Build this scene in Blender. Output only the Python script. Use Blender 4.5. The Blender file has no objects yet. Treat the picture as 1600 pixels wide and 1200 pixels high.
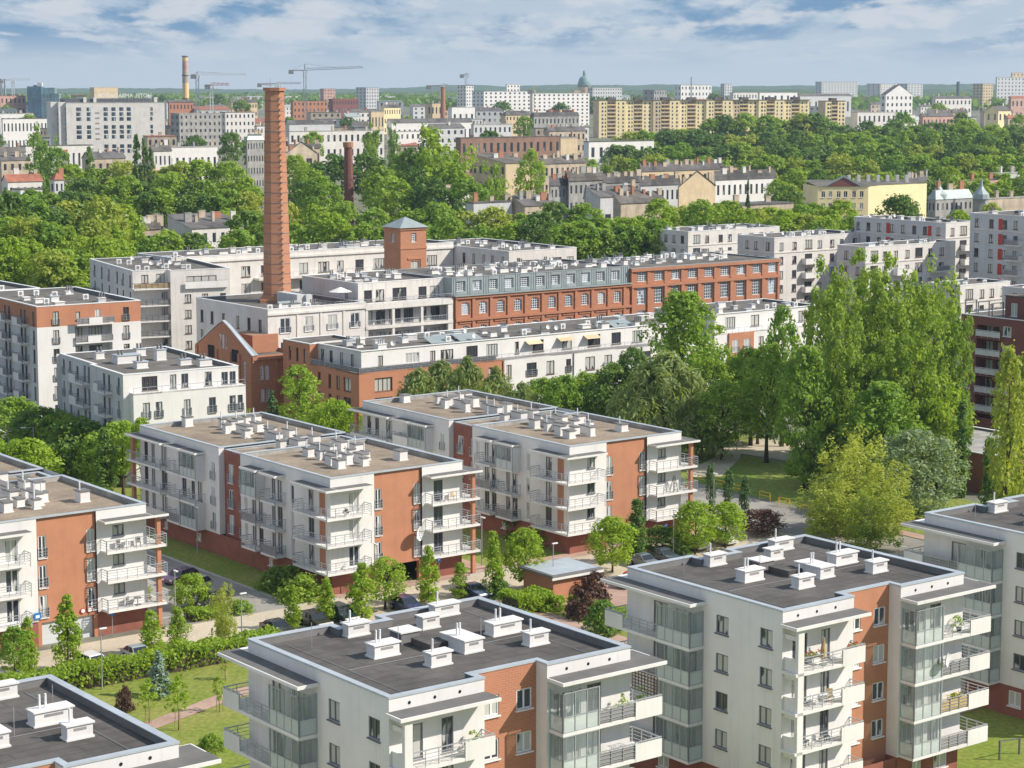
import bpy, math, random
from math import sin, cos, pi, radians, sqrt, atan2
rnd = random.Random(11)
SC = bpy.context.scene
COL = SC.collection
# ------------------------------------------------------------------ camera model and street grid
F, YC, HZ, H = 3237.0, 535.0, 135.0, 52.5
PP = YC - HZ
TH = math.atan(PP / F)
ct, st = cos(TH), sin(TH)
D2 = atan2(4290, math.hypot(F, PP))
U = (sin(D2), cos(D2))
V = (-U[1], U[0])
GRID = atan2(U[1], U[0])

def ray(x, y):
    u = (x - 800) / F; v = (YC - y) / F
    return (u, ct + v * st, -st + v * ct)

def at(x, y, z=0.0):
    r = ray(x, y); t = (z - H) / r[2]
    return (r[0] * t, r[1] * t)

def atY(x, y, Y):
    r = ray(x, y); t = Y / r[1]
    return (r[0] * t, H + r[2] * t)

def w(a, b):
    return (a * U[0] + b * V[0], a * U[1] + b * V[1])

def terr(Y):
    pts = ((0, 0), (480, 0), (650, 5), (1000, 10), (1400, 15), (2000, 18), (4000, 21), (20000, 24))
    for (y0, z0), (y1, z1) in zip(pts, pts[1:]):
        if Y <= y1:
            return z0 + (z1 - z0) * max(0, (Y - y0)) / (y1 - y0)
    return 24.0

# ------------------------------------------------------------------ object helpers
def link(name, data, parent=None, loc=(0, 0, 0), rz=0.0, scale=None):
    o = bpy.data.objects.new(name, data)
    COL.objects.link(o)
    if parent: o.parent = parent
    o.location = loc
    o.rotation_euler = (0, 0, rz)
    if scale: o.scale = scale
    return o

def tag(o, label, cat, group=None, kind=None):
    if label: o['label'] = label
    if cat: o['category'] = cat
    if group: o['group'] = group
    if kind: o['kind'] = kind
    return o

def thing(name, label, cat, loc=(0, 0, 0), rz=0.0, group=None):
    return tag(link(name, None, None, loc, rz), label, cat, group)

class MB:
    def __init__(s):
        s.v = []; s.f = []; s.m = []
    def quad(s, a, b, c, d, m=0):
        n = len(s.v); s.v += [a, b, c, d]; s.f.append((n, n + 1, n + 2, n + 3)); s.m.append(m)
    def poly(s, pts, m=0):
        n = len(s.v); s.v += list(pts); s.f.append(tuple(range(n, n + len(pts)))); s.m.append(m)
    def box(s, x0, y0, z0, x1, y1, z1, m=0):
        n = len(s.v)
        s.v += [(x0, y0, z0), (x1, y0, z0), (x1, y1, z0), (x0, y1, z0), (x0, y0, z1), (x1, y0, z1), (x1, y1, z1), (x0, y1, z1)]
        s.f += [(n, n + 3, n + 2, n + 1), (n + 4, n + 5, n + 6, n + 7), (n, n + 1, n + 5, n + 4), (n + 1, n + 2, n + 6, n + 5), (n + 2, n + 3, n + 7, n + 6), (n + 3, n, n + 4, n + 7)]
        s.m += [m] * 6
    def bar(s, p, q, t, m=0, h=None):
        # straight bar between two points, square section t (height h)
        h = h or t
        dx, dy, dz = q[0] - p[0], q[1] - p[1], q[2] - p[2]
        L = sqrt(dx * dx + dy * dy + dz * dz) or 1
        d = (dx / L, dy / L, dz / L)
        if abs(d[2]) > .95: a = (1, 0, 0)
        else:
            k = math.hypot(d[0], d[1]); a = (-d[1] / k, d[0] / k, 0)
        b = (d[1] * a[2] - d[2] * a[1], d[2] * a[0] - d[0] * a[2], d[0] * a[1] - d[1] * a[0])
        n = len(s.v)
        for c in (p, q):
            for i, j in ((-1, -1), (1, -1), (1, 1), (-1, 1)):
                s.v.append(tuple(c[k] + a[k] * i * t / 2 + b[k] * j * h / 2 for k in range(3)))
        s.f += [(n, n + 1, n + 2, n + 3), (n + 7, n + 6, n + 5, n + 4)] + [(n + i, n + 4 + i, n + 4 + (i + 1) % 4, n + (i + 1) % 4) for i in range(4)]
        s.m += [m] * 6
    def tube(s, pts, rads, seg=8, m=0, cap=True):
        n0 = len(s.v)
        for i, p in enumerate(pts):
            q0 = pts[max(0, i - 1)]; q1 = pts[min(len(pts) - 1, i + 1)]
            d = [q1[k] - q0[k] for k in range(3)]
            L = sqrt(sum(x * x for x in d)) or 1; d = [x / L for x in d]
            a = (1, 0, 0) if abs(d[2]) > .9 else (-d[1], d[0], 0)
            k = sum(a[i2] * d[i2] for i2 in range(3)); a = [a[i2] - k * d[i2] for i2 in range(3)]
            L = sqrt(sum(x * x for x in a)); a = [x / L for x in a]
            b = (d[1] * a[2] - d[2] * a[1], d[2] * a[0] - d[0] * a[2], d[0] * a[1] - d[1] * a[0])
            for j in range(seg):
                t = 2 * pi * (j + .5) / seg
                s.v.append(tuple(p[k] + rads[i] * (cos(t) * a[k] + sin(t) * b[k]) for k in range(3)))
        for i in range(len(pts) - 1):
            for j in range(seg):
                s.f.append((n0 + i * seg + j, n0 + i * seg + (j + 1) % seg, n0 + (i + 1) * seg + (j + 1) % seg, n0 + (i + 1) * seg + j)); s.m.append(m)
        if cap:
            e = n0 + (len(pts) - 1) * seg
            s.f.append(tuple(range(e, e + seg))); s.m.append(m)
            s.f.append(tuple(reversed(range(n0, n0 + seg)))); s.m.append(m)
    def mesh(s, name, mats, smooth=False):
        me = bpy.data.meshes.new(name)
        me.from_pydata(s.v, [], s.f)
        for x in (mats if isinstance(mats, (list, tuple)) else [mats]): me.materials.append(x)
        me.polygons.foreach_set('material_index', s.m)
        if smooth: me.polygons.foreach_set('use_smooth', [True] * len(s.f))
        me.update()
        return me
    def build(s, name, mats, parent=None, loc=(0, 0, 0), rz=0.0, smooth=False):
        return link(name, s.mesh(name, mats, smooth), parent, loc, rz)

# ------------------------------------------------------------------ materials
def lin(c):
    return tuple(((x / 255 / 12.92) if x / 255 <= .04045 else ((x / 255 + .055) / 1.055) ** 2.4) for x in c)

MATS = {}
def mat(name, col, rough=.85, var=.12, scale=.35, metal=0.0, spec=.3, col2=None, fine=0.0, fscale=6.0, streak=0.0, bump=0.0):
    m = bpy.data.materials.new(name); m.use_nodes = True
    nt = m.node_tree; N = nt.nodes; Lk = nt.links
    bs = N['Principled BSDF']
    bs.inputs['Roughness'].default_value = rough
    bs.inputs['Metallic'].default_value = metal
    bs.inputs['Specular IOR Level'].default_value = spec
    tc = N.new('ShaderNodeTexCoord')
    nz = N.new('ShaderNodeTexNoise'); nz.inputs['Scale'].default_value = scale; nz.inputs['Detail'].default_value = 6
    nz.inputs['Roughness'].default_value = .65
    Lk.new(tc.outputs['Object'], nz.inputs['Vector'])
    mx = N.new('ShaderNodeMix'); mx.data_type = 'RGBA'
    c2 = col2 or tuple(max(0, x * (1 - var * 2)) for x in col)
    c1 = col if col2 else tuple(min(1, x * (1 + var * .6)) for x in col)
    mx.inputs['A'].default_value = (*c1, 1); mx.inputs['B'].default_value = (*c2, 1)
    mr = N.new('ShaderNodeMapRange'); mr.inputs['From Min'].default_value = .35; mr.inputs['From Max'].default_value = .7
    Lk.new(nz.outputs['Fac'], mr.inputs['Value']); Lk.new(mr.outputs['Result'], mx.inputs['Factor'])
    out = mx.outputs['Result']
    def mul(fac_out, lo, hi, f0=.3, f1=.7):
        nonlocal out
        r = N.new('ShaderNodeMapRange'); r.inputs['From Min'].default_value = f0; r.inputs['From Max'].default_value = f1
        r.inputs['To Min'].default_value = lo; r.inputs['To Max'].default_value = hi
        Lk.new(fac_out, r.inputs['Value'])
        k = N.new('ShaderNodeMix'); k.data_type = 'RGBA'; k.blend_type = 'MULTIPLY'; k.inputs['Factor'].default_value = 1
        Lk.new(out, k.inputs['A']); Lk.new(r.outputs['Result'], k.inputs['B']); out = k.outputs['Result']
    if fine:
        n2 = N.new('ShaderNodeTexNoise'); n2.inputs['Scale'].default_value = fscale; n2.inputs['Detail'].default_value = 4
        Lk.new(tc.outputs['Object'], n2.inputs['Vector']); mul(n2.outputs['Fac'], 1 - fine, 1 + fine)
    if streak:   # rain streaks: noise stretched downwards
        mp = N.new('ShaderNodeMapping'); mp.inputs['Scale'].default_value = (1.6, 1.6, .09)
        Lk.new(tc.outputs['Object'], mp.inputs['Vector'])
        n3 = N.new('ShaderNodeTexNoise'); n3.inputs['Scale'].default_value = 1.4; n3.inputs['Detail'].default_value = 5
        Lk.new(mp.outputs['Vector'], n3.inputs['Vector']); mul(n3.outputs['Fac'], 1.0, 1 - streak, .52, .75)
    Lk.new(out, bs.inputs['Base Color'])
    if bump:
        bp = N.new('ShaderNodeBump'); bp.inputs['Strength'].default_value = bump; bp.inputs['Distance'].default_value = .08
        n4 = N.new('ShaderNodeTexNoise'); n4.inputs['Scale'].default_value = fscale; n4.inputs['Detail'].default_value = 3
        Lk.new(tc.outputs['Object'], n4.inputs['Vector']); Lk.new(n4.outputs['Fac'], bp.inputs['Height']); Lk.new(bp.outputs['Normal'], bs.inputs['Normal'])
    MATS[name] = m
    return m

def felt(m, w_=1.05, l_=7.5, dark=.72, stain=.35):
    # roofing felt laid in strips with overlapping seams, patched and stained where water stands
    nt = m.node_tree; N = nt.nodes; Lk = nt.links; bs = N['Principled BSDF']; src = bs.inputs['Base Color'].links[0].from_socket
    tc = N.new('ShaderNodeTexCoord'); bk = N.new('ShaderNodeTexBrick'); bk.inputs['Scale'].default_value = 1; bk.inputs['Brick Width'].default_value = l_; bk.inputs['Row Height'].default_value = w_; bk.inputs['Mortar Size'].default_value = .035
    bk.inputs['Color1'].default_value = (1, 1, 1, 1); bk.inputs['Color2'].default_value = (.90, .90, .90, 1); bk.inputs['Mortar'].default_value = (dark, dark, dark, 1)
    Lk.new(tc.outputs['Object'], bk.inputs['Vector'])
    a = N.new('ShaderNodeMix'); a.data_type = 'RGBA'; a.blend_type = 'MULTIPLY'; a.inputs['Factor'].default_value = 1; Lk.new(src, a.inputs['A']); Lk.new(bk.outputs['Color'], a.inputs['B'])
    nz = N.new('ShaderNodeTexNoise'); nz.inputs['Scale'].default_value = .13; nz.inputs['Detail'].default_value = 5; nz.inputs['Distortion'].default_value = .6; Lk.new(tc.outputs['Object'], nz.inputs['Vector'])
    r = N.new('ShaderNodeMapRange'); r.inputs['From Min'].default_value = .56; r.inputs['From Max'].default_value = .60; r.inputs['To Min'].default_value = 1; r.inputs['To Max'].default_value = 1 - stain; Lk.new(nz.outputs['Fac'], r.inputs['Value'])
    b = N.new('ShaderNodeMix'); b.data_type = 'RGBA'; b.blend_type = 'MULTIPLY'; b.inputs['Factor'].default_value = 1; Lk.new(a.outputs['Result'], b.inputs['A']); Lk.new(r.outputs['Result'], b.inputs['B']); Lk.new(b.outputs['Result'], bs.inputs['Base Color'])

def brick(name, col, col2, mortar, sw=.5, sh=.16, ms=.03):
    m = mat(name, col, rough=.9, var=.1, scale=.5)
    nt = m.node_tree; N = nt.nodes; Lk = nt.links; bs = N['Principled BSDF']
    src = bs.inputs['Base Color'].links[0].from_socket
    tc = N.new('ShaderNodeTexCoord'); sx = N.new('ShaderNodeSeparateXYZ'); Lk.new(tc.outputs['Object'], sx.inputs[0])
    ad = N.new('ShaderNodeMath'); ad.operation = 'ADD'; Lk.new(sx.outputs[0], ad.inputs[0]); Lk.new(sx.outputs[1], ad.inputs[1])
    cb = N.new('ShaderNodeCombineXYZ'); Lk.new(ad.outputs[0], cb.inputs[0]); Lk.new(sx.outputs[2], cb.inputs[1])
    bk = N.new('ShaderNodeTexBrick'); bk.inputs['Scale'].default_value = 1; bk.inputs['Brick Width'].default_value = sw; bk.inputs['Row Height'].default_value = sh
    bk.inputs['Mortar Size'].default_value = ms; bk.inputs['Mortar'].default_value = (*mortar, 1); bk.inputs['Color2'].default_value = (*col2, 1)
    Lk.new(cb.outputs[0], bk.inputs['Vector']); Lk.new(src, bk.inputs['Color1']); Lk.new(bk.outputs['Color'], bs.inputs['Base Color'])
    return m

def pane_mat(name, dark, pale, thr=.62):
    # window glass: glossy over a dark room, some with pale curtains or blinds behind
    m = bpy.data.materials.new(name); m.use_nodes = True
    nt = m.node_tree; N = nt.nodes; Lk = nt.links; bs = N['Principled BSDF']
    bs.inputs['Roughness'].default_value = .06; bs.inputs['Specular IOR Level'].default_value = .8
    oi = N.new('ShaderNodeObjectInfo'); tc = N.new('ShaderNodeTexCoord')
    ad = N.new('ShaderNodeVectorMath'); ad.operation = 'ADD'
    cb = N.new('ShaderNodeCombineXYZ'); mu = N.new('ShaderNodeMath'); mu.operation = 'MULTIPLY'; mu.inputs[1].default_value = 37
    Lk.new(oi.outputs['Random'], mu.inputs[0]); Lk.new(mu.outputs[0], cb.inputs[0]); Lk.new(mu.outputs[0], cb.inputs[2])
    mp = N.new('ShaderNodeMapping'); mp.inputs['Scale'].default_value = (1.1, 1.1, .35)
    Lk.new(tc.outputs['Object'], ad.inputs[0]); Lk.new(cb.outputs[0], ad.inputs[1]); Lk.new(ad.outputs[0], mp.inputs['Vector'])
    nz = N.new('ShaderNodeTexNoise'); nz.inputs['Scale'].default_value = 1.0; nz.inputs['Detail'].default_value = 1
    Lk.new(mp.outputs[0], nz.inputs['Vector'])
    sm = N.new('ShaderNodeMath'); sm.operation = 'MULTIPLY_ADD'; sm.inputs[1].default_value = .55
    Lk.new(oi.outputs['Random'], sm.inputs[0]); Lk.new(nz.outputs['Fac'], sm.inputs[2])
    gt = N.new('ShaderNodeMapRange'); gt.inputs['From Min'].default_value = thr + .18; gt.inputs['From Max'].default_value = thr + .22
    Lk.new(sm.outputs[0], gt.inputs['Value'])
    mx = N.new('ShaderNodeMix'); mx.data_type = 'RGBA'; mx.inputs['A'].default_value = (*dark, 1); mx.inputs['B'].default_value = (*pale, 1)
    Lk.new(gt.outputs['Result'], mx.inputs['Factor']); Lk.new(mx.outputs['Result'], bs.inputs['Base Color'])
    return m

def clear_glass(name, tint, alpha, rough=.05):
    m = bpy.data.materials.new(name); m.use_nodes = True
    nt = m.node_tree; N = nt.nodes; Lk = nt.links; bs = N['Principled BSDF']
    bs.inputs['Base Color'].default_value = (*tint, 1); bs.inputs['Roughness'].default_value = rough
    bs.inputs['Specular IOR Level'].default_value = .7
    tr = N.new('ShaderNodeBsdfTransparent'); tr.inputs['Color'].default_value = (.90, .94, .93, 1)
    ms = N.new('ShaderNodeMixShader'); ms.inputs[0].default_value = alpha
    Lk.new(tr.outputs[0], ms.inputs[1]); Lk.new(bs.outputs[0], ms.inputs[2]); Lk.new(ms.outputs[0], N['Material Output'].inputs['Surface'])
    return m

M = {}
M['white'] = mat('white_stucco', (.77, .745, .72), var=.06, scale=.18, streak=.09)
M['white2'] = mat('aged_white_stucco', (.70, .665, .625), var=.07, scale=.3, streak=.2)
M['grey_w'] = mat('grey_and_shaded_white_stucco', (.58, .58, .58), var=.07, scale=.3, streak=.18)  # pale grey houses; also shade painted into the left walls of white blocks
M['cream'] = mat('cream_stucco', (.66, .52, .34), var=.1, scale=.3, streak=.18)
M['ochre'] = mat('ochre_stucco', (.80, .57, .27), var=.1, scale=.3)
M['yellow'] = mat('yellow_stucco', (.92, .76, .44), var=.06, scale=.2)
M['tan'] = mat('weathered_tan_plaster', (.50, .41, .31), var=.2, scale=.3, streak=.35)
M['beige'] = mat('dirty_beige_plaster', (.56, .46, .35), var=.2, scale=.2, streak=.4)
M['grey'] = mat('sooty_grey_plaster', (.38, .37, .35), var=.2, scale=.3, streak=.35)
M['brown'] = mat('brown_brick_cladding', (.30, .18, .13), var=.15, scale=.3)
M['pink'] = mat('faded_pink_plaster', (.58, .36, .29), var=.15, scale=.3, streak=.2)
M['orange'] = mat('orange_render', (.50, .225, .13), var=.07, scale=.4, streak=.08)
M['plinth'] = mat('dark_red_plinth', (.30, .115, .085), var=.12, scale=.6)
M['obrick'] = brick('orange_brick', (.52, .20, .105), (.45, .165, .09), (.44, .24, .16))
M['fbrick'] = brick('factory_brick', (.52, .20, .10), (.42, .15, .08), (.36, .22, .15), .6, .2, .035)
M['dbrick'] = brick('dark_red_brick', (.27, .085, .07), (.22, .07, .06), (.2, .1, .08), .5, .16, .03)
M['cbrick'] = brick('chimney_brick', (.55, .225, .115), (.46, .18, .095), (.4, .26, .18), .7, .26, .04)
M['roofg'] = mat('dark_bitumen_roof', (.125, .115, .108), rough=.95, var=.16, scale=.22, fine=.14, fscale=1.1, streak=0)
M['roofm'] = mat('mid_grey_bitumen', (.17, .155, .14), rough=.95, var=.22, scale=.15, fine=.12, fscale=2)
M['rooft'] = mat('tan_gravel_roof', (.33, .26, .195), rough=.95, var=.15, scale=.25, fine=.18, fscale=4)
M['roofd'] = mat('old_tar_roof', (.15, .14, .14), rough=.9, var=.25, scale=.12, fine=.1, fscale=.8)
M['roofr'] = mat('red_tile_roof', (.36, .14, .09), rough=.85, var=.2, scale=.3)
felt(M['roofg'], 1.05, 7.5, .62, .26); felt(M['roofm'], 1.1, 6, .7, .25); felt(M['rooft'], 1.1, 8, .86, .14); felt(M['roofd'], 1.0, 5, .8, .25)
M['coping'] = mat('light_zinc_coping', (.50, .545, .59), rough=.5, var=.08, scale=.6, metal=.25)
M['zinc'] = mat('seamed_zinc_cladding', (.33, .38, .385), rough=.5, var=.08, scale=.5, metal=.2)
M['parapet'] = mat('dark_parapet_felt', (.20, .195, .195), rough=.95)
M['canopyd'] = mat('dark_canopy_felt', (.16, .155, .15), rough=.95, var=.1, scale=.6)
M['rail'] = mat('galvanised_rail', (.44, .46, .49), rough=.4, var=.03, metal=.3)
M['raild'] = mat('dark_steel_rail', (.12, .125, .14), rough=.5, var=.03)
M['frame_w'] = mat('white_window_frame', (.78, .78, .78), rough=.5, var=.02)
M['frame_g'] = mat('grey_window_frame', (.16, .165, .18), rough=.5, var=.02)
M['frame_b'] = mat('brown_window_frame', (.10, .06, .045), rough=.6, var=.03)
M['bars'] = mat('cladding_bars', (.30, .31, .33), rough=.45)
M['pane'] = pane_mat('window_pane', (.045, .055, .07), (.5, .5, .47), .5)
M['pane_d'] = pane_mat('dark_window_pane', (.035, .042, .055), (.33, .33, .34), .85)
M['pane_b'] = pane_mat('blue_window_pane', (.05, .09, .13), (.42, .5, .58), .72)
M['glass'] = clear_glass('loggia_glass', (.40, .43, .45), .24)
M['frost'] = clear_glass('frosted_glass_panel', (.66, .715, .70), .66, .3)
M['tglass'] = clear_glass('tinted_rail_glass', (.28, .42, .42), .55, .1)
M['door'] = mat('garage_door_metal', (.62, .65, .66), rough=.5, var=.05)
M['dark'] = mat('dark_opening', (.02, .02, .022), rough=.9)
M['wood'] = mat('bamboo_screen', (.55, .40, .20), rough=.8, var=.15, scale=2)
M['panelg'] = mat('grey_rail_panel', (.30, .29, .29), rough=.7)
M['asphalt'] = mat('grey_asphalt', (.33, .305, .275), rough=.95, var=.2, scale=.1, fine=.08, fscale=2)
M['paving'] = mat('ochre_block_paving', (.55, .47, .36), rough=.95, var=.12, scale=.12, fine=.1, fscale=3)
M['pinkpath'] = mat('pink_block_paving', (.46, .31, .245), rough=.95, var=.12, scale=.2, fine=.12, fscale=3)
M['kerb'] = mat('concrete_kerb', (.45, .44, .42), rough=.9, var=.1)
M['mark'] = mat('white_road_paint', (.75, .75, .73), rough=.8, var=.1, scale=2)
M['lawn'] = mat('mown_lawn', (.165, .225, .028), rough=.95, col2=(.27, .26, .07), scale=.12, fine=.25, fscale=2.2, bump=.6)
M['meadow'] = mat('rough_meadow_grass', (.14, .22, .026), rough=.95, col2=(.27, .28, .07), scale=.09, fine=.3, fscale=1.5, bump=.8)
M['bark'] = mat('tree_bark', (.10, .075, .055), rough=.95, var=.25, scale=2)
M['birchbark'] = mat('birch_bark', (.50, .47, .42), rough=.9, var=.4, scale=3)
M['steel'] = mat('grey_steel', (.42, .44, .46), rough=.45, metal=.4)
M['concrete'] = mat('weathered_concrete', (.40, .385, .36), rough=.9, var=.2, scale=.4, streak=.2)
M['yellowp'] = mat('yellow_barrier_paint', (.72, .42, .03), rough=.5)
M['bluesign'] = mat('blue_sign_face', (.02, .19, .55), rough=.4, var=.02)
M['whitep'] = mat('white_paint', (.80, .80, .80), rough=.4, var=.02)
M['redp'] = mat('red_paint', (.5, .05, .03), rough=.5)
M['rubber'] = mat('black_rubber', (.02, .02, .02), rough=.8)
M['cwin'] = mat('car_glass', (.02, .025, .03), rough=.05, spec=.8, var=0)
M['lampw'] = mat('lamp_lens', (.8, .8, .75), rough=.2, var=0)
M['tail'] = mat('red_lens', (.4, .01, .01), rough=.2, var=0)
M['copper'] = mat('green_copper', (.22, .33, .33), rough=.6, var=.15, scale=.2)
M['blueglass'] = mat('blue_curtain_glass', (.10, .24, .36), rough=.15, var=.35, scale=.12, spec=.8)
M['tealglass'] = mat('teal_curtain_glass', (.20, .32, .34), rough=.15, var=.3, scale=.1, spec=.8)
M['hill'] = mat('wooded_hill', (.045, .085, .03), rough=1, col2=(.075, .12, .035), scale=.012, fine=.35, fscale=.03)
M['ground'] = mat('city_ground', (.13, .14, .075), rough=1, col2=(.24, .225, .20), scale=.02, fine=.2, fscale=.3)

# ------------------------------------------------------------------ building kit (local frame: x along U, y along V; camera sees -y and -x faces)
WIN = {}
def win_meshes(wd, h, style):
    k = (round(wd, 2), round(h, 2), style)
    if k in WIN: return WIN[k]
    fm = MB(); pm = MB(); t = .09; d = .07
    fmat = M['frame_w'] if style in ('cas', 'fac', 'arc', 'wht') else M['frame_g']
    if style == 'brn': fmat = M['frame_b']
    if style == 'arc':    # segmental arch head, white glazing bars
        n = 6; rise = h * .16
        top = [(wd * i / n, h - rise + rise * (1 - (2 * i / n - 1) ** 2)) for i in range(n + 1)]
        pm.poly([(0, .03, 0), (wd, .03, 0)] + [(x, .03, z) for x, z in reversed(top)])
        for i in range(n):
            fm.bar((top[i][0], 0, top[i][1] - .05), (top[i + 1][0], 0, top[i + 1][1] - .05), .1)
    else:
        pm.quad((0, .03, 0), (wd, .03, 0), (wd, .03, h), (0, .03, h))
        fm.box(0, -.03, h - t, wd, d, h)
    fm.box(0, -.03, 0, t, d, h * (.84 if style == 'arc' else 1)); fm.box(wd - t, -.03, 0, wd, d, h * (.84 if style == 'arc' else 1))
    fm.box(t, -.03, 0, wd - t, d, t)
    if style in ('fac', 'arc'):
        nx, nz = (4, 5) if wd > 1.6 else (3, 5)
        for i in range(1, nx): fm.box(wd * i / nx - .04, -.02, t, wd * i / nx + .04, .05, h - t - (.05 if style == 'arc' else 0))
        for i in range(1, nz): fm.box(t, -.025, h * i / nz - .035, wd - t, .045, h * i / nz + .035)
    else:
        if wd > .75: fm.box(wd / 2 - .06, -.02, t, wd / 2 + .06, .06, h - t)
        if wd > 2.1:
            fm.box(wd / 4 - .04, -.02, t, wd / 4 + .04, .06, h - t); fm.box(wd * .75 - .04, -.02, t, wd * .75 + .04, .06, h - t)
    # sill
    if style != 'bare': fm.box(-.08, -.22, -.09, wd + .08, .05, -.01)
    pm_mat = M['pane_b'] if style in ('fac', 'arc') else M['pane']
    WIN[k] = (fm.mesh('window_frame', fmat), pm.mesh('pane', pm_mat))
    return WIN[k]

def hole_wall(mb, f, u0, u1, z0, z1, holes, depth, m=0):
    us = sorted(set([u0, u1] + [x for h in holes for x in (h[0], h[2]) if u0 < x < u1]))
    zs = sorted(set([z0, z1] + [x for h in holes for x in (h[1], h[3]) if z0 < x < z1]))
    for i in range(len(us) - 1):
        for j in range(len(zs) - 1):
            cu, cz = (us[i] + us[i + 1]) / 2, (zs[j] + zs[j + 1]) / 2
            if any(h[0] < cu < h[2] and h[1] < cz < h[3] for h in holes): continue
            mb.quad(f(us[i], zs[j], 0), f(us[i + 1], zs[j], 0), f(us[i + 1], zs[j + 1], 0), f(us[i], zs[j + 1], 0), m)
    for a, b, c, d in holes:
        mb.quad(f(a, b, 0), f(a, b, depth), f(a, d, depth), f(a, d, 0), m)
        mb.quad(f(c, b, depth), f(c, b, 0), f(c, d, 0), f(c, d, depth), m)
        mb.quad(f(a, b, depth), f(a, b, 0), f(c, b, 0), f(c, b, depth), m)
        mb.quad(f(a, d, 0), f(a, d, depth), f(c, d, depth), f(c, d, 0), m)

class Bld:
    def __init__(s, name, label, cat, a, b, group=None, z=0.0, xy=None, rz=None):
        p = xy or w(a, b)
        s.root = thing(name, label, cat, (p[0], p[1], z), GRID if rz is None else rz, group)
        s.walls = {}
        s.nwin = 0
    def mb(s, part, m):
        return s.walls.setdefault((part, m), MB())
    def wall(s, face, pos, u0, u1, z0, z1, m='white', wins=(), part='wall', depth=.16, juliet=()):
        """face S: plane y=pos, u=x.  W: plane x=pos, u=y.  N/E: plain back faces.  wins: (u, z, w, h, style)"""
        mb = s.mb(part, m)
        if face == 'S': f = lambda u, z, d: (u, pos + d, z)
        elif face == 'W': f = lambda u, z, d: (pos + d, u1 + u0 - u, z)
        elif face == 'N': f = lambda u, z, d: (u1 + u0 - u, pos - d, z)
        else: f = lambda u, z, d: (pos - d, u, z)
        holes = []
        for q in wins:
            u, z, wd, h, sty = q[:5]
            if face == 'W':
                holes.append((u1 + u0 - u - wd, z, u1 + u0 - u, z + h))
            else: holes.append((u, z, u + wd, z + h))
        hole_wall(mb, f, u0, u1, z0, z1, holes, depth, 0)
        for q in wins:
            u, z, wd, h, sty = q[:5]
            fr, pn = win_meshes(wd, h, sty)
            dd = depth - .08
            if face == 'S': loc, rz = (u, pos + dd, z), 0
            else: loc, rz = (pos + dd, u + wd, z), -pi / 2
            o = link('window', fr, s.root, loc, rz); link('pane', pn, o)
            if sty == 'arc':
                mbh = mb   # fill above the arch head
                n = 6; rise = h * .16
                for i in range(n):
                    x0, x1 = wd * i / n, wd * (i + 1) / n
                    za, zb = (h - rise + rise * (1 - (2 * k / n - 1) ** 2) for k in (i, i + 1))
                    mbh.quad((u + x0, pos + .02, z + za), (u + x1, pos + .02, z + zb), (u + x1, pos + .02, z + h), (u + x0, pos + .02, z + h), 0)
            if len(q) > 5 and q[5]:      # juliet rail in front of a french window
                k = ('jul', round(wd, 2))
                if k not in WIN:
                    r = MB()
                    for zz in (.12, .38, .64, .98): r.box(-.1, -.16, zz - .02, wd + .1, -.12, zz + .02)
                    for i in range(3): r.box(-.1 + (wd + .2) * i / 2 - .02, -.155, .05, -.1 + (wd + .2) * i / 2 + .02, -.0, 1.0) if i != 1 else r.box(wd / 2 - .02, -.155, .05, wd / 2 + .02, -.125, 1.0)
                    WIN[k] = r.mesh('railing', M['rail'])
                link('railing', WIN[k], s.root, (u, pos, z), 0) if face == 'S' else link('railing', WIN[k], s.root, (pos, u + wd, z), -pi / 2)
    def box(s, part, m, *c):
        s.mb(part, m).box(*c)
    def done(s):
        for (part, m), mb in s.walls.items():
            if mb.f: mb.build(part, M[m], s.root)
    def roof(s, poly, zd, zt, m='roofg', t=.4, name='roof', inner='parapet', cop='coping', drop=.05):
        """flat roof on a rectilinear outline: deck, inner parapet, metal coping"""
        def off(d):
            r = []; n = len(poly)
            for i in range(n):
                p0, p1, p2 = poly[i - 1], poly[i], poly[(i + 1) % n]
                def nrm(a, b):
                    L = math.hypot(b[0] - a[0], b[1] - a[1]); return ((b[1] - a[1]) / L, -(b[0] - a[0]) / L)
                n1, n2 = nrm(p0, p1), nrm(p1, p2)
                k = 1 + n1[0] * n2[0] + n1[1] * n2[1]
                r.append((p1[0] + d * (n1[0] + n2[0]) / k, p1[1] + d * (n1[1] + n2[1]) / k))
            return r
        inn = off(-t); dk = MB()
        dk.poly([(x, y, zd) for x, y in inn], 0)
        n = len(poly)
        for i in range(n):
            j = (i + 1) % n
            dk.quad((*inn[j], zd), (*inn[i], zd), (*inn[i], zt), (*inn[j], zt), 1)
        d = dk.build(name, [M[m], M[inner]], s.root)
        o2, i2 = off(drop), off(-t - .04); c = MB()
        for i in range(n):
            j = (i + 1) % n
            c.quad((*o2[i], zt + .05), (*o2[j], zt + .05), (*i2[j], zt + .03), (*i2[i], zt + .03))
            c.quad((*o2[i], zt - .08), (*o2[j], zt - .08), (*o2[j], zt + .05), (*o2[i], zt + .05))
            c.quad((*i2[j], zt - .02), (*i2[i], zt - .02), (*i2[i], zt + .03), (*i2[j], zt + .03))
        c.build('coping', M[cop], s.root)
        return d

def rect(x0, y0, x1, y1):
    return [(x0, y0), (x1, y0), (x1, y1), (x0, y1)]

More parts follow.
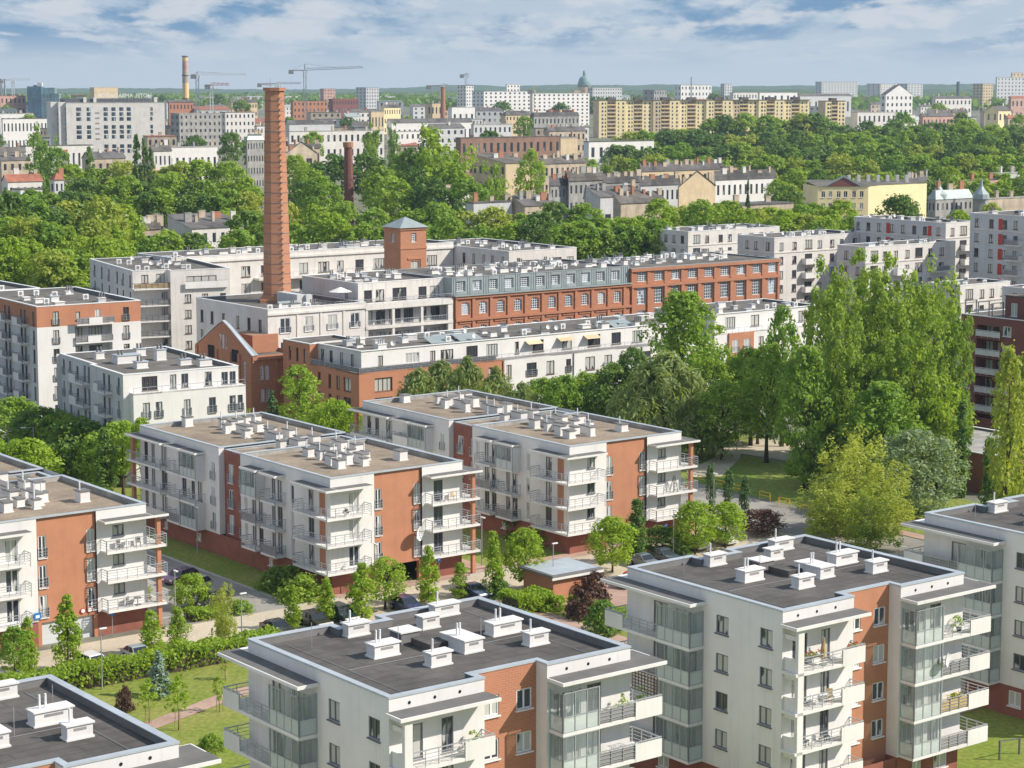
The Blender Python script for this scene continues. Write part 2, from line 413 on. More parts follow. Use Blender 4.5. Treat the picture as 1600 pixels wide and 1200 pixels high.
def rail_run(mb, p, q, z, h=1.05, step=1.1, bars=(.3, .55, .8), t=.045):
    L = math.hypot(q[0] - p[0], q[1] - p[1]); n = max(1, round(L / step))
    mb.bar((*p, z + h), (*q, z + h), t * 1.5)
    for b in bars: mb.bar((*p, z + b), (*q, z + b), t * .8)
    for i in range(n + 1):
        x, y = p[0] + (q[0] - p[0]) * i / n, p[1] + (q[1] - p[1]) * i / n
        mb.bar((x, y, z - .25), (x, y, z + h), t)

def balcony(root, slabs, z, segs, th=.22, slabmat='white', railmat='rail', back='panelg'):
    """slab (rects) at underside z; segs: (p, q, kind) with kind rail / railp / railg / railw / solid / glaze"""
    s = MB()
    for (x0, y0, x1, y1) in slabs: s.box(x0, y0, z, x1, y1, z + th)
    sl = s.build('balcony', M[slabmat], root)
    r = MB(); pan = {}; zf = z + th
    for si, (p, q, kind) in enumerate(segs):
        dx, dy = q[0] - p[0], q[1] - p[1]; L = math.hypot(dx, dy); nx, ny = -dy / L * .06, dx / L * .06
        def sheet(key, z0, z1, o=1.0, t=.04):
            mbp = pan.setdefault(key + (si,), MB()); mx, my = (p[0] + q[0]) / 2, (p[1] + q[1]) / 2
            a = (p[0] + nx * o, p[1] + ny * o, (z0 + z1) / 2); b = (q[0] + nx * o, q[1] + ny * o, (z0 + z1) / 2)
            mbp.bar(a, b, t, 0, z1 - z0)
        if kind.startswith('rail'):
            rail_run(r, p, q, zf)
            if kind == 'railp': sheet(('rail_panel', back), zf + .12, zf + .92)
            if kind == 'railg': sheet(('glass_panel', 'tglass'), zf + .08, zf + .95)
            if kind == 'railw': sheet(('rail_screen', 'wood'), zf + .12, zf + .92)
        elif kind == 'solid':
            sheet(('balcony_wall', 'white'), z, zf + .98, 0, .12)
            r.bar((*p, zf + 1.1), (*q, zf + 1.1), .07)
            for i in range(4):
                k = (i + .5) / 4; r.bar((p[0] + dx * k, p[1] + dy * k, zf + .9), (p[0] + dx * k, p[1] + dy * k, zf + 1.1), .05)
        elif kind == 'glaze':
            n = max(1, round(L / .92)); zt = z + 2.87
            for i in range(n + 1):
                x, y = p[0] + dx * i / n, p[1] + dy * i / n
                r.bar((x, y, zf), (x, y, zt), .06 if 0 < i < n else .1)
            for zz in (zf + .03, zf + 1.05, zt - .04): r.bar((*p, zz), (*q, zz), .06)
            sheet(('frosted_panel', 'frost'), zf + .06, zf + 1.02, .2, .02)
            sheet(('glass_panel', 'glass'), zf + 1.08, zt - .07, .2, .02)
    if r.f: r.build('railing', M[railmat], sl)
    for (nm, m, _), mbp in pan.items(): mbp.build(nm, M[m], sl)
    return sl

def vent_box(roof, x, y, L, D, h, z, pipes=0, cap='white', body='white', slot=True):
    b = MB(); b.box(x, y, z, x + L, y + D, z + h)
    b.box(x - .08, y - .08, z, x + L + .08, y + D + .08, z + .1)
    o = b.build('roof_vent', M[body], roof)
    c = MB(); c.box(x - .1, y - .1, z + h, x + L + .1, y + D + .1, z + h + .1); c.build('vent_cap', M[cap], o)
    if slot:
        g = MB(); g.box(x + L * .25, y - .012, z + h * .62, x + L * .75, y + .02, z + h * .82); g.build('louvre', M['panelg'], o)
    if pipes:
        p = MB()
        for i in range(pipes):
            cx = x + L * (.22 + .16 * i); p.tube([(cx, y + D / 2, z + h), (cx, y + D / 2, z + h + .95)], [.07, .07], 8)
        p.build('flue_pipe', M['whitep'], o)
    return o
# ------------------------------------------------------------------ near estate: five-storey white blocks with dark roofs
def tower_block(a0, b0, label, k_orange, seedv, screens=()):
    B = Bld('apartment_block', label, 'apartment block', a0, b0, 'white blocks with dark flat roofs')
    rv = random.Random(seedv)
    X, Y = 19.2, 16.9; xa, xb, dp = 7.2, 12.2, 1.15
    zs = [2.6 + 2.87 * k for k in range(4)]; zt = 15.75; zg = 2.6
    # ground floor in dark red
    B.wall('S', .08, .08, X - .08, 0, zg, 'plinth', [(3, .8, 1.3, 1.3, 'cas'), (14, .3, 1, 2.1, 'cas'), (16.4, .8, 1.5, 1.4, 'cas')], 'ground_floor')
    B.wall('W', .08, .08, Y - .08, 0, zg, 'plinth', [(2, .9, 1.3, 1.3, 'cas'), (6, .9, 1.3, 1.3, 'cas'), (12, .9, 1.3, 1.3, 'cas')], 'ground_floor')
    B.wall('N', Y - .08, .08, X - .08, 0, zg, 'plinth', (), 'ground_floor'); B.wall('E', X - .08, .08, Y - .08, 0, zg, 'plinth', (), 'ground_floor')
    # left gable wall
    wl = []
    for z in zs: wl += [(5.55, z + 1.55, 1.3, 1.35, 'grey'), (1.0, z + 1.55, 1.25, 1.35, 'grey'), (8.9, z + .35, 2.4, 2.2, 'wht'), (12.2, z + .3, 1.6, 2.3, 'grey')]
    B.wall('W', 0, 0, Y, zg, zt, 'white', wl)
    # front wings
    wf = []; wr = []
    for z in zs:
        wf += [(1.0, z + .3, 1.5, 2.25, 'grey'), (3.9, z + .3, .9, 2.25, 'grey')]
        wr += [(12.7, z + .4, 2.3, 2.1, 'wht'), (15.5, z + .3, 1.2, 2.3, 'grey')]
    B.wall('S', 0, 0, xa, zg, zt, 'white', wf); B.wall('S', 0, xb, X, zg, zt, 'white', wr)
    wo = []
    for z in zs: wo += [(8.0, z + 1.5, 1.2, 1.35, 'cas'), (10.6, z + 1.5, 1.25, 1.35, 'cas')]
    wo += [(8.0, .9, 1.2, 1.3, 'cas')]
    B.wall('S', dp, xa, xb, 0, zt, k_orange, wo, 'brick_recess')
    B.wall('W', xb, .0, dp, zg, zt, 'white'); B.wall('E', xa, 0, dp, zg, zt, 'white')
    B.wall('W', xb, .0, dp, 0, zg, 'plinth', (), 'ground_floor')
    # soffits over the set-in ground floor
    B.box('wall', 'white', .0, .0, zg - .12, xa, .1, zg); 
    # back and right sides
    wn = [(u, z + 1.5, 1.3, 1.35, 'cas') for z in zs for u in (3, 9, 15)]
    B.wall('E', X, 0, Y, zg, zt, 'white')
    for u0, u1 in ((0, 6.6), (10.2, X)): B.wall('N', Y, u0, u1, zg, zt, 'white')
    B.wall('N', Y - dp, 6.6, 10.2, zg, zt, k_orange, (), 'rear_recess')
    B.wall('E', 6.6, Y - dp, Y, zg, zt, 'white'); B.wall('W', 10.2, Y - dp, Y, zg, zt, 'white')
    poly = [(0, 0), (xa, 0), (xa, dp), (xb, dp), (xb, 0), (X, 0), (X, Y), (10.2, Y), (10.2, Y - dp), (6.6, Y - dp), (6.6, Y), (0, Y)]
    roof = B.roof(poly, 15.25, zt, 'roofg')
    # little round overflow outlets in the parapet band
    ov = MB()
    for x in (1.5, 3.4, 5.3, 13.8, 15.6, 17.4): ov.tube([(x, -.02, 15.2), (x, .05, 15.2)], [.11, .11], 8)
    ov.build('overflow_outlets', M['dark'], B.root)
    R_ = B.root
    for z in zs:
        # front left loggia: pier and side wall with an opening, railing, solid end
        balcony(R_, [(0, -1.4, 7.0, -.0)], z, [((.75, -1.36), (4.7, -1.36), 'rail'), ((4.7, -1.36), (7.0, -1.36), 'solid'), ((6.96, -1.36), (6.96, 0), 'rail')])
        # front right loggia: glazed part, railing, solid end round the corner
        kind = rv.choice(['railp', 'railp', 'rail', 'railw', 'railg'])
        rk = 'glaze' if rv.random() < .93 else 'rail'
        balcony(R_, [(12.4, -1.4, X, 0), (X, -1.4, 20.8, 1.6)], z,
                [((12.44, -.02), (12.44, -1.36), 'glaze'), ((12.44, -1.36), (15.4, -1.36), rk), ((15.45, -1.36), (18.5, -1.36), kind), ((18.5, -1.36), (20.8, -1.36), 'solid'),
                 ((20.76, -1.36), (20.76, 1.6), 'rail'), ((20.76, 1.56), (X, 1.56), 'rail')])
        # side loggia facing left
        kind = rv.choice(['rail', 'rail', 'railp'])
        balcony(R_, [(-1.4, 8.2, 0, Y), (-1.4, Y, 1.6, 17.9)], z,
                [((-1.36, 17.9), (-1.36, 15.8), 'solid'), ((-1.36, 15.8), (-1.36, 11.95), kind), ((-1.36, 11.9), (-1.36, 8.24), 'glaze'), ((-1.36, 8.24), (-.02, 8.24), 'glaze'),
                 ((1.6, 17.86), (-1.36, 17.86), 'rail')])
    # pier of the front left loggia
    p = MB(); p.box(.2, -1.4, 0, .78, -1.1, 14.6)
    for z in zs:
        p.box(.2, -1.1, z + .22, .42, 0, z + 1.2); p.box(.2, -1.1, z + 2.55, .42, 0, z + 2.87)
    p.build('loggia_pier', M['white'], R_)
    for c in ((-.25, -1.65, 7.3, 0), (12.2, -1.65, 21.0, 0), (-1.65, 7.9, 0, 18.2)):
        cb = MB(); cb.box(*c[:2], 14.62, *c[2:], 14.84); 
        cb.quad((c[0] + .12, c[1] + .12, 14.845), (c[2] - .0, c[1] + .12, 14.845), (c[2], c[3], 14.86), (c[0] + .12, c[3], 14.86), 1)
        if c[2] == 21.0: cb.box(X, 0, 14.62, 21.0, 1.9, 14.84); cb.quad((X, 0, 14.845), (20.9, 0, 14.845), (20.9, 1.8, 14.845), (X, 1.8, 14.845), 1)
        if c[0] == -1.65: cb.box(0, Y, 14.62, 1.9, 18.2, 14.84)
        cb.build('canopy', [M['white'], M['canopyd']], R_)
    # roof equipment
    for x, y, L, D, n in ((6.5, 14.6, 1.7, .8, 1), (5.0, 9.1, 1.95, 1.0, 2), (14.2, 15.3, 2.1, .8, 1), (11.7, 13.2, 1.4, .8, 0), (10.4, 6.5, 1.5, 2.7, 2), (6.8, 5.2, 1.6, .8, 1), (14.5, 8.8, 2.4, 1.0, 2), (14.9, 5.3, 1.6, .8, 1)):
        vent_box(roof, x, y, L, D, .85, 15.25, n)
    vent_box(roof, 8.4, 11.0, 1.5, 1.4, .75, 15.25, 0, 'white', 'parapet', False)
    s = MB(); s.box(8.9, 8.4, 15, 10.5, 10.6, 15.75); s.build('lift_overrun', M['roofg'], roof)
    s = MB()
    for x, y in ((7.6, 10.2), (3.2, 14.0), (12.9, 8.1), (16.6, 10.9)): s.bar((x, y, 15), (x, y, 17.0), .03)
    s.build('lightning_rods', M['steel'], roof)
    s = MB()
    for x, y, x2, y2 in ((2.2, 1, 2.2, 15.8), (2.2, 7.9, 17, 7.9), (17, 1, 17, 15.8)): s.bar((x, y, 15.3), (x2, y2, 15.3), .025)
    s.build('lightning_cable', M['steel'], roof)
    B.done()
    return B

def furnish(root, spots, seed):
    pass

TB = [tower_block(34.4, 101.6, 'white block at the lower left, only its dark roof corner and vents showing', 'orange', 3),
      tower_block(67.8, 101.5, 'white block with patterned orange brick recess, in front of the hedge and lawn', 'obrick', 5),
      tower_block(101.65, 102.1, 'white block with smooth orange recess and tall stack of glazed loggias, right of centre', 'orange', 4),
      tower_block(135.5, 102.1, 'white block cut by the right edge, behind the block with the smooth orange recess', 'orange', 9)]

def bdish(parent, name, label, loc, rz, r=.55, parent_root=None):
    # satellite dish: shallow bowl, arm and feed
    b = MB(); n = 16; rings = 4
    for i in range(rings):
        r0, r1 = r * i / rings, r * (i + 1) / rings
        for j in range(n):
            t0, t1 = 2 * pi * j / n, 2 * pi * (j + 1) / n
            q = lambda rr, t: (rr * cos(t), .35 * rr * rr / r, rr * sin(t))
            b.quad(q(r0, t0), q(r0, t1), q(r1, t1), q(r1, t0))
    for v in range(len(b.v)): b.v[v] = (b.v[v][0], -b.v[v][1], b.v[v][2])
    o = b.build(name, M['whitep'], parent, loc, rz, True)
    a = MB(); a.bar((0, 0, -r * .9), (0, -.55 * r * 2, -.1), .03); a.box(-.05, -1.2 * r, -.15, .05, -1.0 * r, -.02); a.bar((0, .02, 0), (0, .3, -.1), .06)
    a.build('feed_arm', M['steel'], o)
    return o
bdish(TB[2].root, 'satellite_dish', None, (15.3, -1.75, 10.0), .5)

# ------------------------------------------------------------------ four-storey blocks with tan roofs
def long_block(a0, b0, label, garage, seedv, top_glaze):
    B = Bld('apartment_block', label, 'apartment block', a0, b0, 'orange and white blocks with tan flat roofs')
    rv = random.Random(seedv); X, Y = 16.8, 42.4
    zs = [2.45 + 2.87 * k for k in range(3)]; zt = 12.4; zg = 2.45
    xa, xb, dp = 5.4, 11.5, .25; ya, yb, dq = 18.5, 23.3, .7
    # ground floor
    g = [(6.2, .05, 5.0, 2.15, 'bare')] if garage is None else []
    B.wall('S', .15, 0.1, xa, 0, zg, 'plinth', (), 'ground_floor'); B.wall('S', .15, xb, X, 0, zg, 'plinth', (), 'ground_floor')
    B.wall('S', dp, xa, xb, 2.2, zt, 'orange', [(x, z + .25, .8, 2.15, 'cas', 1) for z in zs for x in (5.65, 10.6)], 'orange_wall')
    mbg = B.mb('orange_wall', 'orange'); mbg.box(xa, .15, 0, xa + .35, .6, 2.2); mbg.box(xb - .35, .15, 0, xb, .6, 2.2)
    gd = MB()
    if garage == 'door':
        for i in range(2):
            x0 = xa + .35 + i * 2.75; gd.box(x0 + .05, .5, 0, x0 + 2.6, .6, 2.2)
            for k in range(1, 4): gd.box(x0 + .05, .485, k * .55 - .02, x0 + 2.6, .5, k * .55 + .02)
        gd.build('garage_door', M['door'], B.root)
    else:
        gd.box(xa + .35, 3.0, 0, xb - .35, 3.1, 2.2); gd.build('garage_opening', M['dark'], B.root)
    B.wall('W', .15, .1, Y - .1, 0, zg, 'plinth', [(u, .9, .9, .8, 'cas') for u in (8, 12, 28, 36)], 'ground_floor')
    B.wall('N', Y - .15, .1, X, 0, zg, 'plinth', (), 'ground_floor'); B.wall('E', X - .15, .1, Y, 0, zg, 'plinth', (), 'ground_floor')
    # front
    wl = []; wr = []
    for z in zs:
        wl += [(2.2, z + .28, 1.3, 2.2, 'wht')] if seedv != 2 else [(2.6, z + 1.4, 1.1, 1.15, 'grey')]
        wr += [(13.2, z + 1.4, 1.2, 1.1, 'grey')] if seedv != 1 else [(13.0, z + .28, 1.2, 2.2, 'grey')]
    B.wall('S', 0, 0, xa, zg, zt, 'white', wl); B.wall('S', 0, xb, X, zg, zt, 'white', wr)
    # long side facing left
    w1 = []; w2 = []; w3 = []
    for z in zs:
        w1 += [(3.2, z + .28, 1.1, 2.2, 'grey'), (7.2, z + .3, .7, 2.1, 'cas'), (9.6, z + .28, 1.0, 2.2, 'grey'), (11.0, z + .28, .8, 2.2, 'grey'), (13.7, z + .28, .9, 2.2, 'grey'), (15.1, z + .28, .9, 2.2, 'grey'), (17.0, z + .3, .7, 2.1, 'cas')]
        w2 += [(18.9, z + .3, .9, 2.1, 'cas', 1), (21.3, z + .3, 1.1, 2.1, 'cas', 1)]
        w3 += [(24.3, z + .3, .8, 2.1, 'cas', 1), (27.2, z + .28, 1.1, 2.2, 'grey'), (29.0, z + .28, .8, 2.2, 'grey'), (31.0, z + .28, 1.0, 2.2, 'grey'), (35.6, z + .28, 1.4, 2.2, 'grey'), (38.6, z + .28, .9, 2.2, 'grey'), (40.4, z + .28, .9, 2.2, 'brn')]
    B.wall('W', 0, 0, ya, zg, zt, 'white', w1); B.wall('W', dq, ya, yb, 0, zt - .3, 'plinth', w2, 'brick_recess'); B.wall('W', 0, yb, Y, zg, zt, 'white', w3)
    B.wall('N', ya, 0, dq, zg, zt, 'white'); B.wall('S', yb, 0, dq, zg, zt, 'white')
    B.box('corner_panel', 'orange', -.04, 1.0, zg, .02, 2.1, 11.2)
    B.wall('N', Y, 0, X, zg, zt, 'white'); B.wall('E', X, 0, Y, zg, zt, 'white')
    roofs = []
    for y0, y1, x0, x1, zd, ztp in ((0, ya, 0, X, 11.9, zt), (ya, yb, dq, X - .5, 11.85, zt - .3), (yb, Y, 0, X, 11.9, zt)):
        roofs.append(B.roof(rect(x0, y0, x1, y1), zd, ztp, 'rooft', .35, inner='concrete',  drop=.04 if y0 != ya else .0))
    R_ = B.root; e = -1.3
    def side_bay(y0, y1, kinds, cz=None):
        for z, k in zip(zs, kinds):
            if k == 'none': continue
            if k == 'glaze':
                sg = [((e + .04, y1), (e + .04, y0), 'glaze'), ((0, y1 - .04), (e, y1 - .04), 'glaze')]
                sl = balcony(R_, [(e, y0, 0, y1)], z, sg)
                q = MB(); q.box(e, y0, z + .22, 0, y0 + .12, z + 2.87); q.build('side_screen', M['white'], sl)
            elif k == 'solid':
                balcony(R_, [(e, y0, 0, y1)], z, [((e + .04, y1), (e + .04, y0), 'solid'), ((0, y1 - .04), (e, y1 - .04), 'solid'), ((e, y0 + .04), (0, y0 + .04), 'solid')])
            else:
                balcony(R_, [(e, y0, 0, y1)], z, [((e + .04, y1), (e + .04, y0), k), ((0, y1 - .04), (e, y1 - .04), 'rail'), ((e, y0 + .04), (0, y0 + .04), 'rail')])
    T = top_glaze
    side_bay(30.35, 33.6, ['railp', 'rail', T[0]]); side_bay(26.6, 30.3, ['glaze', 'rail', T[1]])
    side_bay(13.2, 16.3, ['rail', 'railp', T[2]]); side_bay(9.0, 12.2, ['railp', 'rail', T[3]])
    for z in zs:
        k = rv.choice(['rail', 'rail', 'railg', 'railp']) if z > 3 else 'rail'
        balcony(R_, [(e, 34.9, 0, 43.4), (0, Y, 3.5, 43.4)], z, [((e + .04, 43.36), (e + .04, 34.9), 'railp' if k == 'railg' else 'rail'), ((e, 34.94), (0, 34.94), 'rail'), ((3.5, 43.36), (e, 43.36), 'rail'), ((3.46, 42.4), (3.46, 43.4), 'rail')])
        balcony(R_, [(e, e, 0, 5.5), (0, e, 4.2, 0)], z, [((e + .04, 5.5), (e + .04, e), 'rail'), ((e, e + .04), (4.2, e + .04), 'rail'), ((0, 5.46), (e, 5.46), 'rail'), ((4.16, e), (4.16, 0), 'rail')])
        balcony(R_, [(11.9, e, X, 0), (X, e, 18.3, 3.4)], z, [((11.94, 0), (11.94, e), 'rail'), ((11.9, e + .04), (18.3, e + .04), k), ((18.26, e), (18.26, 3.4), k), ((18.3, 3.36), (X, 3.36), 'rail')])
    c = MB(); c.box(17.45, -.95, 0, 17.85, -.55, 11.2); c.build('brick_pier', M['orange'], R_)
    c = MB(); c.box(-1.0, 42.35, 0, -.6, 42.85, 11.2); c.build('brick_pier', M['orange'], R_)
    for rs in (((e - .15, e - .15, 0, 5.6), (0, e - .15, 4.4, 0)), ((11.7, e - .15, X, 0), (X, e - .15, 18.5, 3.6)), ((e - .15, 34.7, 0, Y), (e - .15, Y, 3.7, 43.6)), ((e - .1, 30.3, 0, 33.7),), ((e - .1, 26.4, 0, 30.15),), ((e - .1, 13.1, 0, 16.4),), ((e - .1, 8.9, 0, 12.3),)):
        cb = MB()
        for x0, y0, x1, y1 in rs:
            cb.box(x0, y0, 11.2, x1, y1, 11.42); cb.quad((x0 + .08, y0 + .08, 11.425), (x1, y0 + .08, 11.425), (x1, y1, 11.425), (x0 + .08, y1, 11.425), 1)
        cb.build('canopy', [M['white'], M['canopyd']], R_)
    vs = [(4.9, 6.1, .9, 1.3, 0), (5.4, 8.4, .8, 1.2, 0), (6.9, 7.6, .8, 1.0, 0), (7.9, 5.9, .7, .7, 0), (8.7, 7.2, .8, 1.8, 0), (7.3, 10.2, .9, 1.8, 0), (8.9, 10.2, .8, .9, 0), (8.2, 13.0, .9, 2.2, 0), (10.4, 11.2, 1.1, 1.1, 0), (12.9, 6.2, 1.0, 1.3, 0),
          (6.2, 11.9, .7, .7, 0), (9.9, 8.6, .7, .8, 0), (6.1, 14.2, .8, 1.2, 0), (11.4, 16.6, .9, 1.1, 0), (6.4, 20.6, .8, 1.0, 1), (9.4, 22.0, .7, .7, 1), (10.4, 29.4, .8, 1.6, 2), (6.6, 33.4, .8, .9, 2), (6.8, 29.2, .7, .8, 2), (11.2, 36.6, .7, .9, 2),
          (8.1, 15.6, 1, 1.4, 0), (10.8, 14.8, .8, 1.2, 0),
          (8.0, 19.4, 1.0, 2.0, 1), (10.6, 20.4, 1.0, 1.2, 1),
          (8.0, 24.2, .9, 1.9, 2), (8.6, 27.0, .8, .9, 2), (10.6, 25.6, .8, 1.6, 2), (8.2, 31.4, .9, 2.4, 2), (10.2, 32.2, .9, 1.8, 2), (8.4, 35.2, .7, 1.0, 2), (9.6, 35.8, .8, 1.4, 2), (8.4, 37.6, .7, .7, 2), (5.2, 40.6, 1, 1, 2), (12.8, 37.4, 1.0, 1.1, 2)]
    for x, y, L, D, k in vs:
        hh = rv.uniform(.85, 1.2) + (.5 if (x, y) == (10.4, 11.2) else 0)
        vent_box(roofs[k], x, y, L, D, hh, 11.9 if k != 1 else 11.85, 1 if rv.random() < .6 else 0, 'parapet', 'white', False)
    B.done()
    return B
LB_ = [long_block(74.4, 178.6, 'orange and white block with a pale garage door at the left edge', 'door', 3, ['glaze', 'glaze', 'glaze', 'rail']),
       long_block(112.25, 178.6, 'orange and white block in the middle, a satellite dish on its orange wall', 'open', 1, ['rail', 'glaze', 'glaze', 'rail']),
       long_block(143.9, 178.6, 'farthest orange and white block, beside the lone trees and grass mound', 'open', 2, ['solid', 'glaze', 'rail', 'glaze'])]
bdish(LB_[1].root, 'satellite_dish', None, (10.7, -.35, 5.3), .5, .8)
# ------------------------------------------------------------------ loft quarter: white lofts, brick factory, chimney, tower
def scatter_units(roof, x0, y0, x1, y1, z, n, seed, body='white'):
    r = random.Random(seed); pts = []
    for i in range(n):
        for _ in range(20):
            x, y = r.uniform(x0, x1 - 1.6), r.uniform(y0, y1 - 1.2)
            if all(abs(x - a) > 2.0 or abs(y - b) > 1.6 for a, b in pts): break
        pts.append((x, y)); k = r.random()
        if k < .62:
            o = vent_box(roof, x, y, r.uniform(.9, 1.9), r.uniform(.7, 1.2), r.uniform(.45, .9), z, 0, r.choice(['white', 'coping', 'parapet']), r.choice([body, body, 'grey_w']), False)
            if r.random() < .6:
                p = MB()
                for q in range(r.randint(1, 3)): p.tube([(x + .3 + .4 * q, y + .4, z + .4), (x + .3 + .4 * q, y + .4, z + 1.5)], [.13, .13], 7)
                p.build('vent_pipe', M['parapet' if r.random() < .7 else 'steel'], o)
        elif k < .85:    # air-conditioning unit on feet
            b = MB(); b.box(x, y, z + .15, x + .95, y + .4, z + .95); b.box(x + .1, y, z, x + .2, y + .4, z + .15); b.box(x + .75, y, z, x + .85, y + .4, z + .15)
            o = b.build('cooling_unit', M['whitep'], roof)
            f = MB(); f.tube([(x + .45, y - .02, z + .55), (x + .45, y + .02, z + .55)], [.3, .3], 10); f.build('fan_grille', M['panelg'], o)
        else:
            bdish(roof, 'satellite_dish', None, (x, y, z + .8), r.uniform(-.4, .4), .42)

def cols(u0, n, step, z, wd, h, sty, j=0, skip=()):
    return [(u0 + i * step, z, wd, h, sty, j) for i in range(n) if i not in skip]

# --- small white block beyond the car park (S)
B = Bld('apartment_block', 'small white block with grey roof and a long terrace, in front of the orange-topped block', 'apartment block', 122.2, 245, rz=GRID - radians(5))
X, Y = 16.5, 25
wf = []
for z in (9.1, 6.1, 3.1): wf += [(2.2, z, 1.0, 2.1, 'grey', 1), (4.0, z, .95, 2.1, 'grey', 1), (8.0, z, .95, 2.1, 'grey', 1), (11.6, z, 1, 2.1, 'grey', 1), (14.6, z, .9, 2.1, 'grey', 1), (15.8, z, .75, 2.1, 'grey', 1)]
B.wall('S', -1.2, .9, 17.0, 0, 12.5, 'white', wf); B.wall('S', 0, 0, .9, 0, 12.5, 'white'); B.wall('W', .9, -1.2, 0, 0, 12.5, 'white'); B.wall('E', 17.0, -1.2, 3, 0, 12.5, 'white')
B.wall('S', 0, 0, X, 12.5, 15, 'white', [(2.6, 12.6, 2.2, 1.9, 'brn'), (6.6, 12.6, .9, 1.9, 'grey'), (8.2, 12.6, 1.0, 1.9, 'grey'), (11.6, 12.6, 1.0, 1.9, 'grey'), (14, 12.6, .95, 1.7, 'grey'), (15.2, 12.6, .9, 1.7, 'grey')])
B.box('terrace', 'white', .9, -1.2, 12.3, 17.0, .1, 12.52)
w1 = []; w2 = []
for z in (12.3, 9.2, 6.1, 3.0, .4):
    w1 += [(1.2, z, .7, 2.1, 'grey', 1), (4.6, z, .8, 2.1, 'grey'), (6.4, z, .8, 2.1, 'grey')]
    w2 += [(13.6, z, .8, 2.1, 'grey'), (15.2, z, .8, 2.1, 'grey'), (18, z, .8, 1.7, 'grey'), (20.8, z, .8, 2.1, 'grey', 1), (23.4, z, .7, 2.1, 'grey', 1)]
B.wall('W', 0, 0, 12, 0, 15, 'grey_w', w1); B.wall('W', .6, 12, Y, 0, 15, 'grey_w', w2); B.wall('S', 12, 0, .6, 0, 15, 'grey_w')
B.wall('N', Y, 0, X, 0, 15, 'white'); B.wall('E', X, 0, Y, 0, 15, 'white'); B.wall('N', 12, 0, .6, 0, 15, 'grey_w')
rf = B.roof([(0, 0), (X, 0), (X, Y), (.6, Y), (.6, 12), (0, 12)], 14.5, 15, 'roofm', .35, cop='whitep')
for x, y, L, D, h in ((5, 7.5, 1.6, 1.4, .9), (4.6, 13.5, 3.4, 2.0, 1.1), (10.6, 14, 1.4, 1.2, 1.5), (11.4, 7.6, 1.6, 1, .8), (13.2, 5.2, 1.8, 1.0, .9), (10, 20, 1.4, 1, 1), (4, 20, 1.2, 1, .9)):
    o = vent_box(rf, x, y, L, D, h, 14.5, 0, 'coping', 'white', False)
    p = MB(); [p.tube([(x + .35 + .5 * q, y + .5, 14.5 + h), (x + .35 + .5 * q, y + .5, 15.3 + h)], [.16, .16], 8) for q in range(2)]; p.build('vent_pipe', M['parapet'], o)
for z in (11.9, 8.8, 5.7, 2.6):
    balcony(B.root, [(-1.1, 3.9, 0, 8.0)], z, [((-1.06, 6.4), (-1.06, 3.9), 'rail'), ((-1.06, 8), (-1.06, 6.4), 'solid'), ((-1.1, 3.94), (0, 3.94), 'rail'), ((0, 7.96), (-1.1, 7.96), 'solid')], railmat='bars')
    balcony(B.root, [(-.6, 13.2, .6, 18.9)], z, [((-.56, 16.2), (-.56, 13.2), 'rail'), ((-.56, 18.9), (-.56, 16.2), 'solid'), ((-.6, 13.24), (.6, 13.24), 'rail'), ((.6, 18.86), (-.6, 18.86), 'rail')], railmat='bars')
rr = MB(); rail_run(rr, (.95, -1.15), (16.95, -1.15), 12.5, .75, 2.0, (.3,)); rr.build('railing', M['rail'], B.root)
B.done()

# --- white block with orange top storey (LB)
B = Bld('apartment_block', 'tall white block with an orange top storey and rows of loggias, left edge', 'apartment block', 134.3, 298.2, rz=GRID - radians(3.5))
X, Y = 17.3, 27; zb = 15.4
fl = [.9 + 2.93 * k for k in range(6)]
def lbw(zs, top):
    q = []
    for z in zs: q += [(2.6, z + .1, 1.0, 2.1, 'brn', 1), (14.3, z + .1, 1.0, 2.1, 'brn', 1)]
    return q
top = [(2.6, 15.65, 1.0, 2.1, 'brn', 1), (6.4, 16.2, .7, 1.3, 'brn'), (9.6, 15.6, .9, 2.1, 'wht'), (14.3, 15.65, 1.0, 2.1, 'brn', 1)]
B.wall('S', 0, 0, X, zb, 18.7, 'orange', top, 'orange_storey')
B.wall('S', 0, 0, 6.2, 0, zb, 'white', [x for x in lbw(fl[:5], 0) if x[0] < 6]); B.wall('S', 0, 12.4, X, 0, zb, 'white', [x for x in lbw(fl[:5], 0) if x[0] > 12])
rc = []
for z in fl[:5]: rc += [(6.7, z + .1, 1.2, 2.1, 'brn'), (9.0, z + .1, 2.2, 2.1, 'brn')]
B.wall('S', 1.3, 6.2, 12.4, 0, zb, 'grey_w', rc, 'loggia_wall'); B.wall('E', 6.2, 0, 1.3, 0, zb, 'white'); B.wall('W', 12.4, 0, 1.3, 0, zb, 'white')
wl = []; wt = []
for i, z in enumerate(fl):
    q = [(1.0, z + .1, .8, 2.1, 'brn'), (4.6, z + .1, .9, 2.1, 'brn'), (6.2, z + .1, .9, 2.1, 'brn'), (11.6, z + .1, .9, 2.1, 'brn'), (13.3, z + .1, .9, 2.1, 'brn'), (17.5, z + .1, .9, 2.1, 'brn'), (19.6, z + .1, .9, 2.1, 'brn'), (24, z + .1, .9, 2.1, 'brn')]
    if i < 5: wl += q
    else: wt += q
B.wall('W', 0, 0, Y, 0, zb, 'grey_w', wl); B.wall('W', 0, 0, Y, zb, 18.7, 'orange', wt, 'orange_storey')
B.wall('N', Y, 0, X, 0, 18.7, 'white'); B.wall('E', X, 0, Y, 0, 18.7, 'white')
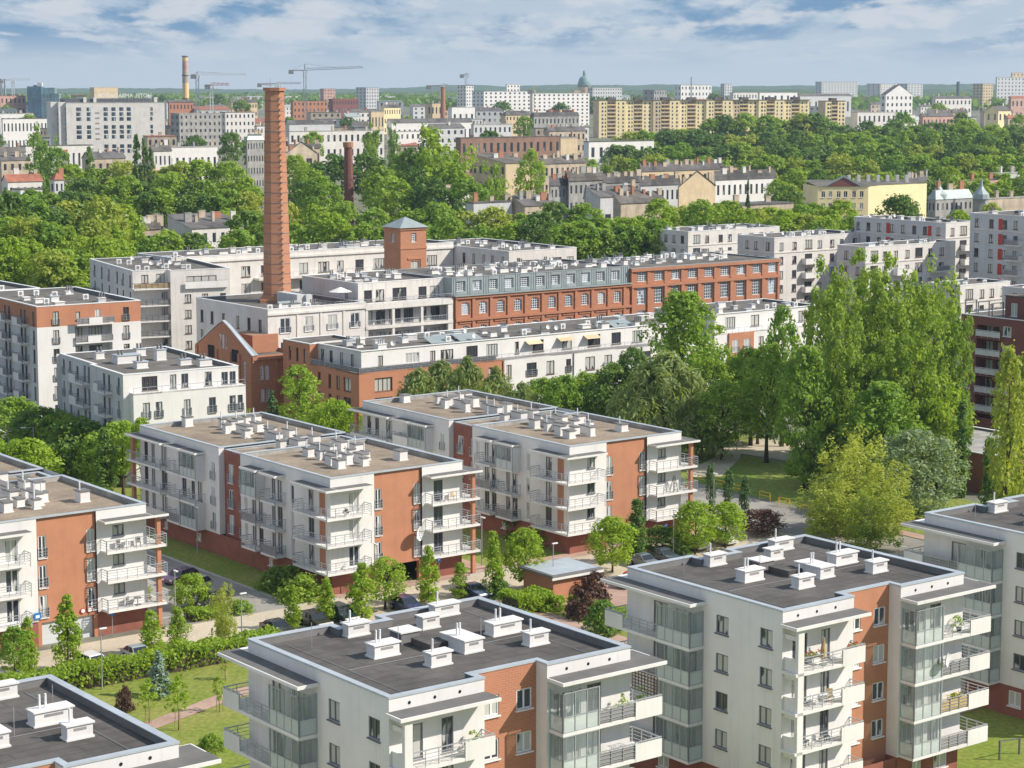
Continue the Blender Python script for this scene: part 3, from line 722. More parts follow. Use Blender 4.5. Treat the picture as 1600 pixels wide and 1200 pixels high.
for i, z in enumerate(fl):
    balcony(B.root, [(6.2, -.35 if i < 5 else -1.0, 12.4, 1.3 if i < 5 else 0)], z - .2, [((6.2, -.3 if i < 5 else -.96), (8.2, -.3 if i < 5 else -.96), 'railp'), ((8.2, -.3 if i < 5 else -.96), (10.4, -.3 if i < 5 else -.96), 'solid'), ((10.4, -.3 if i < 5 else -.96), (12.4, -.3 if i < 5 else -.96), 'railp')], railmat='bars')
    for y0 in (3.6, 10.6, 16.8):
        balcony(B.root, [(-1.2, y0, 0, y0 + 4.2)], z - .2, [((-1.16, y0 + 1.8), (-1.16, y0), 'railp'), ((-1.16, y0 + 4.2), (-1.16, y0 + 1.8), 'solid'), ((-1.2, y0 + .04), (0, y0 + .04), 'rail'), ((0, y0 + 4.16), (-1.2, y0 + 4.16), 'rail')], railmat='bars')
rf = B.roof(rect(0, 0, X, Y), 18.1, 18.7, 'roofm', .35, cop='whitep')
scatter_units(rf, 3, 3, 15, 24, 18.1, 14, 5); B.done()
B = Bld('apartment_block', 'low end of a white roof cut by the left edge, behind the orange-topped block', 'apartment block', 133.0, 327)
B.wall('S', 0, 0, 15, 0, 18.6, 'white'); B.wall('W', 0, 0, 20, 0, 18.6, 'grey_w'); B.wall('N', 20, 0, 15, 0, 18.6, 'white'); B.wall('E', 15, 0, 20, 0, 18.6, 'white')
rf = B.roof(rect(0, 0, 15, 20), 18.1, 18.6, 'roofm', .35, cop='whitep'); scatter_units(rf, 2, 2, 13, 18, 18.1, 6, 8); B.done()

# --- white loft with brown terrace (LW)
B = Bld('apartment_block', 'white loft block with a brown terrace rail, left of the tall brick chimney', 'apartment block', 168.3, 331.7, rz=GRID - radians(11))
X, Y = 17.5, 31
fl = [16.9, 13.9, 11.1, 8.3, 5.5]
wf = [(1.6, 17.5, 1.3, 1.6, 'brn'), (4.3, 17.2, 1.6, 2.0, 'grey')]
for z in fl[1:]: wf += [(9.0, z + .1, 1.2, 1.45, 'brn'), (12.2, z + .1, 1.15, 1.45, 'brn'), (15.6, z + .1, 1.1, 1.4, 'brn'), (5.3, z, 1.0, 2, 'grey')]
B.wall('S', 0, 6.4, X, 0, 19.9, 'white2', [x for x in wf if x[0] > 6.6] + [(9.4, 17.0, 5.6, 1.7, 'brn')])
B.wall('S', 1.8, 0, 6.4, 0, 19.9, 'white2', [x for x in wf if x[0] < 6.2]); B.wall('W', 6.4, 0, 1.8, 0, 19.9, 'white2')
wl = []
for z in fl: wl += [(u, z, .9, 2.1, 'brn', 1 if k % 2 else 0) for k, u in enumerate((3, 7.5, 11.5, 17, 22, 27))]
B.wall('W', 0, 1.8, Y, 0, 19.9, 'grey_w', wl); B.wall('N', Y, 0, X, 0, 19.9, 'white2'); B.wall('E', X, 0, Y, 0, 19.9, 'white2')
rf = B.roof([(0, 1.8), (6.4, 1.8), (6.4, 0), (X, 0), (X, Y), (0, Y)], 19.4, 19.9, 'roofm', .35, cop='whitep'); scatter_units(rf, 2, 4, 16, 28, 19.4, 16, 21)
for z in (16.7, 13.7, 10.9, 8.1, 5.3):
    top_ = z > 16
    balcony(B.root, [(-.2, .2, 6.4, 1.8)], z - .2, [((-.16, .24), (6.4, .24), 'railw' if top_ else 'railp'), ((-.16, 1.8), (-.16, .24), 'rail')], railmat='raild')
balcony(B.root, [(-1.4, 24, 0, 30)], 13.6, [((-1.36, 30), (-1.36, 24), 'railp'), ((-1.4, 24.04), (0, 24.04), 'rail')], railmat='frame_b')
balcony(B.root, [(9.0, -.5, 17.0, 0)], 16.5, [((9.0, -.46), (17, -.46), 'solid')])
B.done()

# --- long white loft in front of the chimney, with penthouse and loggias (W2)
B = Bld('loft_building', 'long white loft with penthouse and loggias, at the foot of the tall brick chimney', 'loft', 170.7, 290, 'old mill lofts')
fw = []
for z in (12.5, 8.6, 4.7): fw += [(2.3, z, 1.9, 2.45, 'cas', 1), (7.0, z, 1.6, 2.45, 'cas', 1), (11.4, z, 1.9, 2.45, 'cas', 1), (15.9, z, 1.8, 2.45, 'cas', 1)]
B.wall('S', 0, 0, 18.9, 0, 16.6, 'white2', fw)
for u in (5.4, 9.9, 14.4): B.box('pilaster', 'white2', u, -.12, 0, u + .35, 0, 15.6)
B.box('cornice', 'white2', -.15, -.25, 15.55, 18.9, -.01, 15.9)
wl = []
for z in (12.6, 9.2, 5.8): wl += [(u, z, 1.0, 2.1, 'brn') for u in (2, 5.6, 9.2, 14, 18, 21.5)]
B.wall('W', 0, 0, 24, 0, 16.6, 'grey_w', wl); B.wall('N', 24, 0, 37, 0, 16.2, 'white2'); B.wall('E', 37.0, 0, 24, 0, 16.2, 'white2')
rf = B.roof(rect(0, 0, 18.9, 24), 16.0, 16.6, 'roofm', .35, cop='whitep')
scatter_units(rf, 1.0, 1.2, 13, 4.5, 16.0, 8, 77)
# loggia part
lw = []
for z in (12.6, 8.8, 5.0): lw += [(19.6, z, 2.0, 2.2, 'grey'), (22.3, z, 1.9, 2.2, 'grey'), (25.0, z, 2.4, 2.2, 'grey'), (28.0, z, 2, 2.2, 'grey'), (31.2, z, 1.6, 2.2, 'grey'), (33.6, z, 2.0, 2.2, 'grey')]
B.wall('S', 2.0, 18.9, 36.9, 0, 16.2, 'grey_w', lw, 'loggia_wall')
pm = B.mb('loggia_pillars', 'white2')
for u in (18.9, 24.3, 30.2, 35.9): pm.box(u, -.05, 0, u + (.5 if u < 35 else 1.0), .5, 15.2)
for z in (15.2, 11.9, 8.1, 4.3): B.box('loggia_slab', 'white2', 18.9, -.15, z, 36.9, 2.0, z + (.9 if z > 15 else .5))
for z in (12.4, 8.6, 4.8):
    for u0, u1 in ((19.4, 24.3), (24.8, 30.2), (30.7, 35.9)):
        r = MB(); rail_run(r, (u0, .1), (u1, .1), z, .95, .35, (.1,), .05); r.build('railing', M['rail'], B.root)
tw = [(20.6, 16.3, 1.6, 1.9, 'brn'), (23.0, 16.3, 1.7, 1.9, 'brn'), (26.4, 16.3, 2.9, 2.0, 'brn'), (31.8, 16.3, 1.7, 1.9, 'brn'), (34.2, 16.3, 2, 1.9, 'grey')]
B.wall('S', 3.0, 19.4, 37.2, 16.1, 19.5, 'white2', tw, 'penthouse'); B.wall('W', 19.4, 3.0, 21, 16.1, 19.5, 'grey_w', [(6, 16.3, 1, 2, 'brn')], 'penthouse'); B.wall('E', 37.2, 3, 21, 16, 19.5, 'white2', (), 'penthouse'); B.wall('N', 21, 19.4, 37.2, 16, 19.5, 'white2', (), 'penthouse')
rf2 = B.roof(rect(19.4, 3.0, 37.2, 21), 19.05, 19.5, 'roofm', .35, cop='whitep'); scatter_units(rf2, 21, 5, 36, 20, 19.05, 14, 31)
r = MB(); rail_run(r, (13, .15), (36.8, .15), 16.1, .9, 1.6, (.3, .6)); rail_run(r, (13, .15), (13, 8), 16.0, .9, 1.6, (.3, .6)); r.build('railing', M['rail'], B.root)
sh = MB(); sh.box(9.5, 6.5, 16.0, 11.0, 13, 17.9); sh.box(11.0, 6, 16.0, 12.2, 7.0, 17.8); sh.build('stair_head', M['grey_w'], rf)
sk = MB(); sk.quad((5.6, 4.6, 16.1), (9.4, 4.6, 16.1), (9.4, 6.4, 17.0), (5.6, 6.4, 17.0)); sk.quad((9.4, 4.6, 16.1), (9.4, 6.4, 16.1), (9.4, 6.4, 17), (9.4, 6.4, 17)); sk.build('skylight', M['zinc'], rf)
B.done()
pb = thing('parasol', 'pale garden parasol open on the loft roof terrace right of the brick chimney', 'parasol', (*w(170.7 + 16.0, 290 + 3.2), 16.0), GRID)
c = MB(); n = 8
for i in range(n):
    t0, t1 = 2 * pi * i / n, 2 * pi * (i + 1) / n; c.quad((0, 0, 3.1), (0, 0, 3.1), (2.0 * cos(t0), 2.0 * sin(t0), 2.3), (2.0 * cos(t1), 2.0 * sin(t1), 2.3))
c.build('canopy', M['white'], pb); c = MB(); c.tube([(0, 0, 0), (0, 0, 3.1)], [.04, .04], 6); c.box(-.3, -.3, 0, .3, .3, .1); c.build('pole', M['steel'], pb)

# --- factory front: zinc mansard part (FB) and tall brick part (FB2)
B = Bld('factory_loft', 'long brick factory front with arched windows under a grey zinc mansard', 'factory', 208.1, 290, 'old mill lofts')
X = 39.9; n = 10; stp = 3.83
aw = []
for z in (13.1, 9.0, 4.9): aw += cols(1.35, n, stp, z, 1.75, 2.15, 'arc')
B.wall('S', 0, 0, X, 0, 16.4, 'fbrick', aw, 'brick_wall', .3)
tm = B.mb('brick_trim', 'fbrick')
for i in range(n + 1): tm.box(max(.0, i * stp - .25), -.22, 0, min(X, i * stp + .35), -.0, 15.9)
for z in (15.9, 12.0, 7.9): tm.box(0, -.34, z, X, -.0, z + .45)
for i in range(n):
    for z in (11.55, 7.45): tm.box(i * stp + .8, -.16, z, i * stp + 3.4, -.0, z + .2)
B.wall('W', 0, 0, 20, 0, 16.4, 'fbrick', (), 'brick_wall'); B.wall('N', 20, 0, X, 0, 19.5, 'fbrick', (), 'brick_wall')
ze = 16.5; B.box('eave', 'zinc', -.3, -.55, 16.36, X, .2, 16.55)
dw = [(.6 + i * 3.5, 17.2, 1.95, 1.75, 'fac') for i in range(11)]
B.wall('S', .45, -.3, X, 16.55, 19.6, 'zinc', dw, 'mansard', .35)
sm = B.mb('mansard', 'zinc')
for i in range(80):
    u = i * .5
    if not any(d[0] - .1 < u < d[0] + d[2] + .1 for d in dw): sm.box(u, .38, 16.56, u + .04, .46, 19.58)
B.wall('W', -.3, .45, 20, 16.5, 19.6, 'zinc', (), 'mansard'); B.wall('E', X, .45, 20, 16.5, 19.6, 'zinc', (), 'mansard')
rf = B.roof(rect(-.3, .45, X, 20), 19.3, 19.6, 'roofm', .3, cop='zinc'); scatter_units(rf, 1, 3, 38, 18, 19.3, 52, 41)
B.done()
B = Bld('factory_loft', 'tall brick factory part with square windows, at the right end of the zinc mansard', 'factory', 248.1, 290, 'old mill lofts')
X = 38.0; n = 9; stp = 4.2
aw = cols(1.5, n, stp, 16.6, 2.3, 1.8, 'fac')
for z in (12.4, 8.2, 4.0): aw += cols(1.5, n, stp, z, 2.2, 3.0, 'fac')
B.wall('S', 0, 0, X, 0, 19.1, 'fbrick', aw, 'brick_wall', .3)
tm = B.mb('brick_trim', 'fbrick')
for i in range(n + 1): tm.box(max(0, i * stp - .35), -.3, 0, min(X, i * stp + .45), 0, 15.5); tm.box(max(0, i * stp - .3), -.14, 16.1, min(X, i * stp + .4), 0, 18.6)
for z in (15.5, 18.5): tm.box(-.1, -.38, z, X + .1, 0, z + .55)
B.wall('E', X, 0, 20, 0, 19.1, 'fbrick', (), 'brick_wall'); B.wall('N', 20, 0, X, 0, 19.1, 'fbrick', (), 'brick_wall'); B.wall('W', 0, 0, 20, 0, 19.1, 'fbrick', (), 'brick_wall')
rf = B.roof(rect(0, 0, X, 20), 18.9, 19.15, 'roofm', .3, cop='zinc'); scatter_units(rf, 1, 6, 34, 19, 18.9, 40, 43)
B.done()

# --- tall octagonal chimney, second chimney, brick tower
def chimney(name, label, x, y, z0, z1, r0, r1, m, seg=8, bands=(), rot=.0, cap=True):
    o = thing(name, label, 'chimney', (x, y, z0), rot)
    b = MB(); h = z1 - z0; k = 24
    b.tube([(0, 0, h * i / k) for i in range(k + 1)], [r0 + (r1 - r0) * i / k for i in range(k + 1)], seg); b.build('shaft', M[m], o)
    if bands:
        c = MB()
        for zz in bands: rr = r0 + (r1 - r0) * zz / h; c.tube([(0, 0, zz - .05), (0, 0, zz + .05)], [rr + .035, rr + .035], seg)
        c.build('iron_bands', M['frame_g'], o)
    if cap:
        c = MB(); c.tube([(0, 0, h - .05), (0, 0, h + .5)], [r1 + .32, r1 + .38], seg); c.build('rim', M[m], o)
    return o
cx, cyy = w(181.7, 305.4)
ch = chimney('brick_chimney', 'tall octagonal orange brick chimney rising from the white loft roof', cx, cyy, 15.9, 51.8, 2.62, 1.72, 'cbrick', 8, [1.5 + 1.72 * i for i in range(20)], .12)
p = MB(); p.box(-2.9, -2.9, -.1, 2.9, 2.9, .6); p.tube([(0, 0, .6), (0, 0, 1.2)], [2.95, 2.7], 8); p.build('base', M['cbrick'], ch)
p = MB()
for i in range(36):
    z = 2.4 + i * .95; rr = 2.62 - .9 * z / 36; p.box(.75 + .1, -rr * .94 - .12, z, 1.2, -rr * .9 + .1, z + .06)
p.build('climbing_irons', M['frame_g'], ch)
p = MB()
p.bar((-.7, 0, 36.3), (-.7, 0, 38.0), .06); p.bar((1.0, .3, 36.3), (1.0, .3, 37.1), .05); p.bar((-1.9, 0, 36.9), (-.2, .2, 36.7), .09); p.build('aerials', M['steel'], ch)
x2, z2 = atY(545, 320, 640)
ch = chimney('brick_chimney', 'shorter dark brick chimney standing among the trees right of the tall one', x2, 640, terr(640), 33.9, 1.75, 1.3, 'dbrick', 10, [3 + 2.2 * i for i in range(11)], 0, False)
b = MB(); h = 33.9 - terr(640); b.tube([(0, 0, h), (0, 0, h + 1.6)], [1.62, 1.7], 10); b.build('rim', M['cbrick'], ch)
tw = thing('brick_tower', 'square brick water tower with a low zinc pyramid roof behind the lofts', 'tower', (*w(219.6, 323.6), 0), GRID)
s5 = 5.9
T = Bld.__new__(Bld); T.root = tw; T.walls = {}; T.nwin = 0
T.wall('S', 0, 0, s5, 0, 26, 'cbrick', [(2.5, 23.2, 1.1, 1.7, 'fac'), (2.3, 17.0, 1.9, 2.6, 'wht')], 'brick_wall', .25)
T.wall('W', 0, 0, 5.6, 0, 26, 'cbrick', [(2.2, 23.2, 1.0, 1.6, 'fac')], 'brick_wall', .25); T.wall('N', 5.6, 0, s5, 0, 26, 'cbrick', (), 'brick_wall'); T.wall('E', s5, 0, 5.6, 0, 26, 'cbrick', (), 'brick_wall')
for z, e in ((21.9, .12), (25.5, .2)): T.box('brick_trim', 'cbrick', -e, -e, z, s5 + e, 5.6 + e, z + .35)
T.box('brick_trim', 'cbrick', 1.6, -.14, 19.9, 5.0, .02, 20.2); T.box('brick_trim', 'cbrick', 4.5, -.14, 16.5, 4.8, .02, 19.9)
T.done()
b = MB(); e = .45; q = [(-e, -e, 25.95), (s5 + e, -e, 25.95), (s5 + e, 5.6 + e, 25.95), (-e, 5.6 + e, 25.95)]; a = (s5 / 2, 2.8, 27.9)
for i in range(4): b.poly([q[i], q[(i + 1) % 4], a])
b.poly(q[::-1]); b.build('roof', M['zinc'], tw)

# --- brick hall with gable, between the white blocks (GB)
B = Bld('brick_hall', 'old brick hall with stepped gable and arched windows, below the white loft', 'brick hall', 163.3, 282.5)
X, Y = 9.0, 18.2; ey, ap = 10.3, 14.9; m_ = Y / 2
ar = [(2.0, z, 1.0, 2.6, 'arc') for z in (3.2, 6.6)] + [(15.0, z, 1.0, 2.6, 'arc') for z in (3.2, 6.6)] + [(4.9, 5.6, 1.0, 2.6, 'arc'), (12.1, 5.6, 1.0, 2.6, 'arc'), (7.6, 6.2, .8, 2.6, 'arc'), (9.8, 6.2, .8, 2.6, 'arc')]
def no_arc(q): return (q[0], q[1], q[2], q[3], 'fac')
B.wall('W', 0, 0, Y, 0, ey, 'fbrick', [no_arc(q) for q in ar], 'brick_wall', .3)
gb = B.mb('gable', 'fbrick')
gb.poly([(0, Y, ey), (0, 0, ey), (0, m_ - 1.6, ap - .6), (0, m_, ap), (0, m_ + 1.6, ap - .6)]); gb.poly([(.5, 0, ey), (.5, Y, ey), (.5, m_, ap)])
for y0 in (4.2, 12.0): B.box('gable_opening', 'dark', -.02, y0, ey - 1.6 + .1, .05, y0 + 2.2, ey + .5)
for y in (7.7, 8.7, 9.7): B.box('gable_window', 'pane_d', -.03, y, 10.6, .06, y + .55, 12.9)
for y in (.0, 3.6, 6.6, 10.9, 13.9, Y - .7): B.box('brick_pier', 'fbrick', -.2, y, 0, .0, y + .7, ey)
for (ya, za), (yb, zb) in (((-.2, ey - .1), (m_ - 1.6, ap - .55)), ((m_ - 1.6, ap - .55), (m_, ap + .1)), ((m_, ap + .1), (m_ + 1.6, ap - .55)), ((m_ + 1.6, ap - .55), (Y + .2, ey - .1))):
    B.mb('coping', 'coping').bar((.15, ya, za + .15), (.15, yb, zb + .15), .55, 0, .16)
B.wall('S', 0, 0, X, 0, ey, 'fbrick', [(1.4, 6.4, .75, 2.3, 'arc'), (2.35, 6.4, .75, 2.3, 'arc'), (5.6, 6.4, .9, 2.3, 'arc'), (1.5, 2.9, .75, 2.0, 'fac'), (2.45, 2.9, .75, 2.0, 'fac'), (5.6, 2.9, .9, 2.0, 'fac')], 'brick_wall', .3)
cn = B.mb('cornice', 'fbrick'); cn.box(0, -.3, 9.6, X, 0, 10.2)
for i in range(18): cn.box(i * .5, -.22, 9.2, i * .5 + .25, 0, 9.6)
cn.box(3.9, -.25, 0, 4.5, 0, 9.2)
rf = MB(); rf.quad((.3, -.2, ey + .1), (1.1, -.2, ey + .1), (1.1, m_, ap - .2), (.3, m_, ap - .2)); rf.quad((1.1, Y, ey + .1), (.3, Y, ey + .1), (.3, m_, ap - .2), (1.1, m_, ap - .2)); rf.build('roof', M['zinc'], B.root)
rf = MB(); rf.quad((1.7, .3, 9.7), (X, .3, 9.7), (X, Y - .3, 9.7), (1.7, Y - .3, 9.7)); rf.build('roof_terrace', M['roofm'], B.root)
B.box('brick_stair_head', 'fbrick', 4.2, 7.0, 9.7, X, 13.0, 12.6); gb.poly([(1.1, 0, ey), (1.1, Y, ey), (1.1, m_, ap - .3)][::-1])
B.wall('N', Y, 0, X, 0, ey, 'fbrick', (), 'brick_wall'); B.wall('E', X, 0, Y, 0, ey, 'fbrick', (), 'brick_wall')
B.done()

# --- long terrace row in front of the factory (FR)
B = Bld('terrace_row', 'long low row of flats with roof terraces, white and brick, in front of the factory', 'terraced row', 168.7, 259.3)
X, Y = 70.0, 14
tw = [(3.0, 10.5, .9, 1.6, 'brn'), (8, 10.5, 2.6, 1.6, 'wht'), (12.6, 10.5, 1, 1.6, 'brn'), (14.6, 10.5, 2.4, 1.6, 'brn'), (19.5, 10.4, 2.2, 1.9, 'brn'), (23.4, 10.4, 2.2, 1.9, 'grey'), (29, 10.4, .8, 1.9, 'brn'), (32.6, 10.4, 2.2, 1.9, 'brn'), (38.6, 10.4, 2.0, 1.9, 'grey'), (44, 10.4, 2.6, 1.9, 'brn'), (49, 10.4, 2.0, 1.9, 'brn'), (53.5, 10.4, 2.2, 1.9, 'grey'), (60, 10.4, 2.2, 1.9, 'brn'), (65, 10.4, 2, 1.9, 'brn')]
B.wall('S', 0, 0, X, 9.9, 13, 'white', tw, 'penthouse'); B.wall('W', 0, 0, Y, 9.9, 13, 'grey_w', [(u, 10.4, .9, 1.9, 'brn') for u in (2, 5, 8, 10.5)], 'penthouse')
B.wall('N', Y, 0, X, 0, 13, 'white'); B.wall('E', X, -1.8, Y, 0, 13, 'white')
lw = []
for z in (6.9, 3.9, 1.0): lw += [(1.2, z, 3.2, 2.1, 'brn'), (6.5, z, 1.2, 2.0, 'brn'), (10.2, z, 1.0, 2.0, 'brn'), (14, z, 1.2, 2, 'brn'), (18, z, 2.4, 2, 'brn'), (22.5, z, 1.2, 2, 'brn')]
B.wall('S', -1.8, -1.6, 25.6, 0, 10.0, 'orange', lw, 'brick_wall', .3)
lw = []
for z in (6.9, 3.9, 1.0): lw += [(26 + k * 4.0, z, (1.0, 2.0, 1.6)[k % 3], 2.1, 'brn', k % 2) for k in range(11)]
B.wall('S', -1.8, 25.6, X, 0, 9.9, 'white', lw)
for u in (25.3, 39.5, 54): B.mb('downpipe', 'panelg').tube([(u, -1.9, 0), (u, -1.9, 9.8)], [.09, .09], 6)
wl = []
for z in (6.9, 3.9, 1.0): wl += [(0.5, z, 2.0, 2.1, 'brn'), (3.6, z, .9, 2.1, 'brn'), (6.0, z, .8, 2.1, 'brn'), (9.0, z, .8, 2.1, 'brn')]
B.wall('W', -1.6, -1.8, 12.2, 0, 10.0, 'orange', wl, 'brick_wall', .3)
B.wall('W', -1.5, 12.2, 20.2, 0, 12.9, 'orange', [(u, z, .7, 2.1, 'brn') for u in (13.4, 15.6, 17.8) for z in (10.0, 6.9, 3.9, 1)], 'brick_wall', .3)
B.wall('S', 12.2, -1.5, 0, 9.9, 12.9, 'orange', (), 'brick_wall'); B.wall('N', 20.2, -1.5, 8, 0, 12.9, 'orange', (), 'brick_wall')
B.box('terrace', 'panelg', -1.6, -1.8, 9.75, X, .05, 9.98); B.box('terrace', 'panelg', -1.6, 0, 9.75, .05, 12.2, 9.98)
r = MB(); rail_run(r, (-1.55, 12), (-1.55, -1.75), 9.98, .8, 1.4, (.3, .55)); rail_run(r, (-1.55, -1.75), (X, -1.75), 9.98, .8, 1.4, (.3, .55)); r.build('railing', M['rail'], B.root)
g = MB(); g.box(-1.58, -1.72, 10.05, 24, -1.70, 10.7); g.box(-1.52, -1.7, 10.05, -1.50, 12, 10.7); g.build('parapet_panel', M['raild'], B.root)
rf = B.roof([(-.1, -.1), (X, -.1), (X, Y), (8, Y), (8, 20.2), (-1.5, 20.2), (-1.5, 12.2), (-.1, 12.2)], 12.7, 13.05, 'roofm', .35, cop='whitep'); scatter_units(rf, 2, 2, 68, 12, 12.7, 40, 51)
for u in (15, 20.5, 52):
    sk = MB(); sk.quad((u, 3, 12.75), (u + 4.5, 3, 12.75), (u + 4.5, 5.4, 13.6), (u, 5.4, 13.6)); sk.poly([(u + 4.5, 3, 12.75), (u + 4.5, 5.4, 12.75), (u + 4.5, 5.4, 13.6)]); sk.build('skylight', M['zinc'], rf)
for u, z in ((31, 12.3), (37.5, 12.35), (43, 12.3)):
    a = MB(); a.quad((u, -.02, z), (u + 3, -.02, z), (u + 3, -1.1, z - .5), (u, -1.1, z - .5)); a.build('awning', M['cream'], B.root)
B.done()
B = Bld('terrace_row', 'white and brick row end standing behind the tall dark ash tree', 'terraced row', 239.2, 259.3)
X = 26.6
tw = [(4, 11.2, 2.3, 1.9, 'grey'), (10, 11.2, 2, 1.9, 'brn'), (15.5, 11.2, 2.6, 1.9, 'brn'), (21.5, 11.2, 2.2, 1.9, 'brn')]
B.wall('S', 0, 0, X, 10.6, 13.8, 'white', tw, 'penthouse'); lw = []
for z in (7.6, 4.6, 1.6): lw += [(10.4, z, 1.2, 1.9, 'brn'), (14, z, 1.4, 1.9, 'brn'), (18, z, 1.2, 1.9, 'brn'), (22, z, 1.4, 1.9, 'brn')]
B.wall('S', -1.6, 0, 3.2, 0, 10.6, 'white'); B.wall('S', -1.6, 9.0, X, 0, 10.6, 'white', lw)
B.wall('S', -1.9, 3.2, 9.0, 0, 10.6, 'orange', [(u, z, 1.5, 2.1, 'cas', 1) for z in (7.3, 4.2, 1.2) for u in (3.9, 6.6)], 'brick_wall')
B.wall('W', 3.2, -1.9, -1.6, 0, 10.6, 'orange', (), 'brick_wall'); B.wall('E', 9, -1.9, -1.6, 0, 10.6, 'orange', (), 'brick_wall')
B.wall('W', 0, -1.6, 14, 0, 13.8, 'grey_w'); B.wall('E', X, -1.6, 14, 0, 13.8, 'white'); B.wall('N', 14, 0, X, 0, 13.8, 'white')
B.box('terrace', 'white', 0, -1.6, 10.4, X, .05, 10.62)
r = MB(); rail_run(r, (0, -1.55), (X, -1.55), 10.6, .8, 1.4, (.3, .55)); r.build('railing', M['rail'], B.root)
rf = B.roof(rect(-.1, -.1, X, 14), 13.4, 13.85, 'roofm', .35, cop='whitep'); scatter_units(rf, 1, 2, 25, 12, 13.4, 14, 52)
B.done()

# --- rear white row and wing (BW)
B = Bld('loft_building', 'rear white loft row stretching behind the chimney and brick tower', 'loft', 186.2, 352, 'old mill lofts')
X = 66.0; fw = []
for z in (15.6, 12.2, 8.6): fw += [(2 + 4.4 * k, z, (2.0, 2.6, 1.6)[k % 3], 2.1, ('grey', 'brn')[k % 2]) for k in range(14)]
B.wall('S', 0, 0, X, 0, 20.1, 'white2', fw); B.wall('W', 0, 0, 14, 0, 20.1, 'grey_w'); B.wall('N', 14, 0, X, 0, 20.1, 'white2')
B.box('cornice', 'white2', 0, -.3, 18.9, X, 0, 19.3); B.box('terrace', 'white2', 18, -2.0, 14.9, 46, 0, 15.3)
r = MB(); rail_run(r, (18, -1.9), (46, -1.9), 15.3, .9, 1.6, (.3, .6)); r.build('railing', M['rail'], B.root)
rf = B.roof(rect(0, 0, X, 14), 19.7, 20.15, 'roofm', .35, cop='whitep'); scatter_units(rf, 2, 2, 64, 12, 19.7, 34, 61); B.done()
B = Bld('loft_building', 'white loft wing with a shaded side, right of the brick tower', 'loft', 252.4, 333, 'old mill lofts')
X, Y = 17.6, 33
B.wall('S', 0, 0, X, 0, 19.3, 'white2', [(3.4, 16.2, 2.4, 1.2, 'brn'), (8.4, 16.2, 1.2, 1.2, 'brn'), (11.4, 16, 2.2, 1.6, 'brn'), (15.0, 16, 1.8, 1.6, 'brn')]); B.wall('W', 0, 0, Y, 0, 19.3, 'grey_w', [(u, 16, 1.0, 2.2, 'brn') for u in (1.5, 5, 8, 11.5, 15)])
B.wall('E', X, 0, Y, 0, 19.3, 'white2'); B.wall('N', Y, 0, X, 0, 19.3, 'white2')
rf = B.roof(rect(0, 0, X, Y), 18.9, 19.4, 'roofm', .35, cop='whitep'); scatter_units(rf, 2, 3, 16, 30, 18.9, 18, 63); B.done()

# --- white terraced flats on the right
def flats(a, b, X, Y, zt, label, seed, wl_m='grey_w', low=None, name='apartment_block', front=None, red=False):  # wl_m greys the left wall: shade put into its colour
    B = Bld(name, label, 'apartment block', a, b)
    r = random.Random(seed); fl = [zt - 2.75 - 3.0 * k for k in range(int(zt // 3))]
    fw = []; lw = []
    x = 1.5
    cs = []
    while x < X - 2.2: cs.append((x, r.choice([1.2, 1.3, 2.2, 1.5]), r.choice(['brn', 'brn', 'grey']))); x += r.uniform(2.8, 4.2)
    for z in fl[:6]:
        for u, wd, s_ in cs: fw.append((u, z, wd, 1.6 if wd < 2 else 1.9, s_))
    y = 1.4; cy_ = []
    while y < Y - 1.6: cy_.append(y); y += r.uniform(2.6, 3.8)
    for z in fl[:6]:
        for u in cy_: lw.append((u, z, 1.1, 1.7, 'brn'))
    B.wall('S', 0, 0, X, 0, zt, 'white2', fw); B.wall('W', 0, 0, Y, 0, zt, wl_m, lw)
    B.wall('N', Y, 0, X, 0, zt, 'white2'); B.wall('E', X, 0, Y, 0, zt, 'white2')
    rf = B.roof(rect(0, 0, X, Y), zt - .5, zt, 'roofm', .35, cop='whitep'); scatter_units(rf, 1, 1, X - 1, Y - 1, zt - .5, int(X * Y / 22), seed)
    for k, z in enumerate(fl[1:5]):
        for u0 in ([X * .3, X * .72] if X > 14 else [X * .5]):
            balcony(B.root, [(u0, -1.3, u0 + 4.4, 0)], z - .3, [((u0, -1.26), (u0 + 4.4, -1.26), r.choice(['solid', 'solid', 'railp'])), ((u0 + .04, 0), (u0 + .04, -1.3), 'solid'), ((u0 + 4.36, -1.3), (u0 + 4.36, 0), 'rail')])
        if Y > 9:
            y0 = Y * .35; balcony(B.root, [(-1.2, y0, 0, y0 + 3.6)], z - .3, [((-1.16, y0 + 3.6), (-1.16, y0), r.choice(['solid', 'railp'])), ((-1.2, y0 + .04), (0, y0 + .04), 'solid'), ((0, y0 + 3.56), (-1.2, y0 + 3.56), 'rail')])
    if red:
        for y in (Y * .15, Y * .6):
            for z in fl[:5]: B.box('red_panel', 'redp', -.05, y, z - .3, .02, y + 1.0, z + 1.9)
    # penthouse set back from a terrace edge band
    B.box('terrace_band', 'white2', -.12, -.12, zt - 3.35, X + .1, .0, zt - 3.1); B.box('terrace_band', 'white2', -.12, 0, zt - 3.35, 0, Y, zt - 3.1)
    B.done(); return B
flats(314.4, 347.8, 28.7, 12.5, 20.0, 'farthest white terraced block right of centre, against the belt of trees', 71)
flats(308.3, 314, 27.3, 11.2, 20.8, 'white terraced block just behind the right end of the brick factory', 72)
flats(302.9, 283, 26.7, 7.6, 21.0, 'wide pale terraced block above the big poplars', 73)
flats(334.0, 289.5, 9.5, 26, 24.2, 'white block with red panels on its shaded side, behind the wide pale terraced block', 74, red=True)
flats(329.0, 258, 14, 20.8, 27.0, 'grey-white block with tall red stripes at the right edge', 75, red=True)
flats(303.2, 258.9, 14.5, 8, 15.2, 'low white block beside the red brick flats', 76)
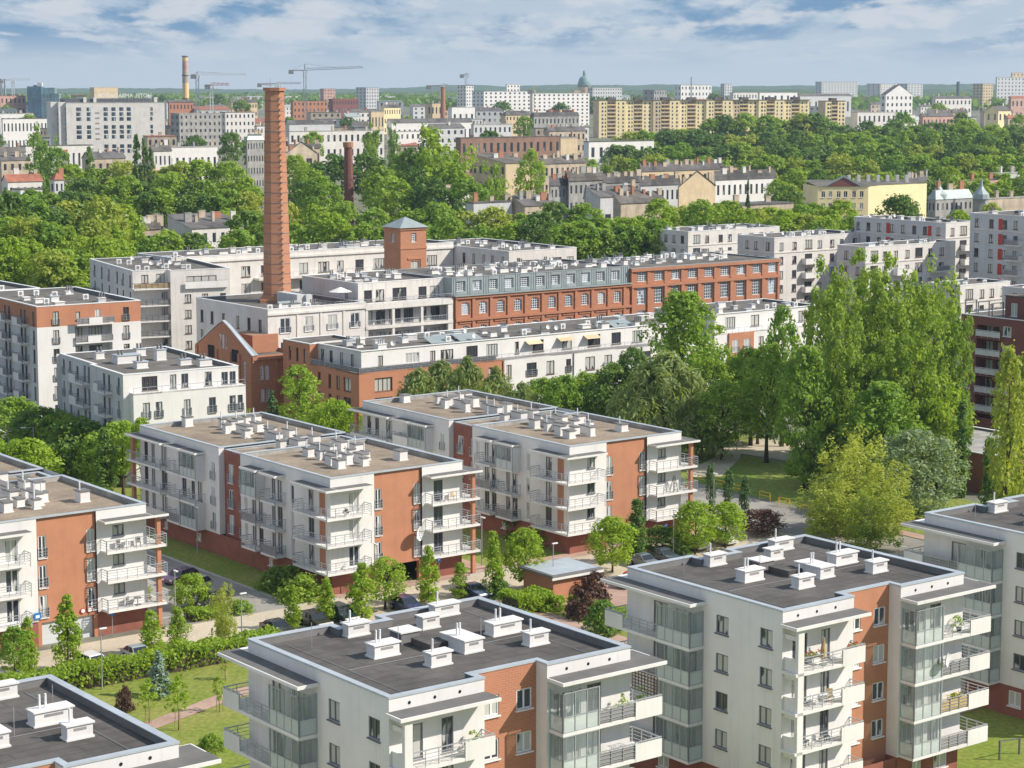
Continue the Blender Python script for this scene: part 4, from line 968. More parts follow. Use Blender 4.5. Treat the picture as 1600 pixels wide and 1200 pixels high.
flats(310.0, 246.0, 16, 8.5, 15.0, 'small white flat-roofed block partly behind the red brick flats at the right edge', 78)

# --- dark red brick flats at the right edge
B = Bld('apartment_block', 'dark red brick flats with white balcony rails at the right edge', 'apartment block', 245.5, 185.0)
X, Y = 18, 24.3; zt = 18.0; fl = [15.0 - 2.86 * k for k in range(5)]
wl = []
for z in fl: wl += [(22.2, z + .3, 1.2, 1.45, 'cas'), (14.6, z + .3, 1.6, 1.5, 'cas'), (9.0, z + .3, 1.6, 1.5, 'cas'), (4.0, z + .3, 1.4, 1.5, 'cas')]
B.wall('W', 0, 0, 16.6, 2.4, zt, 'dbrick', [q for q in wl if q[0] < 16], 'brick_wall'); B.wall('W', 0, 21.2, Y, 2.4, zt, 'dbrick', [q for q in wl if q[0] > 21], 'brick_wall')
B.wall('W', 0, 16.6, 21.2, zt - 1.4, zt, 'dbrick', (), 'brick_wall'); B.wall('W', 1.5, 16.6, 21.2, 2.4, zt - 1.4, 'dbrick', [(u, z - .1, 1.5, 2.1, 'brn') for z in fl for u in (17.0, 19.2)], 'loggia_wall')
B.wall('N', 21.2, 0, 1.5, 2.4, zt - 1.4, 'dbrick', (), 'brick_wall'); B.wall('S', 16.6, 0, 1.5, 2.4, zt - 1.4, 'dbrick', (), 'brick_wall')
for k, z in enumerate(fl): balcony(B.root, [(-.25, 16.6, 1.5, 21.2)], z - .42, [((-.2, 21.2), (-.2, 16.6), 'railp')], back='white', railmat='frame_w', slabmat='dbrick')
B.wall('W', .5, 0, Y, 0, 2.4, 'plinth', (), 'ground_floor'); B.wall('S', 0, 0, X, 0, zt, 'dbrick', (), 'brick_wall'); B.wall('N', Y, 0, X, 0, zt, 'dbrick', (), 'brick_wall'); B.wall('E', X, 0, Y, 0, zt, 'dbrick', (), 'brick_wall')
rf = B.roof(rect(0, 0, X, Y), 17.6, zt, 'roofm', .3, cop='whitep')
B.wall('W', 3.2, 0, 18.5, 17.6, 21.0, 'dbrick', [(13, 18.2, 1.5, 1.5, 'cas'), (8.5, 18.2, 1.5, 1.5, 'cas'), (16.2, 18, 1.2, 2, 'cas')], 'penthouse'); B.wall('N', 18.5, 3.2, X, 17.6, 21, 'dbrick', (), 'penthouse')
B.wall('W', 4.2, 0, 13.5, 21, 24.0, 'dbrick', [(9, 21.8, 1.5, 1.4, 'cas')], 'penthouse'); B.wall('N', 13.5, 4.2, X, 21, 24, 'dbrick', (), 'penthouse')
B.wall('S', 0, 3.2, X, 18, 24, 'dbrick', (), 'penthouse')
for x0, y1, z in ((3.2, 18.5, 21.0), (4.2, 13.5, 24.0)):
    d = MB(); d.box(x0 - .1, -.1, z, X, y1 + .1, z + .15); d.build('roof', M['roofm'], B.root)
pg = MB()
for y in (18.8, 21.5, 24): pg.bar((.6, y, 17.7), (.6, y, 19.9), .14); pg.bar((3.1, y, 17.7), (3.1, y, 19.9), .14); pg.bar((.4, y, 19.95), (3.3, y, 19.95), .12)
pg.build('pergola', M['frame_g'], B.root)
B.done()
# low shop annex with lattice fascia
B = Bld('shop_pavilion', 'low brick shop with pale flat roof and white lattice fascia, behind the silvery tree', 'shop', 208.5, 172.0)
X, Y = 16, 17
B.wall('W', 0, 0, Y, 0, 5.2, 'plinth', [(6.0, .3, 2.4, 2.6, 'grey'), (11.5, .8, 2.0, 1.8, 'grey')], 'brick_wall', .3); B.wall('S', 0, 0, X, 0, 5.2, 'plinth', (), 'brick_wall'); B.wall('N', Y, 0, X, 0, 5.2, 'plinth', (), 'brick_wall'); B.wall('E', X, 0, Y, 0, 5.2, 'plinth', (), 'brick_wall')
B.roof(rect(0, 0, X, Y), 5.0, 5.3, 'concrete', .3, cop='whitep')
l = MB(); l.box(-.3, 10, 5.4, -.2, Y, 5.5); l.box(-.3, 10, 6.5, -.2, Y, 6.6)
for i in range(12):
    y = 10 + i * .58; l.bar((-.25, y, 5.45), (-.25, y + .5, 6.55), .08); l.bar((-.25, y + .5, 5.45), (-.25, y + .05, 6.0), .06)
l.build('lattice_fascia', M['whitep'], B.root)
B.done()
# ------------------------------------------------------------------ trees: leaf clumps spread through the crown, tapered trunk with limbs
def leaf_mat(name, c1, c2, c3, trans=.48):
    m = bpy.data.materials.new(name); m.use_nodes = True
    nt = m.node_tree; N = nt.nodes; Lk = nt.links; N.remove(N['Principled BSDF'])
    at_ = N.new('ShaderNodeAttribute'); at_.attribute_name = 'leafvar'
    oi = N.new('ShaderNodeObjectInfo')
    mx = N.new('ShaderNodeMix'); mx.data_type = 'RGBA'; mx.inputs['A'].default_value = (*c1, 1); mx.inputs['B'].default_value = (*c2, 1); Lk.new(at_.outputs['Fac'], mx.inputs['Factor'])
    m2 = N.new('ShaderNodeMix'); m2.data_type = 'RGBA'; m2.inputs['B'].default_value = (*c3, 1); Lk.new(mx.outputs['Result'], m2.inputs['A'])
    k = N.new('ShaderNodeMath'); k.operation = 'MULTIPLY'; k.inputs[1].default_value = .7; Lk.new(oi.outputs['Random'], k.inputs[0]); Lk.new(k.outputs[0], m2.inputs['Factor'])
    d = N.new('ShaderNodeBsdfDiffuse'); t = N.new('ShaderNodeBsdfTranslucent'); g = N.new('ShaderNodeBsdfGlossy'); g.inputs['Roughness'].default_value = .55; g.inputs['Color'].default_value = (.5, .55, .45, 1)
    Lk.new(m2.outputs['Result'], d.inputs['Color'])
    tcx = N.new('ShaderNodeMix'); tcx.data_type = 'RGBA'; tcx.blend_type = 'MULTIPLY'; tcx.inputs['Factor'].default_value = 1; tcx.inputs['B'].default_value = (1.25, 1.2, .5, 1); Lk.new(m2.outputs['Result'], tcx.inputs['A'])
    Lk.new(tcx.outputs['Result'], t.inputs['Color'])
    s1 = N.new('ShaderNodeMixShader'); s1.inputs[0].default_value = trans; Lk.new(d.outputs[0], s1.inputs[1]); Lk.new(t.outputs[0], s1.inputs[2])
    s2 = N.new('ShaderNodeMixShader'); s2.inputs[0].default_value = .04; Lk.new(s1.outputs[0], s2.inputs[1]); Lk.new(g.outputs[0], s2.inputs[2])
    Lk.new(s2.outputs[0], N['Material Output'].inputs['Surface'])
    return m
LM = {'mid': leaf_mat('mid_green_leaves', (0.253, 0.393, 0.047), (0.429, 0.550, 0.071), (0.178, 0.333, 0.052)),
      'bright': leaf_mat('bright_green_leaves', (0.250, 0.395, 0.033), (0.413, 0.550, 0.059), (0.288, 0.413, 0.035)),
      'dark': leaf_mat('dark_green_leaves', (0.139, 0.238, 0.047), (0.253, 0.380, 0.071), (0.114, 0.214, 0.057), .45),
      'poplar': leaf_mat('poplar_leaves', (.24, .36, .05), (.40, .52, .085), (.20, .32, .05)),
      'olive': leaf_mat('olive_leaves', (0.378, 0.440, 0.071), (0.500, 0.550, 0.119), (0.329, 0.428, 0.071)),
      'silver': leaf_mat('silvery_leaves', (.24, .33, .17), (.44, .51, .37), (.22, .31, .15), .4),
      'willow': leaf_mat('willow_leaves', (.26, .34, .11), (.40, .46, .19), (.22, .31, .11)),
      'purple': leaf_mat('purple_leaves', (.105, .045, .045), (.18, .085, .07), (.10, .06, .045), .3),
      'blue': leaf_mat('bluish_needles', (0.178, 0.262, 0.203), (0.329, 0.428, 0.333), (0.151, 0.238, 0.190), .1),
      'thuja': leaf_mat('thuja_scales', (0.088, 0.168, 0.052), (0.151, 0.238, 0.071), (0.075, 0.143, 0.047), .1)}

def envelope(kind, t):
    if kind == 'round': return max(.05, sin(pi * min(1, .12 + .86 * t)) ** .55)
    if kind == 'tall': return max(.08, sin(pi * (.14 + .82 * t)) ** .7)
    if kind == 'poplar': return .55 + .45 * sin(pi * min(1, t * 1.05)) if t < .8 else .55 + .45 * sin(pi * .84) - (t - .8) * 3.2
    if kind == 'column': return max(.06, (sin(pi * (.1 + .88 * t)) ** .6))
    if kind == 'horn': return max(.1, (.75 + .25 * sin(pi * t * 1.6)) if t < .5 else 1.0 - .78 * ((t - .5) / .5) ** .75)
    if kind == 'birch': return max(.05, min(1, .55 + t * 2.2) * (1 - t) ** .62)
    if kind == 'spruce': return max(.03, (1 - t) ** .9)
    if kind == 'willow': return max(.1, (1 - (t * .98) ** 2.6))
    if kind == 'cone': return max(.05, (1 - t) ** .55 * min(1, .7 + t * 2))
    if kind == 'shrub': return max(.15, (1 - t ** 2.2) ** .6)
    return 1

def crown_mesh(kind, seed, Hc, Rr, nc, nl, ls, leaf, rc=.26, fill=.55, vert=0.0, flat=.0, asp=1.0):
    """crown of height Hc and radius Rr standing on z=0; nc clumps of nl leaves of size ls"""
    r = random.Random(seed); v = []; f = []; col = []
    clumps = []
    lob = [(r.uniform(0, 2 * pi), r.uniform(.1, .9), r.uniform(.75, 1.2)) for _ in range(5)]
    if kind == 'lobes':      # broad old poplar: several tall rounded lobes standing close together
        lb = [(0, 0, .0, 1.0, .72)] + [(r.uniform(.45, .75) * Rr * cos(k * 1.26 + r.random()), r.uniform(.45, .75) * Rr * sin(k * 1.26 + r.random()), r.uniform(0, .2), r.uniform(.72, .95), r.uniform(.46, .6)) for k in range(5)] + [(r.uniform(.3, .8) * Rr * cos(k * 1.6), r.uniform(.3, .8) * Rr * sin(k * 1.6), r.uniform(.0, .1), r.uniform(.3, .5), r.uniform(.4, .5)) for k in range(4)]
        for i in range(nc):
            x0, y0, za, zb_, lr = lb[i % len(lb)]; t = r.random(); a = r.uniform(0, 2 * pi); e = max(.2, sin(pi * (.22 + .66 * t)) ** .55) * lr * Rr * r.choice([.55, .8, 1, 1, 1.12])
            clumps.append(((x0 + e * cos(a), y0 + e * sin(a), Hc * (za + (zb_ - za) * t)), Rr * rc * r.uniform(.5, 1.3), r.random()))
        nc = 0
    for i in range(nc):
        t = r.random() ** (.85 if kind in ('round', 'tall', 'poplar') else 1.15)
        a = r.uniform(0, 2 * pi); e = envelope(kind, t)
        for la, lt, lk in lob:
            d = abs((a - la + pi) % (2 * pi) - pi)
            if d < .9 and abs(t - lt) < .35: e *= 1 + (lk - 1) * (1 - d / .9)
        q = (fill + (1 - fill) * r.random()) if r.random() < .8 else r.random()
        rad = Rr * e * q
        c = (rad * cos(a), rad * sin(a) * asp, Hc * t)
        clumps.append((c, Rr * rc * r.uniform(.65, 1.25) * (.55 + .45 * e), r.random()))
    for (cx, cy, cz), cr, cv in clumps:
        for j in range(nl):
            z = r.uniform(-.75, 1); a = r.uniform(0, 2 * pi); s = sqrt(max(0, 1 - z * z))
            d = (s * cos(a), s * sin(a), z)
            k = cr * r.uniform(.45, 1.05)
            p = (cx + d[0] * k, cy + d[1] * k, cz + d[2] * k * (1 + vert))
            if p[2] < -.02 * Hc: continue
            n = [d[i] * .9 + r.uniform(-.55, .55) for i in range(3)]; n[2] += .25
            L = sqrt(sum(x * x for x in n)) or 1; n = [x / L for x in n]
            h = (r.uniform(-1, 1), r.uniform(-1, 1), r.uniform(-1, 1) - (2.2 if kind == 'willow' else 0))
            b = (n[1] * h[2] - n[2] * h[1], n[2] * h[0] - n[0] * h[2], n[0] * h[1] - n[1] * h[0])
            L = sqrt(sum(x * x for x in b)) or 1; b = [x / L for x in b]
            tt = (n[1] * b[2] - n[2] * b[1], n[2] * b[0] - n[0] * b[2], n[0] * b[1] - n[1] * b[0])
            l1 = ls * r.uniform(.7, 1.3) * (1.7 if kind == 'willow' else 1); w1 = l1 * (.28 if kind == 'willow' else r.uniform(.5, .75))
            i0 = len(v)
            v += [tuple(p[i] + tt[i] * l1 * .6 for i in range(3)), tuple(p[i] + b[i] * w1 * .6 + n[i] * l1 * .08 for i in range(3)), tuple(p[i] - tt[i] * l1 * .6 for i in range(3)), tuple(p[i] - b[i] * w1 * .6 + n[i] * l1 * .08 for i in range(3))]
            f.append((i0, i0 + 1, i0 + 2, i0 + 3)); col.append(min(1, max(0, .55 * cv + .6 * r.random() - .08)))
    zz = sorted(q[2] for q in v)[int(len(v) * .985)]; rr = sorted(math.hypot(q[0], q[1] / asp) for q in v)[int(len(v) * .95)]
    kz, kr = Hc / zz, Rr * 1.06 / rr; v = [(q[0] * kr, q[1] * kr, q[2] * kz) for q in v]; clumps = [((c[0] * kr, c[1] * kr, c[2] * kz), cr, cv) for c, cr, cv in clumps]
    me = bpy.data.meshes.new('crown'); me.from_pydata(v, [], f); me.materials.append(LM[leaf])
    at_ = me.attributes.new('leafvar', 'FLOAT', 'FACE'); at_.data.foreach_set('value', col); me.update()
    return me, clumps

def trunk_mesh(seed, h, r0, base, clumps, m, limbs=7, off=0):
    r = random.Random(seed); b = MB(); top = base + h
    pts = []; rr = []
    for i in range(6):
        t = i / 5; pts.append((r.uniform(-.1, .1) * t, r.uniform(-.1, .1) * t, top * t * .92)); rr.append(r0 * (1.25 if i == 0 else 1 - .8 * t))
    b.tube(pts, rr, 7)
    for (c, cr, cv) in r.sample(clumps, min(limbs, len(clumps))):
        z0 = min(top * .8, max(base * .8, base + c[2] * .45))
        b.tube([(0, 0, z0), (c[0] * .5, c[1] * .5, z0 + (base + c[2] - z0) * .55), (c[0] * .92, c[1] * .92, base + c[2])], [r0 * .42, r0 * .28, r0 * .1], 5)
    return b.mesh('trunk', M[m], True)

SP = {}   # species: list of variants (crown mesh, trunk mesh, nominal total height, nominal radius, crown base height)
def species(key, kind, leaf, Hh, Rr, base, nc, nl, ls, n=2, bark='bark', r0=.25, limbs=7, **kw):
    SP[key] = []
    for i in range(n):
        cm, cl = crown_mesh(kind, hash_(key) + i * 17, Hh - base, Rr, nc, nl, ls, leaf, **kw)
        tm = trunk_mesh(hash_(key) + i, (Hh - base) * .8, r0, base, cl, bark, limbs)
        SP[key].append((cm, tm, Hh, Rr, base))
def hash_(k): return sum(ord(c) * (i + 3) for i, c in enumerate(k)) % 9973
TCOUNT = [0]
ROUNDISH = ('fmid', 'fbright', 'fdark', 'folive', 'fwillow', 'globe', 'globeb', 'globed')
def plant(key, x, y, h, rad=None, label=None, cat='tree', group=None, name=None, z=None, var=None):
    vs = SP[key]; r = random.Random(int(x * 31 + y * 17 + h * 7)); cm, tm, Hh, Rr, base = vs[r.randrange(len(vs)) if var is None else var]
    z = terr(y) if z is None else z
    o = thing(name or 'tree', label, cat, (x, y, z), r.uniform(0, 6.28), group)
    s = h / Hh; q = (rad or Rr * s) / Rr
    zb, sz = base * s, s
    if key in ROUNDISH and h > 2.5 * q * Rr:      # tall old trees carry a rounded crown on a long trunk
        ch_ = max(2.1 * q * Rr, .45 * h); zb, sz = h - ch_, ch_ / (Hh - base)
    link('crown', cm, o, (0, 0, zb), 0, (q, q, sz)); link('trunk', tm, o, (0, 0, 0), 0, (q * .6 + s * .4, q * .6 + s * .4, s))
    TCOUNT[0] += 1
    return o
def tp(key, xp, ytop, Y, wpx, label, group=None, cat='tree', name=None, zb=None):
    """tree whose top shows at pixel (xp, ytop) when it stands Y metres away, crown wpx pixels wide"""
    X, zt = atY(xp, ytop, Y); z0 = terr(Y) if zb is None else zb
    return plant(key, X, Y, max(2, zt - z0), wpx * Y / F / 2, label, cat, group, name, z0)

species('horn', 'horn', 'bright', 9, 1.7, .6, 95, 26, .34, 3, r0=.14, rc=.42, fill=.4)
species('hornb', 'horn', 'bright', 9, 2.0, .8, 95, 26, .34, 2, r0=.14, rc=.42, fill=.4)
species('maple', 'round', 'bright', 10, 3.2, 1.8, 120, 26, .40, 2, r0=.16, rc=.34)
species('poplar', 'lobes', 'poplar', 28, 6.4, 2.5, 430, 38, .56, 4, r0=.6, limbs=14, rc=.18, vert=.3)
species('ash', 'tall', 'mid', 20, 6, 1.2, 270, 36, .5, 2, r0=.4, limbs=10, rc=.23, fill=.35)
species('aspen', 'tall', 'mid', 15, 4, 3.2, 110, 28, .46, 2, r0=.3, limbs=10, rc=.27, fill=.4)
species('willow', 'willow', 'willow', 13, 7, 1.0, 170, 34, .55, 2, r0=.4, rc=.22, vert=.9)
species('birch', 'lobes', 'olive', 14, 3, .9, 230, 26, .32, 3, 'birchbark', .16, rc=.26, vert=.7, limbs=10)
species('silver', 'round', 'silver', 12, 6, .8, 200, 30, .42, 1, r0=.3, rc=.24)
species('column', 'column', 'dark', 18, 2.0, .4, 130, 26, .50, 2, r0=.25, rc=.42, fill=.3, vert=.7)
species('columno', 'column', 'olive', 18, 3.0, .6, 170, 28, .45, 2, r0=.3, rc=.36, fill=.3, vert=.7)
species('thuja', 'column', 'thuja', 5.5, .8, .1, 60, 30, .22, 1, r0=.08, rc=.5, fill=.5, vert=.5)
species('spruce', 'spruce', 'blue', 4.5, 1.3, .1, 90, 22, .2, 1, r0=.08, rc=.26, fill=.3)
species('spruced', 'spruce', 'thuja', 9, 2.2, .3, 110, 24, .3, 1, r0=.12, rc=.26, fill=.3)
species('plum', 'round', 'purple', 6, 2.8, .5, 90, 26, .34, 1, r0=.15, rc=.32)
species('sapling', 'tall', 'bright', 4.2, .9, 1.5, 26, 16, .22, 2, r0=.035, limbs=4, rc=.4)
species('bush', 'shrub', 'mid', 2.6, 1.9, .1, 60, 26, .28, 2, r0=.08, rc=.34)
species('bushb', 'shrub', 'bright', 2.6, 1.9, .1, 60, 26, .28, 2, r0=.08, rc=.34)
species('bushd', 'shrub', 'dark', 2.6, 1.9, .1, 60, 26, .28, 1, r0=.08, rc=.34)
species('bushp', 'shrub', 'purple', 2.6, 1.9, .1, 60, 26, .28, 1, r0=.08, rc=.34)
species('globe', 'round', 'mid', 8, 4.2, .8, 130, 30, .42, 2, r0=.25, rc=.26)
species('globeb', 'round', 'bright', 8, 4.2, .8, 130, 30, .42, 2, r0=.25, rc=.26)
species('globed', 'round', 'dark', 8, 4.2, .8, 130, 30, .42, 2, r0=.25, rc=.26)
# farther trees: bigger leaf clumps
for k, lf in (('fmid', 'mid'), ('fbright', 'bright'), ('fdark', 'dark'), ('folive', 'olive')):
    species(k, 'round', lf, 14, 6, .9, 95, 24, .85, 3, r0=.3, rc=.27, limbs=4)
species('ftall', 'lobes', 'mid', 22, 5.4, .8, 200, 24, .8, 2, r0=.4, rc=.27, limbs=5)
species('fwillow', 'willow', 'willow', 13, 6, .6, 110, 24, .8, 2, r0=.3, rc=.25, vert=.8, limbs=4)
species('fpop', 'column', 'dark', 24, 2.2, .5, 90, 22, .8, 2, r0=.3, rc=.45, vert=.8, limbs=3)

# --- avenue of narrow trees along the parking road, left to right
AV = [(73.0, 168.8, 980, 55, 'aspen', 'loose olive tree at the far left of the parking road'),
      (74.8, 169.9, 967, 34, 'horn', 'narrow green tree left of the pale garage door'),
      (78.3, 169.2, 932, 44, 'horn', 'spire-topped green tree in front of the pale garage door'),
      (86.9, 169.7, 956, 42, 'hornb', 'bright green tree by the silver car and street lamp'),
      (89.6, 169.6, 950, 36, 'hornb', 'leaning bright tree beside the blue parking sign'),
      (93.6, 168.0, 918, 40, 'birch', 'tall grey-green pointed tree at the end of the hedge'),
      (102.3, 169.8, 917, 28, 'horn', 'slim columnar tree beside the dark parked car'),
      (106.2, 170.0, 905, 30, 'horn', 'slim columnar tree between two dark parked cars'),
      (109.7, 168.9, 882, 46, 'horn', 'columnar tree with a wide foot right of the striped car'),
      (113.6, 170.6, 872, 66, 'aspen', 'loose light tree in front of the dark garage opening'),
      (118.5, 169.9, 856, 34, 'horn', 'tall narrow tree left of the small parking sign'),
      (122.3, 169.7, 880, 28, 'hornb', 'short narrow tree with a flat top, beyond the roof corner'),
      (125.4, 168.2, 832, 34, 'horn', 'tall slim tree left of the round-crowned tree by the pavilion'),
      (130.1, 168.8, 828, 64, 'maple', 'round-crowned green tree left of the brick garage pavilion'),
      (142.2, 169.0, 810, 74, 'maple', 'large bright tree right of the brick garage pavilion'),
      (147.3, 171.0, 782, 30, 'column', 'dark twin-spired column tree by the orange wall'),
      (155.4, 170.2, 785, 66, 'maple', 'very bright round tree at the corner of the farthest tan-roofed block'),
      (159.9, 170.0, 787, 66, 'maple', 'bright round tree left of the purple plum')]
for a, b, yt, wp, key, lab in AV:
    X, Yw = w(a, b); xp = 800 + F * X / (Yw * ct + H * st)
    zt = atY(xp, yt, Yw)[1]
    plant(key, X, Yw, zt, wp * Yw / F / 2, lab, 'tree', None, 'column_tree' if key in ('horn', 'column') else 'tree', 0)
tp('plum', 1190, 797, 240, 74, 'purple-leaved plum at the edge of the street', name='plum_tree')
for xp, yt, Y, lab in ((1111, 727, 253.2, 'nearest of three dark thujas, tallest, beside the balconies'), (1139, 735, 254.9, 'middle one of the three dark thujas by the street'), (1164, 746, 246.7, 'thuja nearest the street lamp, right one of three')):
    tp('thuja', xp, yt, Y, 17, lab, 'dark thujas by the street', name='thuja')
# --- big poplar grove on the right
PG = [(1300, 434, 281, 104, 'poplar'), (1352, 428, 290, 122, 'poplar'), (1404, 434, 283, 116, 'poplar'), (1452, 455, 288, 104, 'poplar'), (1486, 492, 280, 70, 'poplar'), (1262, 545, 268, 92, 'ash'), (1325, 512, 270, 90, 'poplar'), (1430, 520, 270, 110, 'poplar'), (1225, 482, 300, 60, 'aspen'), (1380, 600, 262, 120, 'ash'), (1470, 590, 268, 84, 'aspen')]
PL = ['tall poplar at the left end of the big grove', 'tallest poplar, second from the left in the big grove', 'tall poplar in the middle of the big grove', 'tall poplar towards the right of the big grove', 'poplar at the right end of the big grove, leaning over the red brick flats', 'dark tree at the left foot of the poplar grove, by the yellow barriers', 'poplar in the front row of the grove, left of two', 'poplar in the front row of the grove, right of two', 'slim light tree left of the poplar grove', 'dark low tree in the shade under the poplars', 'light tree low on the right edge of the poplar grove']
for (xp, yt, Y, wp, k), lab in zip(PG, PL): tp(k, xp, yt, Y, wp, lab, name='poplar' if k == 'poplar' else 'tree')
tp('ash', 1068, 460, 312, 118, 'tall dark ash tree in front of the long white row', name='ash_tree')
tp('willow', 1038, 560, 292, 186, 'wide silvery willow behind the farthest tan roof', name='willow')
tp('aspen', 1130, 598, 289, 84, 'lone tree with a bare trunk on the grass mound, left one')
tp('aspen', 1200, 540, 287, 84, 'lone tree with a dark bare trunk beside the path, right one')
tp('silver', 1436, 676, 252, 142, 'silvery white poplar in front of the shop pavilion', name='white_poplar')
for xp, yt, Y, wp, lab in ((1345, 680, 243, 84, 'tallest birch of the clump behind the dark roof'), (1316, 700, 240, 80, 'birch on the left of the clump, behind the dark roof'), (1388, 728, 240, 76, 'birch on the right of the clump, behind the dark roof'), (1298, 755, 236, 84, 'low birch at the left foot of the clump'), (1362, 766, 232, 92, 'low birch in front of the clump')):
    tp('birch', xp, yt, Y, wp, lab, 'birch clump', name='birch')
tp('columno', 1578, 553, 222, 62, 'tall olive column poplar at the right edge', name='column_poplar')
tp('columno', 1606, 560, 228, 56, 'column poplar cut by the right edge', name='column_poplar')
tp('column', 1505, 630, 262, 26, 'thin dark column poplar in front of the shop pavilion', name='column_poplar')
tp('column', 1548, 690, 226, 34, 'short dark column poplar left of the tall olive one', name='column_poplar')
# --- bushes near the blocks
for xp, yb, h, wp, k, lab in ((432, 925, 2.6, 62, 'bushd', 'dark bush under the corner balconies of the middle block'), (472, 938, 2.6, 74, 'bush', 'broad green bush by the road below the corner balconies'), (455, 915, 2.2, 50, 'bush', 'bush against the brick foot of the middle block'), (820, 838, 2.8, 72, 'bushd', 'dark bush beside the farthest tan-roofed block, on its shaded side'),
        (850, 852, 2.4, 50, 'bush', 'lighter bush at the corner of the farthest tan-roofed block'), (1035, 862, 2.8, 96, 'bushd', 'wide dark bush under the right balconies of the farthest tan-roofed block'), (985, 872, 2.2, 40, 'bush', 'small bush beside the round blue sign'), (300, 950, 3.4, 60, 'globeb', 'bright bush under the balconies by the parked cars'),
        (372, 958, 1.3, 46, 'bush', 'low trimmed bush on the corner island'), (926, 935, 2.6, 56, 'bushp', 'brownish bush before the brick garage pavilion'), (910, 965, 2.6, 56, 'bushp', 'dark purple bush by the white loggia balcony'), (940, 990, 3.2, 60, 'bushd', 'dark bush hidden below the white loggia balcony'), (868, 955, 1.6, 46, 'bushb', 'light bush on the garden by the pavilion'), (780, 935, 2.0, 40, 'bushd', 'dark bush behind the roof corner'), (330, 1172, 1.3, 44, 'bush', 'spiky grass clump on the lawn beside the balcony')):
    X, Y = at(xp, yb); plant(k, X, Y, h, wp * Y / F / 2, lab, 'bush', None, 'bush', 0)
X, Y = at(249, 1088); plant('spruce', X, Y, 3.9, 1.15, 'small blue spruce on the lawn', 'tree', None, 'spruce', 0)
for (xp, yb, h, lab) in ((279, 1141, 4.6, 'staked sapling on the lawn beside the pink path'), (233, 1130, 3.8, 'thin sapling near the dark roof edge'), (343, 1112, 3.0, 'thin sapling by the white balcony'), (352, 1062, 2.2, 'little yellowish shrub beyond the path')):
    X, Y = at(xp, yb); o = plant('sapling', X, Y, h, None, lab, 'tree', None, 'sapling', 0)
    s = MB()
    for k in range(3):
        t = 2 * pi * k / 3; s.bar((.35 * cos(t), .35 * sin(t), 0), (.22 * cos(t), .22 * sin(t), 1.5), .05)
    s.build('stakes', M['wood'], o)
X, Y = at(194, 1110); plant('bushp', X, Y, 2.0, .8, 'small reddish shrub by the roof edge', 'bush', None, 'bush', 0)
# --- left street trees
for xp, yt, Y, wp, k, lab in ((20, 622, 300, 96, 'globe', 'round green street tree at the left edge below the orange-topped block'), (62, 640, 286, 112, 'globed', 'dark round street tree left of the small white block'), (118, 655, 272, 120, 'globed', 'broad dark street tree before the small white block'), (150, 676, 268, 84, 'globe', 'street tree behind the blue direction board'), (40, 688, 262, 116, 'globeb', 'bright yellow-green tree beyond the lower left roof'), (-6, 690, 268, 70, 'globeb', 'bright tree cut by the left edge'),
        (190, 660, 262, 74, 'globeb', 'bright tree at the corner of the middle tan-roofed block'), (163, 672, 258, 36, 'column', 'very dark column tree right of the blue direction board'), (92, 648, 284, 80, 'globe', 'street tree between the two dark round ones, left'), (220, 655, 258, 40, 'globeb', 'low bright tree touching the back of the middle tan roof')):
    tp(k, xp, yt, Y, wp, lab)
# --- courtyard between blocks and row
for xp, yt, Y, wp, k, lab in ((468, 574, 296, 74, 'aspen', 'fresh green tree beside the brick hall'), (425, 612, 312, 30, 'spruced', 'small dark spruce against the brick hall'), (375, 622, 300, 40, 'bushb', 'bright shrub left of the brick hall'), (520, 626, 286, 66, 'globeb', 'bright tree between the brick hall and the tan roofs'), (548, 640, 282, 50, 'globeb', 'low bright tree touching the tan roof'), (500, 640, 290, 60, 'globeb', 'bright low tree behind the tan roof vents')):
    tp(k, xp, yt, Y, wp, lab)
rv = random.Random(5)
for i, (xp, yt, wp, k) in enumerate(((655, 578, 70, 'fwillow'), (690, 566, 74, 'fwillow'), (730, 562, 80, 'fwillow'), (775, 578, 78, 'fwillow'), (815, 600, 60, 'fwillow'), (845, 592, 60, 'globe'), (880, 588, 70, 'globe'), (920, 584, 76, 'globe'), (960, 570, 80, 'globed'), (900, 610, 80, 'globed'), (950, 610, 80, 'globe'), (1000, 590, 70, 'globe'), (990, 545, 60, 'globed'), (1110, 560, 70, 'globe'), (1150, 560, 70, 'maple'), (1175, 545, 70, 'globe'), (1215, 560, 60, 'globe'), (1185, 600, 70, 'globeb'))):
    tp(k, xp, yt, 300 + (i * 7) % 13, wp, 'one of the courtyard trees between the tan roofs and the long white row', 'courtyard trees before the long white row')
# ------------------------------------------------------------------ ground, roads, small things
def gsheet(name, pts, m, z, kind='structure', label=None):
    b = MB(); b.poly([(*w(a, c), z) for a, c in pts]); o = b.build(name, M[m]); o['kind'] = kind
    return o
def grect(name, a0, b0, a1, b1, m, z): return gsheet(name, [(a0, b0), (a1, b0), (a1, b1), (a0, b1)], m, z)
g = MB(); ys = [-100, 100, 300, 480, 560, 650, 800, 1000, 1200, 1400, 1700, 2000, 3000, 4000, 6000, 8500]; xs = [-5000, -3000, -800, -200, 200, 800, 3000, 5000]
for i in range(len(ys) - 1):
    for j in range(len(xs) - 1):
        g.quad((xs[j], ys[i], terr(ys[i])), (xs[j + 1], ys[i], terr(ys[i])), (xs[j + 1], ys[i + 1], terr(ys[i + 1])), (xs[j], ys[i + 1], terr(ys[i + 1])))
g.build('ground', M['ground'])['kind'] = 'structure'
